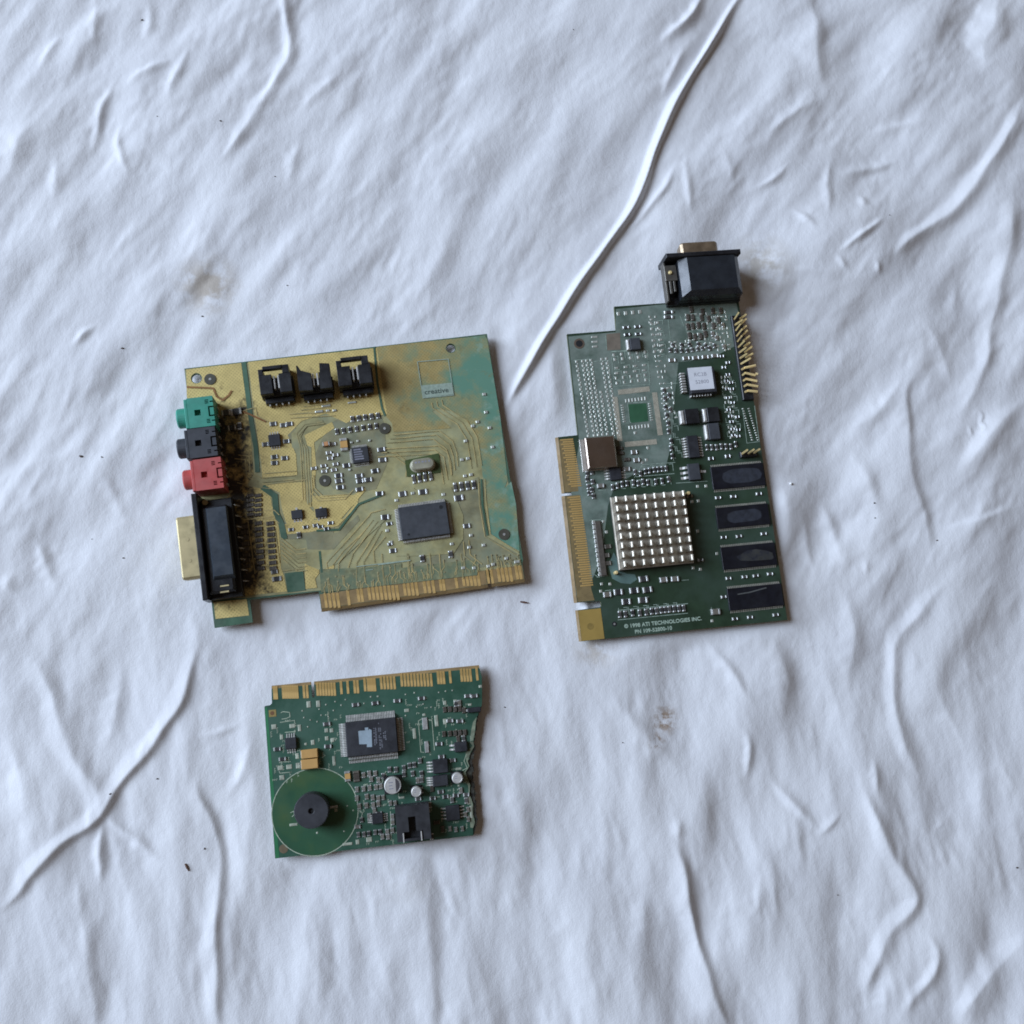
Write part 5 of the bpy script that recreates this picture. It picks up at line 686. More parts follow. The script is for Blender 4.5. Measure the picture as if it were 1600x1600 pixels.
SMDCACHE = {}
SMDK = {'r': (RESB, SOLDER, "resistor"), 'g': (CAPG, SOLDER, "ceramic_capacitor"), 'b': (RESBR, DULLTIN, "resistor"), 'y': (TAN, SOLDER, "tantalum_capacitor"), 'o': (ORANGE, SOLDER, "tantalum_capacitor")}
def smds(lst, parent):
    rnd = random.Random(5); done = []
    for k, x, y, w, h, ht in lst:
        if any(abs(x - a) < (w + c) * .42 and abs(y - b) < (h + d) * .42 for a, b, c, d in done): continue
        done.append((x, y, w, h))
        ln, wd = max(w, h), min(w, h); ln = round(ln * 5) / 5; wd = round(min(wd, ln * .62) * 5) / 5; key = (k, ln, wd, ht)
        if key not in SMDCACHE:
            mb = MB(); e = ln * .24
            mb.box(-ln / 2 + e, -wd / 2 + .04, 0, ln / 2 - e, wd / 2 - .04, ht, 0, .06)
            for sgn in (-1, 1):
                a, b = sorted((sgn * ln / 2, sgn * (ln / 2 - e))); rg = lambda q, z: [(a + q, -wd / 2 + q, z), (b - q * .5, -wd / 2 + q, z), (b - q * .5, wd / 2 - q, z), (a + q, wd / 2 - q, z)]
                mb.loft([rg(-.1, 0), rg(0, ht * .6), rg(.07, ht * .88), rg(min(.24, e * .5), ht + .04)], 1)
            body, end, nm = SMDK[k]; SMDCACHE[key] = (mb.mesh(nm, [body, end]), nm)
        me, nm = SMDCACHE[key]
        link(nm, me, parent, loc=(x, y, T + rnd.uniform(0, .1)), rz=(0 if w >= h else math.pi / 2) + rnd.uniform(-.05, .05))

def leads(mb, x0, y0, x1, y1, sides, z1, L, wd, m=0, th=.16, base=T):
    """gull-wing legs: sides = {'W': n, ...}"""
    prof = [(-.1, z1), (L * .35, z1), (L * .62, .16), (L, .16)]
    for sd, n in sides.items():
        for i in range(n):
            t = (i + .5) / n
            for (a, za), (b, zb) in zip(prof, prof[1:]):
                if sd in 'WE':
                    y = y0 + .4 + (y1 - y0 - .8) * t; sg = -1 if sd == 'W' else 1; bx = x0 if sd == 'W' else x1
                    P = [(bx + sg * a, y - wd / 2, base + za - th), (bx + sg * a, y + wd / 2, base + za - th), (bx + sg * a, y + wd / 2, base + za), (bx + sg * a, y - wd / 2, base + za)]
                    Q = [(bx + sg * b, y - wd / 2, base + zb - th), (bx + sg * b, y + wd / 2, base + zb - th), (bx + sg * b, y + wd / 2, base + zb), (bx + sg * b, y - wd / 2, base + zb)]
                else:
                    x = x0 + .4 + (x1 - x0 - .8) * t; sg = -1 if sd == 'S' else 1; by = y0 if sd == 'S' else y1
                    P = [(x - wd / 2, by + sg * a, base + za - th), (x + wd / 2, by + sg * a, base + za - th), (x + wd / 2, by + sg * a, base + za), (x - wd / 2, by + sg * a, base + za)]
                    Q = [(x - wd / 2, by + sg * b, base + zb - th), (x + wd / 2, by + sg * b, base + zb - th), (x + wd / 2, by + sg * b, base + zb), (x - wd / 2, by + sg * b, base + zb)]
                mb.loft([P, Q], m)
    return mb
def chip(parent, r, ht, sides, L=1.6, wd=.35, body=CHIPB, dots=(), name="chip", lead=TIN, seam=True):
    x, y, w, h = r; x0, x1, y0, y1 = x - w / 2, x + w / 2, y - h / 2, y + h / 2; zm = T + .15 + (ht - .15) * .5; d = .12 * ht
    mb = MB(); rc = lambda q, z: [(x0 + q, y0 + q, z), (x1 - q, y0 + q, z), (x1 - q, y1 - q, z), (x0 + q, y1 - q, z)]
    mb.loft([rc(d, T + .15), rc(0, zm - .08), rc(0, zm + .08), rc(d * .9, T + ht - .06), rc(d * .9 + .08, T + ht)])
    o = mb.build(name, body, parent)
    if sides: leads(MB(), x0, y0, x1, y1, sides, ht * .5, L, wd).build("leads", lead, o)
    for dx, dy, rr in dots: MB().cyl(x + dx, y + dy, T + ht - .02, T + ht + .02, rr, 16).build("dimple", DARK, o)
    return o
def holed_box(mb, x0, y0, z0, x1, y1, z1, holes, m=0):
    xs = sorted({x0, x1, *[q for h in holes for q in (h[0], h[2])]}); ys = sorted({y0, y1, *[q for h in holes for q in (h[1], h[3])]})
    for a, b in zip(xs, xs[1:]):
        for c, d in zip(ys, ys[1:]):
            mx, my = (a + b) / 2, (c + d) / 2
            if not any(h[0] < mx < h[2] and h[1] < my < h[3] for h in holes): mb.box(a, c, z0, b, d, z1, m)
    return mb
def pads(lst, parent, m=PADM, h=.10, name="solder_pads"):
    mb = MB()
    for x, y, w, hh in lst: q = min(.2, w * .3, hh * .3); mb.loft([[(x - w / 2 + i, y - hh / 2 + i, z), (x + w / 2 - i, y - hh / 2 + i, z), (x + w / 2 - i, y + hh / 2 - i, z), (x - w / 2 + i, y + hh / 2 - i, z)] for i, z in ((0, T + .02), (0, T + h - .02), (q, T + h + .08))])
    return mb.build(name, m, parent, kind="stuff")
def inside(x, y, p):
    c = False
    for (x0, y0), (x1, y1) in zip(p, p[1:] + p[:1]):
        if (y0 > y) != (y1 > y) and x < (x1 - x0) * (y - y0) / (y1 - y0) + x0: c = not c
    return c
def sheet(polys, z, name, m, parent, holes=()):
    mb = MB()
    for i, p in enumerate(polys):
        lp = [[tuple(q) for q in p]] + [circle(cx, cy, r + .25) for cx, cy, r in holes if inside(cx, cy, p)]
        mb.prism(lp, T + z - .012, T + z + .009 * i)
    return mb.build(name, m, parent)
def lines(polys, w, z, name, m, parent, jitter=6):
    mb = MB()
    for i, p in enumerate(polys): mb.ribbon(p, w, T + z + .006 * (i % jitter))
    return mb.build(name, m, parent, kind="stuff")
def lettering(body, x, y, size, m, parent, z, rz=0, name="lettering", sx=1.0, bold=0.0):
    cu = bpy.data.curves.new(name, 'FONT'); cu.body = body; cu.size = size * MM; cu.space_character = 1.05; cu.offset = size * MM * bold
    cu.materials.append(m); o = bpy.data.objects.new(name, cu); COL.objects.link(o); o.parent = parent
    bpy.context.view_layer.update()
    me = bpy.data.meshes.new_from_object(o.evaluated_get(bpy.context.evaluated_depsgraph_get())); bpy.data.objects.remove(o)
    o = link(name, me, parent, kind="stuff", loc=(x, y, z), rz=rz); o.scale[0] = sx
    return o

# ---------------------------------------------------------------- the cloth
SP, NG = 0.8, 860
GX = (np.arange(NG) - NG / 2) * SP
XX, YY = np.meshgrid(GX, GX)
def band(seed, wl, stretch, ang):
    """random relief of one wavelength, drawn out along a direction"""
    n = 1024; r = np.random.RandomState(seed).standard_normal((n, n)); k = np.fft.fftfreq(n, SP)
    KX, KY = np.meshgrid(k, k); a = math.radians(ang); al = KX * math.cos(a) + KY * math.sin(a); ac = -KX * math.sin(a) + KY * math.cos(a)
    q = (ac * wl) ** 2 + (al * wl * stretch) ** 2
    h = np.fft.ifft2(np.fft.fft2(r) * q * np.exp(-q)).real; h /= h.std(); return h[:NG, :NG]
def sm(x, a, b): t = np.clip((x - a) / (b - a), 0, 1); return t * t * (3 - 2 * t)
def cloth_height():
    left = 1 - sm(XX, -60, 120); low = 1 - sm(YY, -120, 20)
    dirs = [(58, left * (1 - low)), (92, low), (48, (1 - left) * (1 - low))]
    h = np.zeros_like(XX); WX = band(90, 38, 1, 0); WY = band(91, 38, 1, 0)
    for i, (a, w) in enumerate(dirs):
        f = .50 * band(10 + i, 40, 2.0, a) + .21 * band(20 + i, 19, 2.7, a + 5)
        amp = .5 + .5 * sm(band(80 + i, 60, 1.2, a), -.6, 1.2)
        f += amp * .070 * band(30 + i, 10, 3.0, a - 6) - amp * .105 * (np.abs(band(40 + i, 13, 3.2, a + 9)) - .8)
        f += amp * .036 * band(35 + i, 12, 1.5, a - 65) * (1.35 - .8 * low) - amp * .048 * (np.abs(band(45 + i, 15, 1.7, a - 40)) - .8) * (1.3 - .8 * low)
        f += amp * .034 * band(50 + i, 5.6, 2.2, a + 14) + .006 * band(60 + i, 2.9, 1.3, a)
        h += f * w
    h += (.35 + .65 * np.maximum(1 - left, low * (1 - left) * 1.3)) * 1.0 * band(70, 75, 1.6, 70)
    for P, hh, wl, wr in FOLDS:
        sharp = hh > 4; hh *= 1.15; wl *= 1.25; wr *= 1.0 if sharp else 1.35
        P = np.array(P)
        for _ in range(3 if len(P) > 2 else 0):           # round the corners
            Q = np.empty((2 * len(P) - 2, 2)); Q[0::2] = .75 * P[:-1] + .25 * P[1:]; Q[1::2] = .25 * P[:-1] + .75 * P[1:]; Q[0] = P[0]; Q[-1] = P[-1]; P = Q
        m = 5.5 * max(wl, wr) + 2
        ix = np.where((GX > P[:, 0].min() - m) & (GX < P[:, 0].max() + m))[0]; iy = np.where((GX > P[:, 1].min() - m) & (GX < P[:, 1].max() + m))[0]
        if not len(ix) or not len(iy): continue
        sl = (slice(iy[0], iy[-1] + 1), slice(ix[0], ix[-1] + 1)); wa = .15 if wl < .8 or sharp else .7; X, Y = XX[sl] + wa * WX[sl], YY[sl] + wa * WY[sl]
        wob = 1.0
        best = np.full(X.shape, 1e9); sg = np.zeros_like(X); tt = np.zeros_like(X)
        seg = np.hypot(*(np.diff(P, axis=0).T)); cum = np.concatenate([[0], np.cumsum(seg)]); tot = cum[-1]
        for k in range(len(P) - 1):
            A, D = P[k], P[k + 1] - P[k]; u = ((X - A[0]) * D[0] + (Y - A[1]) * D[1]) / (D @ D); u = np.clip(u, 0, 1)
            dx, dy = X - A[0] - u * D[0], Y - A[1] - u * D[1]; d = np.hypot(dx, dy); b = d < best
            best = np.where(b, d, best); s_ = dx * (1 if abs(D[1]) * 1.6 > abs(D[0]) else 0) - dy * (0 if abs(D[1]) * 1.6 > abs(D[0]) else 1)
            sg = np.where(b, s_, sg); tt = np.where(b, (cum[k] + u * seg[k]) / tot, tt)
        wl = wl * (1 + .28 * np.sin(tt * 9.0 + P[0, 0]) * np.cos(tt * 23.0 + P[0, 1])); w = wl + (wr - wl) * sm(sg, -.6, .6)
        tp = np.minimum(1, np.minimum(tt, 1 - tt) / (.2 if tot > 60 else .48) + .03); tp = tp * tp * (3 - 2 * tp); w = w * (.55 + .45 * tp); hh = hh * (1.0 if tot > 60 else 1.25)
        q = best / w
        ramp = np.where(sg < 0, np.clip(1 - best / (wl * 1.25 * (.55 + .45 * tp)), 0, 1) ** 1.15, np.exp(-(best / wr) ** 2)); k = .8 if sharp else .5
        h[sl] += hh * tp * (k * ramp + (1 - k) * (0.7 * np.exp(-q * q) + 0.3 * np.exp(-1.5 * q)) - .22 * np.exp(-(best / (2.6 * wl)) ** 2))
    # the boards press the cloth flat and it billows up a little beneath them
    for k, rects in FOOT.items():
        (ox, oy), an = BOARDS[k]; a = math.radians(an); lx = (XX - ox) * math.cos(a) + (YY - oy) * math.sin(a); ly = -(XX - ox) * math.sin(a) + (YY - oy) * math.cos(a)
        d = np.full(XX.shape, 1e9)
        for x0, y0, x1, y1 in rects:
            dx = np.maximum(x0 - lx, lx - x1); dy = np.maximum(y0 - ly, ly - y1); d = np.minimum(d, np.where((dx > 0) & (dy > 0), np.hypot(np.maximum(dx, 0), np.maximum(dy, 0)), np.maximum(dx, dy)))
        w = 1 - sm(d, 0, 9); h = h * (1 - w) + w * (np.clip(h, -.6, .5) * .35 + 2.45 * sm(-d, 1.0, 7.0))
        h = np.where(d < 0, np.minimum(h, ZB - .1), h)
    return h
FOOT = {1: [(0, -99, 126.5, 0), (42.6, -107, 126, -99), (0.3, -107, 15.3, -99)], 2: [(0, -131.5, 79, 0), (-10, -131.5, 0, -45), (22, -10, 78, 11)], 3: [(0, -58, 78, 0), (3, -10, 86, 7.8)]}
HZ = cloth_height()
def cloth_z(x, y):
    i = int(round(x / SP + NG / 2)); j = int(round(y / SP + NG / 2)); return float(HZ[min(max(j, 0), NG - 1), min(max(i, 0), NG - 1)])

def cloth_material():
    m = bpy.data.materials.new("white_cloth"); m.use_nodes = True; nt = m.node_tree; N = nt.nodes; L = nt.links; b = N["Principled BSDF"]
    tc = N.new("ShaderNodeTexCoord")
    def noise(sc, det=4, r=.6, vec=None, dim=None):
        n = N.new("ShaderNodeTexNoise"); n.inputs["Scale"].default_value = sc; n.inputs["Detail"].default_value = det; n.inputs["Roughness"].default_value = r
        L.new(vec or tc.outputs["Object"], n.inputs["Vector"]); return n.outputs["Fac"]
    def rng(v, a, c, x=0.0, y=1.0):
        r = N.new("ShaderNodeMapRange"); L.new(v, r.inputs[0])
        for i, q in zip((1, 2, 3, 4), (a, c, x, y)): r.inputs[i].default_value = q
        return r.outputs[0]
    def math_(op, a, c):
        n = N.new("ShaderNodeMath"); n.operation = op
        for s_, q in zip(n.inputs, (a, c)):
            if isinstance(q, (int, float)): s_.default_value = q
            else: L.new(q, s_)
        return n.outputs[0]
    def mix(f, a, c):
        x = N.new("ShaderNodeMix"); x.data_type = 'RGBA'; L.new(f, x.inputs[0])
        for sock, q in ((x.inputs[6], a), (x.inputs[7], c)):
            if isinstance(q, tuple): sock.default_value = q + (1,)
            else: L.new(q, sock)
        return x.outputs[2]
    c = mix(rng(noise(22, 5), .35, .65), (0.775, 0.775, 0.79), (0.815, 0.815, 0.825))
    # old stains, the one by the video connector also painting its shadow: centre, radius, strength, colour, break-up
    for (x, y), r, st, colr, sc, th in zip(STAIN_AND_SHADOW, (7.5, 5, 16, 12, 18, 12), (1., 1., .7, .55, .6, .25), ((.33, .22, .13), (.33, .22, .14), (.45, .37, .27), (.5, .42, .32), (.42, .36, .27), (.6, .55, .45)), (330, 330, 110, 140, 90, 60), (.44, .46, .38, .42, .38, .40)):
        d = N.new("ShaderNodeVectorMath"); d.operation = 'DISTANCE'; L.new(tc.outputs["Object"], d.inputs[0]); d.inputs[1].default_value = (x * MM, y * MM, 0)
        f = rng(d.outputs["Value"], r * MM * .25, r * MM, 1, 0)
        f = math_('MULTIPLY', f, rng(noise(sc, 5, .65), th, th + .16)); c = mix(math_('MULTIPLY', f, st), c, colr)
    L.new(c, b.inputs["Base Color"]); b.inputs["Roughness"].default_value = .85; b.inputs["Specular IOR Level"].default_value = .15
    b.inputs["Sheen Weight"].default_value = .08
    mp = N.new("ShaderNodeMapping"); mp.inputs["Rotation"].default_value = (0, 0, .6); mp.inputs["Scale"].default_value = (1.25, .9, 1); L.new(tc.outputs["Object"], mp.inputs[0])
    hgt = math_('ADD', math_('MULTIPLY', noise(300, 5, .62, mp.outputs[0]), .8), math_('MULTIPLY', noise(1700, 3, .6), .30))
    bp = N.new("ShaderNodeBump"); bp.inputs["Strength"].default_value = .46; bp.inputs["Distance"].default_value = 0.0006
    L.new(hgt, bp.inputs["Height"]); L.new(bp.outputs[0], b.inputs["Normal"])
    return m
def build_cloth():
    vs = np.stack([XX * MM, YY * MM, HZ * MM], -1).reshape(-1, 3)
    i = np.arange(NG - 1); a = (i[:, None] * NG + i[None, :]).ravel(); q = np.stack([a, a + 1, a + NG + 1, a + NG], 1)
    me = bpy.data.meshes.new("tablecloth"); me.vertices.add(len(vs)); me.vertices.foreach_set("co", vs.ravel().astype(np.float32))
    me.loops.add(q.size); me.loops.foreach_set("vertex_index", q.ravel().astype(np.int32)); me.polygons.add(len(q))
    me.polygons.foreach_set("loop_start", (np.arange(len(q)) * 4).astype(np.int32)); me.polygons.foreach_set("loop_total", np.full(len(q), 4, np.int32))
    me.polygons.foreach_set("use_smooth", np.ones(len(q), bool)); me.update(calc_edges=True); me.materials.append(cloth_material())
    o = link("tablecloth", me, kind="structure"); o["label"] = "creased white cloth spread under the three circuit boards"; o["category"] = "cloth"
build_cloth()

def fingers(pts, w, h, parent, along='y', alt=0.0):
    cache = {}
    for i, (x, y) in enumerate(pts):
        hh = h - (alt if i % 2 else 0)
        if hh not in cache:
            mb = MB(); mb.box(*((-w / 2, -hh / 2, .0, w / 2, hh / 2, .07) if along == 'y' else (-hh / 2, -w / 2, .0, hh / 2, w / 2, .07)), 0, .03); cache[hh] = mb.mesh("gold_contact", [GOLD])
        dx, dy = (0, 0) if along == 'y' else (((alt / 2) if i % 2 else 0), 0)
        link("gold_contact", cache[hh], parent, loc=(x + dx, y + dy, T + .03))
def wedge(mb, axis, a0, a1, b0, b1, m):
    """bevelled card edge running along x ('x') or y ('y') from a0 to a1, thinning from b0 out to b1"""
    P = []
    for a in (a0, a1):
        for b, lo, hi in ((b0, 0, T), (b1, .45, T - .75)):
            for z in (lo, hi): P.append((a, b, z) if axis == 'x' else (b, a, z))
    mb.add(P, [(0, 1, 3, 2), (4, 6, 7, 5), (1, 5, 7, 3), (0, 2, 6, 4), (2, 3, 7, 6), (0, 4, 5, 1)], m)

# ================================================================ sound card
(ox, oy), an = BOARDS[1]
S1 = thing("sound_card", "gold and green sound card with green, black and red audio jacks and brass game port", "sound card", (ox, oy, ZB), math.radians(an))
mb = MB()
out = [(0, 0), (126.4, 0), (126.6, -98.4), (126.1, -99.4), (126.0, -106.0), (112.2, -106.0), (112.2, -99.6), (111.8, -99.2), (110.9, -99.2), (110.5, -99.6), (110.5, -106.0), (42.6, -106.0), (42.5, -98.9), (15.6, -98.4), (15.3, -98.9), (15.3, -107.4), (.35, -107.4)]
mb.prism([out, circle(4.4, -4.7, 2.0), circle(110.1, -4.5, 1.9)], 0, T, 0, 1)
wedge(mb, 'x', 42.6, 110.5, -106.0, -107.3, 2); wedge(mb, 'x', 112.2, 126.0, -106.0, -107.3, 2)
pcb1 = mb.build("circuit_board", [MASK1, FR4G, FR4], S1)
H1 = ((4.4, -4.7, 2.0), (110.1, -4.5, 1.9))
sheet(BASE1, .02, "copper_pour", OLIVE, pcb1, H1); sheet(GREEN1, .075, "copper_pour", MASK1B, pcb1)
sheet(POUR1, .10, "copper_pour", POUR, pcb1, H1)
sheet(POUR1R[:1], .10, "copper_pour", POURW, pcb1, H1); sheet(POUR1R[1:], .14, "copper_pour", POURW, pcb1)
sheet(OLIVE1, .21, "copper_pour", OLIVE, pcb1)
sheet(MOTTLE1, .25, "copper_pour", MOTT, pcb1)
sheet([[(42.75, -100.2), (110.35, -100.2), (110.35, -105.9), (42.75, -105.9)], [(112.35, -100.2), (125.8, -100.2), (125.8, -105.9), (112.35, -105.9)]], .03, "edge_strip", FR4, pcb1)
lines(GAP1[:1], 1.9, .26, "mask_gap", MASK1, pcb1); lines(GAP1[1:2], 2.4, .275, "mask_gap", MASK1, pcb1); lines(GAP1[2:], .9, .29, "mask_gap", MASK1, pcb1)
sheet(TEAL1, .27, "mask_gap", MASK1, pcb1)
lines(TRACE1, .34, .34, "traces", TRACE, pcb1)
rq = random.Random(21); tl = []; dots = []
for x, y in FINGER1:                                     # tracks fanning up from the contacts
    x += rq.uniform(-.1, .1); y0 = -100.4; l1 = rq.uniform(.8, 3.4); jog = rq.choice((-1, -.6, .6, 1, 0)) * rq.uniform(.6, 2.2); l2 = rq.uniform(.4, 4.5)
    tl.append([(x, y0), (x, y0 + l1), (x + jog, y0 + l1 + abs(jog)), (x + jog, y0 + l1 + abs(jog) + l2)]); dots.append((x + jog, y0 + l1 + abs(jog) + l2))
    if rq.random() < .7:
        a = x + .6; l3 = rq.uniform(.5, 2.5); tl.append([(a, y0 + .3), (a, y0 + .3 + l3), (a + rq.uniform(-.8, .8), y0 + 1.2 + l3)]); dots.append((tl[-1][-1]))
for k in range(14): dots.append((rq.uniform(44, 124), rq.uniform(-99.5, -90)))
lines(tl, .3, .34, "traces", TRACE, pcb1)
mb = MB()
for x, y in dots: mb.cyl(x, y, T + .2, T + .4, .34, 8)
mb.build("vias", mat("via_rings", (.40, .35, .19), .45, .1, .3, 500), pcb1, kind="stuff")
lines(SILK1, .34, .39, "silkscreen", SILK1M, pcb1); sheet(SILKBAND1, .43, "silkscreen", SILK1M, pcb1)
lettering("creative", 96.3, -23.3, 3.0, mat("dark_lettering", (.075, .105, .085), .6), pcb1, T + .46, rz=-.02, sx=1.0, bold=.02)
rs = MB()
for p in RUST1: rs.ribbon(p, .75, T + .40)
rs.build("rust_stain", RUST, pcb1)
for x, y in VIA1:
    v = MB().cyl(x, y, T, T + .42, 2.35, 24, 0).build("plated_hole", VIAD, S1); MB().cyl(x, y, T + .1, T + .52, .55, 12).build("solder_fill", SOLDER, v)
pads(PAD1, S1, h=.5); smds(SMD1, S1)
fingers(FINGER1, 1.06, 6.0, S1)

def jack(x, y, w, h, m, name):
    zt = T + 12; x0, x1, y0, y1 = x - w / 2 + .8, x + w / 2, y - h / 2 + .12, y + h / 2 - .12
    j = link(name, None, S1)
    mb = MB(); mb.box(x0, y0, T, x1, y1, zt - 2.2, 0)
    sq = (x0 + 2.6, y - 1.3, x0 + 5.0, y + 1.1); hs = [sq] + [(x0 + 7.0 + .0, y + sgn * 4.0 - .18 + k * .62, x0 + 8.4, y + sgn * 4.0 + .18 + k * .62) for sgn in (-1, 1) for k in (-1, 0, 1)]
    hs += [(x1 - 2.1, y - 2.2, x1 - 1.5, y + 2.0), (x1 - 1.5, y + 1.4, x1 + .01, y + 2.0), (x1 - 1.5, y - 2.2, x1 + .01, y - 1.6), (x1 - 1.2, y + 3.6, x1 + .01, y + 4.1), (x1 - 1.2, y - 4.2, x1 + .01, y - 3.7)]
    holed_box(mb, x0, y0, zt - 2.2, x1, y1, zt, hs); mb.build("housing", m, j)
    f = MB().box(x0 - 1.3, y0 + .15, T - 1.2, x0 - .02, y1 - .15, zt - .5, 0, .25); f.build("front_plate", m, j)
    MB().lathe_x([(x0 - 1.2, 4.0), (x0 - 4.6, 4.0), (x0 - 5.1, 3.6), (x0 - 5.1, 1.9), (x0 - 2.0, 1.85), (x0 - 2.0, .01)], y - .2, T + 6.2, 28).build("barrel", m, j, smooth=False)
    pins = MB()
    for k in (-1, 0, 1): pins.box(x1, y + k * 3.4 - .4, T, x1 + .5, y + k * 3.4 + .4, T + 4)
    pins.build("terminals", TIN, j)
    return j
for (x, y, w, h), m in zip(JACK1, (GREENJ, GREYJ, REDJ)): jack(x, y, w, h, m, "audio_jack")

# game port
gp = link("game_port", None, S1)
mb = MB(); mb.box(-.9, -97.1, T - 1.5, 1.3, -54.9, T + 12.2, 0, .35); mb.build("flange", BLACK, gp)
mb = MB(); yc, z0, z1 = -75.4, T + 1.8, T + 9.6
sec = [(yc - 11.2, z0), (yc + 11.2, z0), (yc + 12.2, z0 + .9), (yc + 12.5, z1 - .9), (yc + 11.6, z1), (yc - 11.6, z1), (yc - 12.5, z1 - .9), (yc - 12.2, z0 + .9)]
mb.loft([[(-1.0, y, z) for y, z in sec], [(-7.6, y, z) for y, z in sec], [(-8.1, yc + (y - yc) * .975, z0 + 3.9 + (z - z0 - 3.9) * .93) for y, z in sec]]); sh = mb.build("shell", SHELL, gp)
for dy in (-5.2, 3.2): MB().cyl(-4.6, yc + dy, z1 - .02, z1 + .1, .8, 12).build("dimple", SHELL, sh)
mb = MB(); mb.box(1.35, -96.8, T, 13.6, -57.0, T + 5.6, 0, .4); mb.box(1.35, -94.9, T + 5.0, 11.6, -60.2, T + 9.8, 0, .9); mb.build("housing", BLACK, gp)
mb = MB(); mb.loft([[(3.6, -89.8, T + 9.7), (12.1, -89.8, T + 9.7), (12.1, -61.0, T + 9.7), (3.6, -61.0, T + 9.7)], [(4.5, -88.4, T + 12), (11.7, -88.4, T + 12), (11.7, -61.5, T + 12), (4.5, -61.5, T + 12)]]); mb.build("top_block", GLOSSB, gp)
for x, y, w, h in DSUB1['slots']: MB().box(x - w / 2, y - .32, T + 9.75, x + w / 2, y + .32, T + 10.05, 0, .1).build("rivet", SHELL, gp)
mb = MB()
for i in range(8): mb.rod((14.1, -60 - i * 4.4, T + 4.4), (15.6, -60 - i * 4.4, T), .3, 0, 6)
mb.build("terminals", TIN, gp)
MB().cyl(3.2, -57.9, T + 5.5, T + 6.5, 1.1, 12).build("rivet", SHELL, gp)

# three four-pin sockets, the middle one broken
for i, (x, y, w, h) in enumerate(HEAD1):
    hd = link("pin_socket", None, S1)
    if i == 1: hd["label"] = "broken black socket without its latch bar"
    z = T + 9; mb = MB(); y0, y1 = y - h / 2, y + h / 2
    mb.box(x - w / 2, y0, T, x + w / 2, y + h * (.16 if i != 1 else .05), T + 5.2, 0, .15)
    top = y1 - (0 if i != 1 else 2.2)
    if i == 1:
        mb.prism([(x - w / 2, y0 + .6), (x - .1 * w, y0 + .2), (x - .1 * w, y + .16 * h), (x - .38 * w, y + .30 * h), (x - .46 * w, y1), (x - w / 2, y1)], T + 5, z)
        mb.prism([(x + .12 * w, y0 + .4), (x + .47 * w, y0 + .4), (x + .47 * w, y1 - .6), (x + .18 * w, y1), (x + .16 * w, y + .16 * h), (x + .12 * w, y + .16 * h)], T + 5, z)
    else:
        mb.box(x - w / 2, y0 + .3, T + 5, x - .12 * w, y + .2 * h, z, 0, .15); mb.box(x - w / 2, y + .2 * h, T, x - .36 * w, y1 - .9, z - .3, 0, .15)
        mb.box(x + .1 * w, y0 + .3, T + 5, x + .46 * w, y + .2 * h, z, 0, .15); mb.box(x + .22 * w, y + .2 * h, T, x + .42 * w, y1, z - .1, 0, .15)
        mb.box(x - .36 * w, y1 - 1.5, z - 2.4, x + .22 * w, y1, z + .3, 0, .2)
    mb.box(x - .42 * w, y0 - 2.2, T, x + .46 * w, y0, T + 3.2, 0, .2)
    mb.build("housing", BLACK, hd)
    for k in range(4):
        px = x - .3 * w + k * 2.54
        MB().box(px - .28, y0 - 3.1, T, px + .28, y0 - 2.25, T + 2.4, 0, .1).build("lead", TIN, hd)
    for k in (-.055, .075): MB().box(x + k * w - .3, y - .3 * h, T + 5, x + k * w + .3, y + .16 * h, T + 8.2, 0, .1).build("contact", TIN, hd)

chip(S1, CHIP1['big'], 3.0, {'W': 20, 'E': 20, 'S': 30, 'N': 30}, 2.3, .42, CHIPG, dots=((7.6, 4.6, .8), (-7.0, -4.8, .5)))
cd = chip(S1, CHIP1['codec'], 1.9, {'W': 12, 'E': 12, 'S': 12, 'N': 12}, 1.1, .26)
x, y, w, h = CHIP1['codec']; mb = MB(); rr = random.Random(3)
for k in range(5): mb.box(x - 2.6, y + 2.0 - k * 1.0, T + 1.89, x - 2.6 + rr.uniform(2.5, 4.6), y + 2.6 - k * 1.0, T + 1.925)
mb.build("marking", mat("chip_print_pale", (.22, .22, .26), .6), cd)
x, y, w, h = CHIP1['crystal']; mb = MB()
def stadium(w, h, z, q=0): return [(x + (w / 2 - h / 2) * s_ + (h / 2 - q) * math.cos(a), y + (h / 2 - q) * math.sin(a), z) for s_, lo in ((1, -90), (-1, 90)) for a in [math.radians(lo + 18 * k) for k in range(11)]]
mb.loft([stadium(w + 1, h + .9, T + .1), stadium(w + 1, h + .9, T + .6), stadium(w, h, T + .7), stadium(w, h, T + 3.0), stadium(w, h, T + 3.5, .5)]); cr = mb.build("crystal", mat("crystal_can", (.52, .50, .38), .32, .55, .15, 250, dust=.3, dcol=(.2, .19, .11)), S1)
sheet([[(x - 7, y - 4), (x + 7.4, y - 4), (x + 7.4, y + 4.2), (x - 7, y + 3)]], .375, "mask_gap", mat("mask_deep_green", (.07, .10, .035), .4), pcb1)  # dark green background pad under the crystal
mb = MB(); 
for k, ww in enumerate((1.1, .9, 1.2, .8, 1.0)): mb.box(x - 3.2 + k * 1.4, y + .5, T + 3.49, x - 3.2 + k * 1.4 + ww * .8, y + 1.2, T + 3.52)
mb.build("marking", INK, cr)
chip(S1, CHIP1['so8'], 1.6, {'S': 4, 'N': 4}, 1.2, .45)
for k in ('sota', 'sotb'): chip(S1, CHIP1[k], 1.4, {'S': 3, 'N': 1}, 1.1, .8)

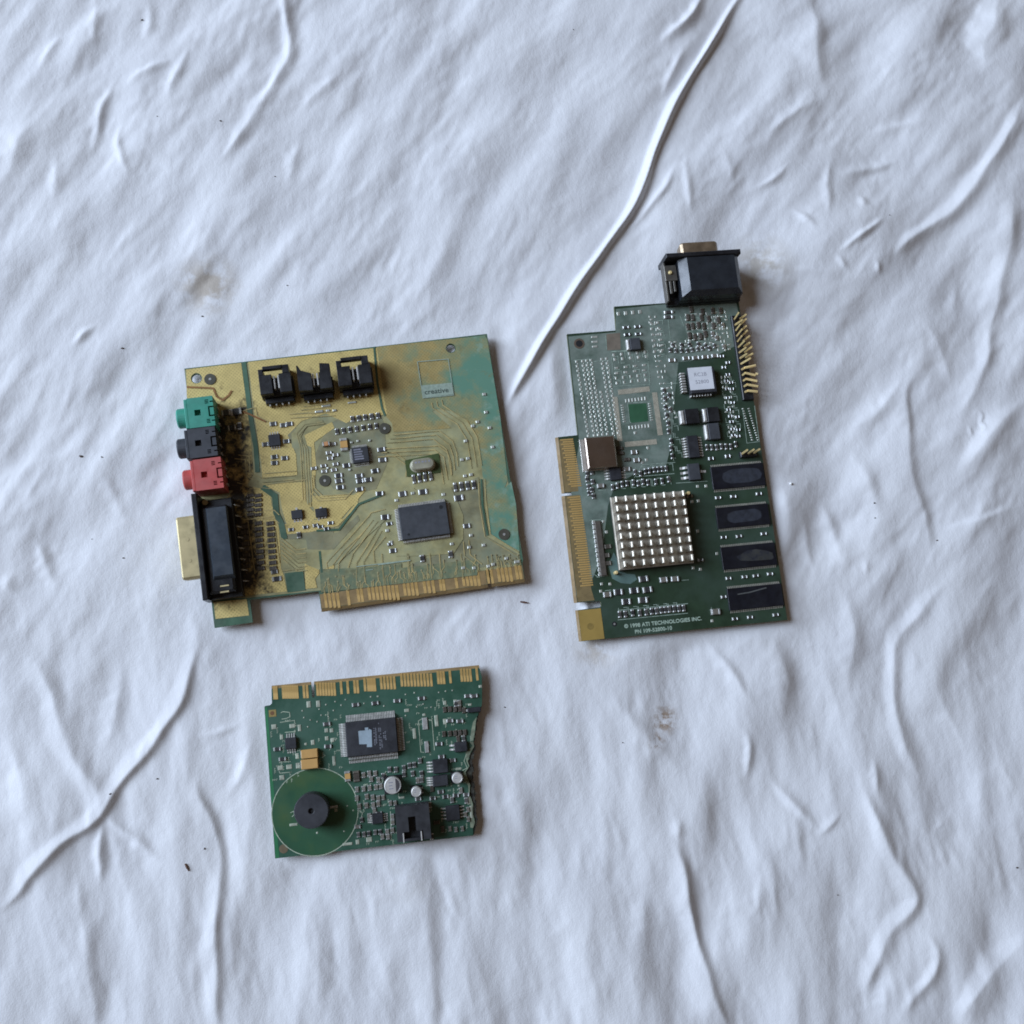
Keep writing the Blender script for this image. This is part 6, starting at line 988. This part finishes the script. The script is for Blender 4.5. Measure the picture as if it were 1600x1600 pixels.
# ================================================================ graphics card
(ox, oy), an = BOARDS[2]
S2 = thing("graphics_card", "dark green graphics card with gold pin heatsink and black video connector at its end", "graphics card", (ox, oy, ZB), math.radians(an))
out = [(0, 0), (21.4, .1), (21.7, .4), (22.2, 10.9), (78.2, 11.0), (79.1, -131.5), (-9.3, -131.2), (-9.4, -118.3), (.3, -118.0), (.7, -117.6), (.6, -115.8), (.2, -115.4), (-9.3, -115.2), (-9.2, -70.2), (-1.3, -70.2), (-.9, -69.9), (-.9, -69.3), (-1.3, -69.0), (-9.2, -69.0), (-9.1, -44.9), (-.9, -44.7), (-.6, -44.4)]
mb = MB(); mb.prism([out], 0, T, 0, 1)
wedge(mb, 'y', -69.0, -44.9, -9.1, -10.3, 2); wedge(mb, 'y', -115.2, -70.2, -9.2, -10.5, 2); wedge(mb, 'y', -131.2, -118.3, -9.3, -10.3, 2)
pcb2 = mb.build("circuit_board", [MASK2, FR4G, FR4], S2)
sheet([[(-9.0, -46), (-3.2, -46), (-3.2, -68.8), (-9.0, -68.8)], [(-9.05, -70.4), (-2.9, -70.4), (-2.7, -110.5), (-1.9, -115), (-9.05, -115)]], .03, "edge_strip", mat("brown_laminate", (.235, .17, .075), .5), pcb2)
MB().prism([(-9.2, -131.1), (.3, -131.1), (.2, -118.5), (-9.3, -118.5)], T + .01, T + .09).build("gold_tab", mat("gold_tab_plating", (.46, .315, .09), .42, .3, .12, 90), S2)
fingers(FINGER2, .62, 5.4, S2, 'x', .9)
sheet(SHEEN2, .012, "painted_sheen", MASK2T, pcb2)  # hazy sheen of the upper board, painted as a lighter teal sheet
sheet(GREENSQ2, .05, "mask_square", MASK2L, pcb2); sheet(PATCH2, .05, "dusty_patch", DUSTY, pcb2)
sheet([[(5.6, -101), (8.6, -96), (10.2, -100), (10, -103.5), (13.2, -105.4), (16.4, -106), (17, -108.2), (14, -109.8), (10, -109), (6.6, -106.8)]], .05, "flux_smear", TEALW, pcb2)
lines(SILK2, .26, .10, "silkscreen", SILK2M, pcb2)
pads(PAD2, S2); smds(SMD2, S2)
mb = MB()
for (A, Bq), nn in COMB2:
    A, Bq = Vector(A), Vector(Bq); d = (Bq - A).normalized(); n_ = int((Bq - A).length / .5); hor = abs(d.x) > abs(d.y)
    for k in range(n_):
        p = A + d * (k + .5) * .5
        if hor: mb.box(p.x - .17, p.y - 1.1, T + .02, p.x + .17, p.y + 1.1, T + .11)
        else: mb.box(p.x - 1.1, p.y - .17, T + .02, p.x + 1.1, p.y + .17, T + .11)
mb.build("solder_pads", mat("beige_pads", (.60, .54, .42), .42, .2, .15, 500), S2, kind="stuff")
lettering("\u00a9 1998 ATI TECHNOLOGIES INC.", 9.2, -127.7, 2.15, TXT2M, pcb2, T + .12, rz=-.002, sx=1.0, bold=.035)
lettering("PN 109-52800-10", 13.3, -130.35, 2.1, TXT2M, pcb2, T + .12, sx=1.0, bold=.035)
for x, y in HOLE2[:1]:
    v = MB().cyl(x, y, T, T + .10, 2.3, 24).build("plated_hole", mat("brown_pad", (.12, .085, .06), .5), S2); MB().cyl(x, y, T + .05, T + .14, 1.5, 20).build("hole", DARK, v)
MB().cyl(*HOLE2[1], T + .05, T + .12, 1.4, 20).build("plated_hole", mat("gold_shade", (.36, .25, .075), .4, .2), S2)
v = MB().cyl(*HOLE2[2], T, T + .10, 1.0, 16).build("plated_hole", DARK, S2); MB().cyl(*HOLE2[2], T, T + .2, .45, 10).build("solder_fill", SOLDER, v)

# video connector
vc = link("video_connector", None, S2)
mb = MB(); mb.box(44.4, 26.6, T - 1.2, 77.6, 28.6, T + 12.6, 0, .3); mb.build("flange", BLACK, vc)
mb = MB(); xc, z0, z1 = 60.4, T + 2.3, T + 10.2
sec = [(xc - 7.0, z0), (xc + 7.0, z0), (xc + 7.9, z0 + .9), (xc + 8.3, z1 - 1), (xc + 7.3, z1), (xc - 7.3, z1), (xc - 8.3, z1 - 1), (xc - 7.9, z0 + .9)]
mb.loft([[(x, 28.5, z) for x, z in sec], [(x, 33.3, z) for x, z in sec], [(xc + (x - xc) * .96, 33.9, z0 + 4 + (z - z0 - 4) * .92) for x, z in sec]]); mb.build("shell", BRONZE, vc)
mb = MB()
ring = lambda xa, xb, ya, yb, z: [(xa, ya, z), (xb, ya, z), (xb, yb, z), (xa, yb, z)]
mb.loft([ring(45.2, 78, 8.8, 26.6, T + .1), ring(45.2, 78, 8.8, 26.6, T + 2.6)]); mb.loft([ring(50.0, 77.2, 9.0, 26.6, T + 2.5), ring(49.6, 77.2, 9.2, 26.6, T + 5.4)])
mb.build("housing", BLACK, vc)
mb = MB(); mb.loft([ring(50.0, 77.0, 9.3, 26.5, T + 5.3), ring(50.0, 76.9, 9.6, 26.5, T + 9.6), ring(53.5, 74.6, 11.6, 26.4, T + 12.0)]); mb.build("top_block", mat("video_block", (.020, .024, .030), .24, 0, .2, 200, dust=.1, dcol=(.06, .065, .065)), vc)
mb = MB(); mb.box(44.2, 9.2, T + 2.6, 45.0, 26.6, T + 7.2, 0, .1); mb.box(44.2, 18.0, T + 7.0, 49.6, 25.0, T + 7.8, 0, .15); mb.box(45.8, 12.4, T + 6.2, 46.8, 18.2, T + 7.5, 0, .1); mb.box(47.6, 13.2, T + 6.2, 48.5, 18.2, T + 7.5, 0, .1); mb.build("bracket", mat("dark_tin", (.16, .15, .13), .45, .6, .3, 200), vc)
MB().cyl(46.6, 21.6, T + 7.7, T + 8.6, .8, 12, 0, .2).build("rivet", BRASS, vc)

# pin header, lower pins bent over
ph = link("pin_header", None, S2)
MB().box(73.3, -35.6, T, 78.2, 2.6, T + 1.6, 0, .3).build("header_strip", BLACK, ph)
rr = random.Random(8)
for r_ in range(14):
    for c_ in range(2):
        x, y = 74.55 + c_ * 2.54, .9 - r_ * 2.54; mb = MB(); b0 = (x, y, T + 1.5)
        if r_ < 8:
            tipp = (x + rr.uniform(-.6, .8), y + rr.uniform(-.6, .6), T + 8.6 + rr.uniform(-.5, .4)); mb.rod(b0, tipp, .46)
        elif r_ == 8:
            if c_: continue
            mb.rod(b0, (x + 2.6, y + .6, T + 7.4), .46)
        else:
            if c_: continue
            e = (x + .5, y + rr.uniform(-.1, .3), T + 3.9); mb.rod(b0, e, .46); mb.rod(e, (x + rr.uniform(3.8, 5.6), y - .4 + rr.uniform(-1.5, 1.5), T + 4.2 + rr.uniform(0, 1.4)), .5)
        mb.build("pin", BRASS, ph)
MB().rod((79.2, -25.2, T + 4.6), (80.2, -25.5, T + 4.8), .55, 0, 6).build("pin", BRASS, ph)
jh = link("pin_header", None, S2)
MB().box(68.4, -60.8, T, 75.4, -58.3, T + 2.2, 0, .3).build("header_strip", BLACK, jh)
for x, y in PINHDR2['low']: MB().rod((x, y - .9, T + 2.2), (x + .4, y - .6, T + 8.2), .46).build("pin", BRASS, jh)

# memory chips
for x, y, w, h in MEM2:
    c_ = chip(S2, (x, y, w, h - 1.9), 1.2, {'N': 30, 'S': 30}, .95, .36, MEMB, name="memory_chip", lead=mat("grey_leads", (.50, .47, .40), .40, .3, .2, 500))
    c2 = MB(); rr = random.Random(int(x * 10 - y)); n = 22; a_, b_ = w * rr.uniform(.30, .40), (h - 2.6) * rr.uniform(.26, .36); sx_ = rr.uniform(0, .08) * w
    pl = [(x + sx_ + a_ * math.copysign(abs(math.cos(t)) ** .55, math.cos(t)) * (1 + rr.uniform(-.03, .03)), y + b_ * math.copysign(abs(math.sin(t)) ** .8, math.sin(t)) * (1 + rr.uniform(-.08, .08)) + .03 * (a_ * math.cos(t))) for t in [2 * math.pi * k / n for k in range(n)]]
    if -110 < y < -95:
        c2.prism([(x - 4, y - 1.6), (x + 1, y - 2.2), (x + 9.6, y - 2.4), (x + 10.6, y - 1.9), (x + 10.4, y + .4), (x + 8, y + 1.5), (x + 3.6, y + 2.6), (x - .6, y + 2.4), (x - 3.4, y + 1), (x - 5.6, y + .2)], T + 1.19, T + 1.225); c2.build("pale_patch", mat("dried_smear", (.05, .05, .045), .6, 0, .4, 400, second=(.018, .02, .028), s2=200, t2=(.42, .58)), c_)
    elif y > -110: c2.prism(pl, T + 1.19, T + 1.225); c2.build("pale_patch", SLATE, c_)  # lighter slate oval on the chip top
    else:
        c2.ribbon([(x - w * .32, y + 1.9), (x - w * .1, y + 2.2), (x + w * .16, y + 3.2), (x + w * .22, y + 3.4)], .5, T + 1.23); c2.build("scratch", mat("pale_scratch", (.10, .105, .10), .6), c_)

# heatsink
hs = link("heat_sink", None, S2)
MB().box(9.6, -104, T, 41, -73.4, T + 2.2, 0, .2).build("processor", CHIPB, hs)
MB().box(9.2, -103.9, T + 2.2, 41.2, -73.2, T + 3.9, 0, .35).build("base_plate", SINK, hs)
mb = MB(); mb.box(-.5, -1.2, 0, .5, 1.2, 4.3, 0, 0); mb.loft([[(-.5 + q, -1.2 + q, z), (.5 - q, -1.2 + q, z), (.5 - q, 1.2 - q, z), (-.5 + q, 1.2 - q, z)] for q, z in ((0, 4.3), (.02, 4.42), (.36, 4.60))], 1); pin = mb.mesh("fin_pin", [SINK, SINKTOP])
for i in range(8):
    for j in range(8): link("fin_pin", pin, hs, loc=(10.75 + i * 4.08 + .02 * j, -74.9 - j * 3.86, T + 3.9))
for (x, y) in ((43.2, -74.2), (8.1, -104.6)): MB().cyl(x, y, T, T + 3.0, .75, 10, 0, .2).build("spring_pin", BRASS, hs)

pl = CHIP2['plcc']; x, y, w, h = pl
c_ = chip(S2, (x + 1.2, y, w - 2.4, h), 4.2, {}, name="memory_chip", body=CHIPB)
mb = MB()
for k in range(8): mb.box(x - w / 2 - .7, y - h * .36 + k * 1.15, T + .1, x - w / 2 + 1.5, y - h * .36 + k * 1.15 + .6, T + 2.6, 0, .2); mb.box(x - w * .30 + k * 1.25, y - h / 2 - .6, T + .1, x - w * .30 + k * 1.25 + .6, y - h / 2 + .4, T + 2.4, 0, .2)
mb.build("leads", TIN, c_)
x, y, w, h = CHIP2['sticker']; st = MB().box(x - w / 2, y - h / 2, T + 4.17, x + w / 2, y + h / 2, T + 4.27, 0, 0, rot=.0).build("paper_label", PAPER, c_)
lettering("RC2B", x - 2.9, y + 1.0, 2.3, INK, c_, T + 4.29); lettering("52800", x - 2.7, y - 2.3, 2.3, INK, c_, T + 4.29)
chip(S2, CHIP2['so14'], 1.8, {'W': 8, 'E': 8}, 1.9, .6); chip(S2, CHIP2['so8'], 1.7, {'W': 4, 'E': 4}, 2.0, .6)
chip(S2, CHIP2['reg'], 1.9, {'W': 3, 'E': 1}, 3.0, 1.0, CHIPG)
for k, m_ in (('tanta', BLACK), ('tantb', BLACK), ('tantc', CHIPG), ('tantd', CHIPG)):
    x, y, w, h = CHIP2[k]; mb = MB(); e = w * .27
    mb.box(x - w / 2 + e, y - h / 2, T, x + w / 2, y + h / 2, T + 2.4, 0, .2); mb.box(x - w / 2 + .2, y - h / 2 + .3, T, x - w / 2 + e - .02, y + h / 2 - .3, T + 2.0, 1, .5); mb.build("tantalum_capacitor", [m_, TIN], S2)
x, y, w, h = CHIP2['crystal']; mb = MB(); mb.box(x - w / 2 - .5, y - h / 2 - .3, T + .1, x + w / 2 + .1, y + h / 2, T + .7, 0, .1); mb.box(x - w / 2 + 1.2, y - h / 2, T + .6, x + w / 2, y + h / 2 - .2, T + 4.6, 1, .5); mb.build("oscillator_can", [STEEL, mat("oscillator_lid", (.40, .33, .28), .22, .95, .12, 120)], S2)
x, y, w, h = CHIP2['strip']; mb = MB().box(x - w * .30, y - h / 2 + .3, T, x + w * .32, y + h / 2 - .3, T + 1.1, 0, .2); rp = mb.build("resistor_pack", RESBR, S2)
mb = MB()
for k in range(12): mb.box(x - w * .55, y + h / 2 - 1.0 - k * 1.98 - .5, T + .1, x - w * .22, y + h / 2 - 1.0 - k * 1.98 + .45, T + .9, 0, .2)
mb.build("terminals", SOLDER, rp)

# ================================================================ modem card
(ox, oy), an = BOARDS[3]
S3 = thing("modem_card", "small green modem card with round black buzzer and snapped-off ragged edge", "modem card", (ox, oy, ZB), math.radians(an))
out = [(0, -.2), (.3, .2), (2.2, .3), (3.0, 1.0), (3.2, 6.6), (18.7, 6.6), (18.7, 2.0), (19.0, 1.6), (19.5, 1.6), (19.8, 2.0), (19.8, 6.6), (86.0, 6.6), (86.6, 3.0), (86.2, -2.5), (85.7, -7.5), (85.1, -9.8), (83.2, -12.4), (82.3, -15.6), (81.6, -19.4), (80.7, -22.2), (80.9, -24.2), (79.4, -26.4), (77.9, -29.6), (78.3, -31.5), (76.6, -33.6), (77.2, -36.4), (78.0, -38.6), (77.4, -42.2), (78.4, -46.4), (78.0, -50.2), (78.6, -53.4), (77.6, -55.4), (77.4, -58.2), (.5, -58.0)]
def splinter_edge(P, seed, amt, test):
    """break up the snapped part of an outline into short ragged steps"""
    rq = random.Random(seed); Q = []
    for a, b in zip(P, P[1:] + P[:1]):
        Q.append(a)
        if test(a) and test(b):
            n = max(1, int(math.dist(a, b) / .55))
            for k in range(1, n): t = k / n; Q.append((a[0] + (b[0] - a[0]) * t + rq.uniform(-amt, amt), a[1] + (b[1] - a[1]) * t + rq.uniform(-.15, .15)))
    return Q
snapped = lambda p: p[0] > 76.4 and -57 < p[1] < -8
out = splinter_edge(out, 4, .32, snapped)
mb = MB(); mb.prism([out], 0, T, 0, 1); wedge(mb, 'x', 3.2, 18.7, 6.6, 7.8, 2); wedge(mb, 'x', 19.8, 86.0, 6.6, 7.8, 2)
pcb3 = mb.build("circuit_board", [MASK3, FR4G, FR4], S3)
mb = MB(); mb.prism(splinter_edge([(84.9, -9.2), (85.0, -10.4), (83.5, -13.0), (82.7, -16), (82.0, -19), (81.1, -22), (81.4, -25), (80.3, -28), (79.6, -30.5), (79.8, -33), (79.0, -35.5), (79.6, -38), (79.2, -42), (79.7, -46), (79.3, -50), (79.5, -53), (78.5, -56), (77.6, -58.2), (75.5, -58.0), (75.5, -34), (79, -20)], 6, .45, snapped), .3, T - .5); mb.prism(splinter_edge([(80.2, -24.5), (80.3, -26.5), (79.7, -29.5), (79.9, -33), (79.4, -37), (79.7, -43), (79.4, -48), (79.2, -52), (78.3, -56), (76, -56), (76, -36), (79, -25)], 7, .5, snapped), .05, .75); mb.build("broken_layer", BURN, S3)
fr = [(80.7, -22.2), (80.9, -24.2), (79.4, -26.4), (77.9, -29.6), (78.3, -31.5), (76.6, -33.6), (77.2, -36.4), (78.0, -38.6), (77.4, -42.2), (78.4, -46.4), (78.0, -50.2), (78.6, -53.4), (77.6, -55.4)]
mb = MB(); rq = random.Random(2); rim = [(x + rq.uniform(-.1, .1), y) for x, y in fr]; mb.prism(rim + [(x - rq.uniform(.3, 2.0), y + rq.uniform(-.6, .6)) for x, y in rim[::-1]], T + .02, T + .05); mb.prism([(83.0, -12.7), (81.5, -19.4), (80.7, -22), (79.6, -21.2), (80.4, -17.5), (81.4, -14.5)], T + .02, T + .05); mb.build("torn_rim", mat("torn_mask_rim", (.20, .23, .155), .7, 0, .4, 400), S3)
sheet([[(.12, -.4), (1.1, -.4), (2.1, -57.9), (.62, -57.9)]], .03, "clear_margin", MASK3L, pcb3)
MB().prism([circle(16.85, -42.3, 16.3, 48)], T + .02, T + .06).build("copper_disc", MASK3C, pcb3)
lines([circle(16.85, -42.3, 16.6, 64) + [circle(16.85, -42.3, 16.6, 64)[0]]], .34, .09, "silkscreen", SILK3M, pcb3)
rq = random.Random(12); tk = MB()
for x0, y0, x1, y1, n in ((1.5, -30, 12, -6, 26), (20, -27, 30, -2, 22), (50, -28, 66, -3, 18), (34, -57, 52, -30, 46), (60, -57, 77, -30, 34), (66, -24, 80, -2, 30)):
    for k in range(n):
        x, y = rq.uniform(x0, x1), rq.uniform(y0, y1); vert = rq.random() < .5
        for c_ in range(rq.choice((2, 2, 3))):
            cx, cy = (x, y - c_ * .75) if vert else (x + c_ * .75, y)
            tk.ribbon([(cx - .25, cy - .3), (cx - .25, cy + .3), (cx + .22, cy + .3 * rq.choice((0, 1)))], .17, T + .1 + .004 * c_)
tk.build("silkscreen", SILK3M, pcb3, kind="stuff")
lines(SILK3, .28, .10, "silkscreen", SILK3M, pcb3)
pads(PAD3, S3, mat("cream_pads", (.40, .42, .33), .5, .15, .25, 500)); smds(SMD3, S3); fingers(FINGER3, .95, 5.2, S3)
x, y = HOLE3[0]; v = MB().box(x - 1.3, y - 1.4, T, x + 1.5, y + 1.3, T + .09).build("plated_hole", mat("ochre_pad", (.30, .215, .07), .5), S3); MB().cyl(x, y, T + .05, T + .13, .8, 14).build("hole", mat("hole_brown", (.16, .08, .035), .7), v)
x, y = HOLE3[1]; MB().cyl(x, y, T + .02, T + .07, 1.7, 20).build("hole", mat("hole_tan", (.17, .13, .075), .6), S3)
for x, y, w, h in LUG3: MB().box(x - w / 2, y - h / 2, T, x + w / 2, y + h / 2, T + .55, 0, .15).build("solder_lug", SOLDER, S3)

q = chip(S3, CHIP3['qfp'], 3.3, {'W': 20, 'E': 20, 'S': 30, 'N': 30}, 2.5, .42, CHIPB)
sheet([[(a, b) for a, b in LOGO3[0]], [(a, b) for a, b in LOGO3[1]]], 3.31, "logo", LOGO, q)
mb = MB(); rr = random.Random(4)
for x, y, w, h in MARK3:
    yy = y + h / 2
    while yy > y - h / 2:
        d = rr.uniform(.3, .75)
        for sx_ in (-1, 1):
            if rr.random() < .85: mb.box(x + sx_ * w * .25 - w * .2, yy - d * .75, T + 3.29, x + sx_ * w * .25 + w * rr.uniform(.1, .22), yy, T + 3.325)
        yy -= d
mb.build("marking", MARKM, q)
bz = link("buzzer", None, S3); x, y = CHIP3['buzz']
mb = MB(); mb.loft([[(x + r_ * math.cos(t), y + r_ * math.sin(t), z) for t in [2 * math.pi * k / 32 for k in range(32)]] for r_, z in ((6.6, T + .3), (6.6, T + 7.9), (6.3, T + 8.4), (1.25, T + 8.4), (1.0, T + 8.2), (.95, T + 6.0))]); mb.build("housing", mat("buzzer_plastic", (.030, .031, .037), .5, 0, .2, 250, dust=.3, dcol=(.10, .10, .105)), bz)
MB().box(x - 1, y - 1, T + 6.9, x + 1, y + 1, T + 7.3).build("sound_hole", DARK, bz)
MB().rod((x + 5.5, y - .4, T), (x + 9.5, y - .2, T + .25), .5, 0, 8).build("terminal", SOLDER, bz)
for k, r_, ht in (('canb', 3.35, 5.2), ('cans', 2.05, 5.0), ('canr', 2.15, 5.0)):
    x, y = CHIP3[k]; cp = link("electrolytic_capacitor", None, S3)
    MB().box(x - r_ - .1, y - r_ - .1, T, x + r_ + .1, y + r_ + .1, T + .9, 0, .2).build("base", BLACK, cp)
    MB().loft([[(x + rr_ * math.cos(t), y + rr_ * math.sin(t), z) for t in [2 * math.pi * q_ / 28 for q_ in range(28)]] for rr_, z in ((r_ * .96, T + .9), (r_ * .90, T + 1.3), (r_, T + 1.6), (r_, T + ht - .4), (r_ - .12, T + ht - .1), (r_ - .4, T + ht), (r_ - .5, T + ht - .1))]).build("can", ALU, cp)
    seg = [(x + (r_ - .5) * math.cos(t), y + (r_ - .5) * math.sin(t)) for t in np.linspace(-1.15, 1.15, 14)]
    if k == 'canb': MB().prism(seg, T + ht - .12, T + ht - .06).build("polarity_mark", mat("dark_grey_print", (.07, .065, .07), .5), cp)
    mb = MB()
    for i_ in range(2 if k != 'canb' else 3): mb.box(x - r_ * .45, y + r_ * (.3 - .35 * i_), T + ht - .12, x - r_ * .45 + r_ * (.5 - .1 * (i_ % 2)), y + r_ * (.42 - .35 * i_), T + ht - .07)
    mb.build("marking", INK, cp)
cn = link("wafer_socket", None, S3); x, y, w, h = CHIP3['conn']; x0, x1, y0, y1 = x - w / 2, x + w / 2, y - h / 2, y + h / 2
mb = MB(); mb.box(x0, y0, T, x1, y1, T + 4.5); holed_box(mb, x0, y0, T + 4.5, x1, y1, T + 8, [(x0 + 4.7, y0 + 2.7, x0 + 7.5, y0 + 9.0), (x0 + 2.6, y0 + .9, x0 + 8.8, y0 + 3.5), (x0 + 9.6, y0 - .01, x0 + 10.1, y0 + 3.6)]); mb.build("housing", mat("socket_plastic", (.026, .027, .031), .42, 0, .2, 300, dust=.2, dcol=(.09, .09, .095)), cn)
for k in (0, 1): MB().box(x0 + 2.2 + k * 6.9, y0 - .35, T + 5.2, x0 + 2.7 + k * 6.9, y0 + 3.2, T + 8.08, 0, .1).build("contact", TIN, cn)
chip(S3, CHIP3['so8'], 1.6, {'N': 4, 'S': 4}, 1.6, .42)
for k in ('opta', 'optb'): chip(S3, CHIP3[k], 2.3, {'W': 4}, 2.3, .55, CHIPB)
chip(S3, CHIP3['so6'], 1.8, {'W': 4, 'E': 4}, 1.8, .5); chip(S3, CHIP3['so8b'], 1.9, {'W': 4, 'E': 4}, 1.9, .5); chip(S3, CHIP3['brk'], 1.8, {'W': 2}, 1.9, .7); chip(S3, CHIP3['brk2'], 1.4, {'W': 1}, 1.2, .9)
for k in ('tanta', 'tantb'):
    x, y, w, h = CHIP3[k]; mb = MB(); mb.box(x - w / 2, y - h / 2, T, x + w / 2, y + h / 2, T + 2.7, 0, .2); mb.box(x - w / 2 - .35, y - h / 2 + .4, T, x - w / 2 + .02, y + h / 2 - .4, T + 1.6, 1, .1); mb.build("tantalum_capacitor", [TAN, SOLDER], S3)

# ================================================================ crumbs on the cloth
CR = mat("crumb_brown", (.09, .062, .05), .8, 0, .3, 800)
CRUMB_LABEL = ("dark crumb nearest the top edge of the cloth left of the sharp fold", "oval dark crumb just left of the long curved fold at the top", "faint speck among the top corner creases, beside a larger oval crumb", "dark crumb under the faint tan stain above the sound card",
 "speck between the curved fold and the tan stain", "reddish crumb on the smooth cloth above the green audio jack", "longest brown crumb out beside the black audio jack", "round black speck beside the brass game port shell", "pale brown crumb next to the longest brown crumb", "crumb on the open cloth left of the modem card",
 "dark crumb on the ridge of the lower diagonal fold", "speck just above the pointed brown splinter", "speck at the tan stain's outer side, toward the middle", "speck close to the ragged edge of the modem card", "black crumb at the cloth's outer edge in the lower corner", "speck low on the rumpled corner beneath the graphics card",
 "upper of two dark crumbs right of the memory chips", "short dark crumb in the deep crease right of the memory chips", "lower of two dark crumbs right of the memory chips", "speck at the top, just left of the big bright fold", "speck left of the brown stain below the graphics card", "tiny speck at the tip of the short sharp crease by the video connector", "faint speck level with the brass game port, far from it")
for i, (x, y, s_, a) in enumerate(CRUMB):
    rr = random.Random(i); mb = MB(); z = cloth_z(x, y); n = 7
    mb.loft([[(x + s_ * .5 * k * math.cos(t) * rr.uniform(.75, 1.15), y + s_ * .3 * k * math.sin(t) * rr.uniform(.75, 1.15), z + zz) for t in [2 * math.pi * q_ / n for q_ in range(n)]] for k, zz in ((.7, -.15), (1, .12), (.5, .35))], rot=math.radians(a), org=(x, y))
    o = mb.build("crumb", CR); o["label"] = CRUMB_LABEL[i]; o["category"] = "crumb"; o["group"] = "crumbs scattered on the cloth"
for (x, y), a, ln, lab in zip(SPLINTER, (-8, -62), (3.6, 3.2), ("thin reddish brown splinter by the contact edge of the sound card", "pointed brown splinter on the bare cloth beside the modem card")):
    z = cloth_z(x, y) + .25; d = Vector((math.cos(math.radians(a)), math.sin(math.radians(a)))) * ln / 2; mb = MB(); mb.rod((x - d.x, y - d.y, z + .1), (x, y, z), .3, 0, 6, .45); mb.rod((x, y, z), (x + d.x, y + d.y, z), .45, 0, 6, .12)
    o = mb.build("splinter", mat("splinter_wood", (.15, .075, .05), .7)); o["label"] = lab; o["category"] = "splinter"
x, y = BEAD; z = cloth_z(x, y); mb = MB()
mb.loft([[(x + .62 * math.sin(p) * math.cos(t), y + .62 * math.sin(p) * math.sin(t), z + .5 - .6 * math.cos(p)) for t in [2 * math.pi * k / 12 for k in range(12)]] for p in (.3, .8, 1.3, 1.8, 2.3, 2.8)])
o = mb.build("bead", mat("white_bead", (.9, .9, .9), .3), smooth=True); o["label"] = "tiny round white bead on the cloth beside the memory chips"; o["category"] = "bead"
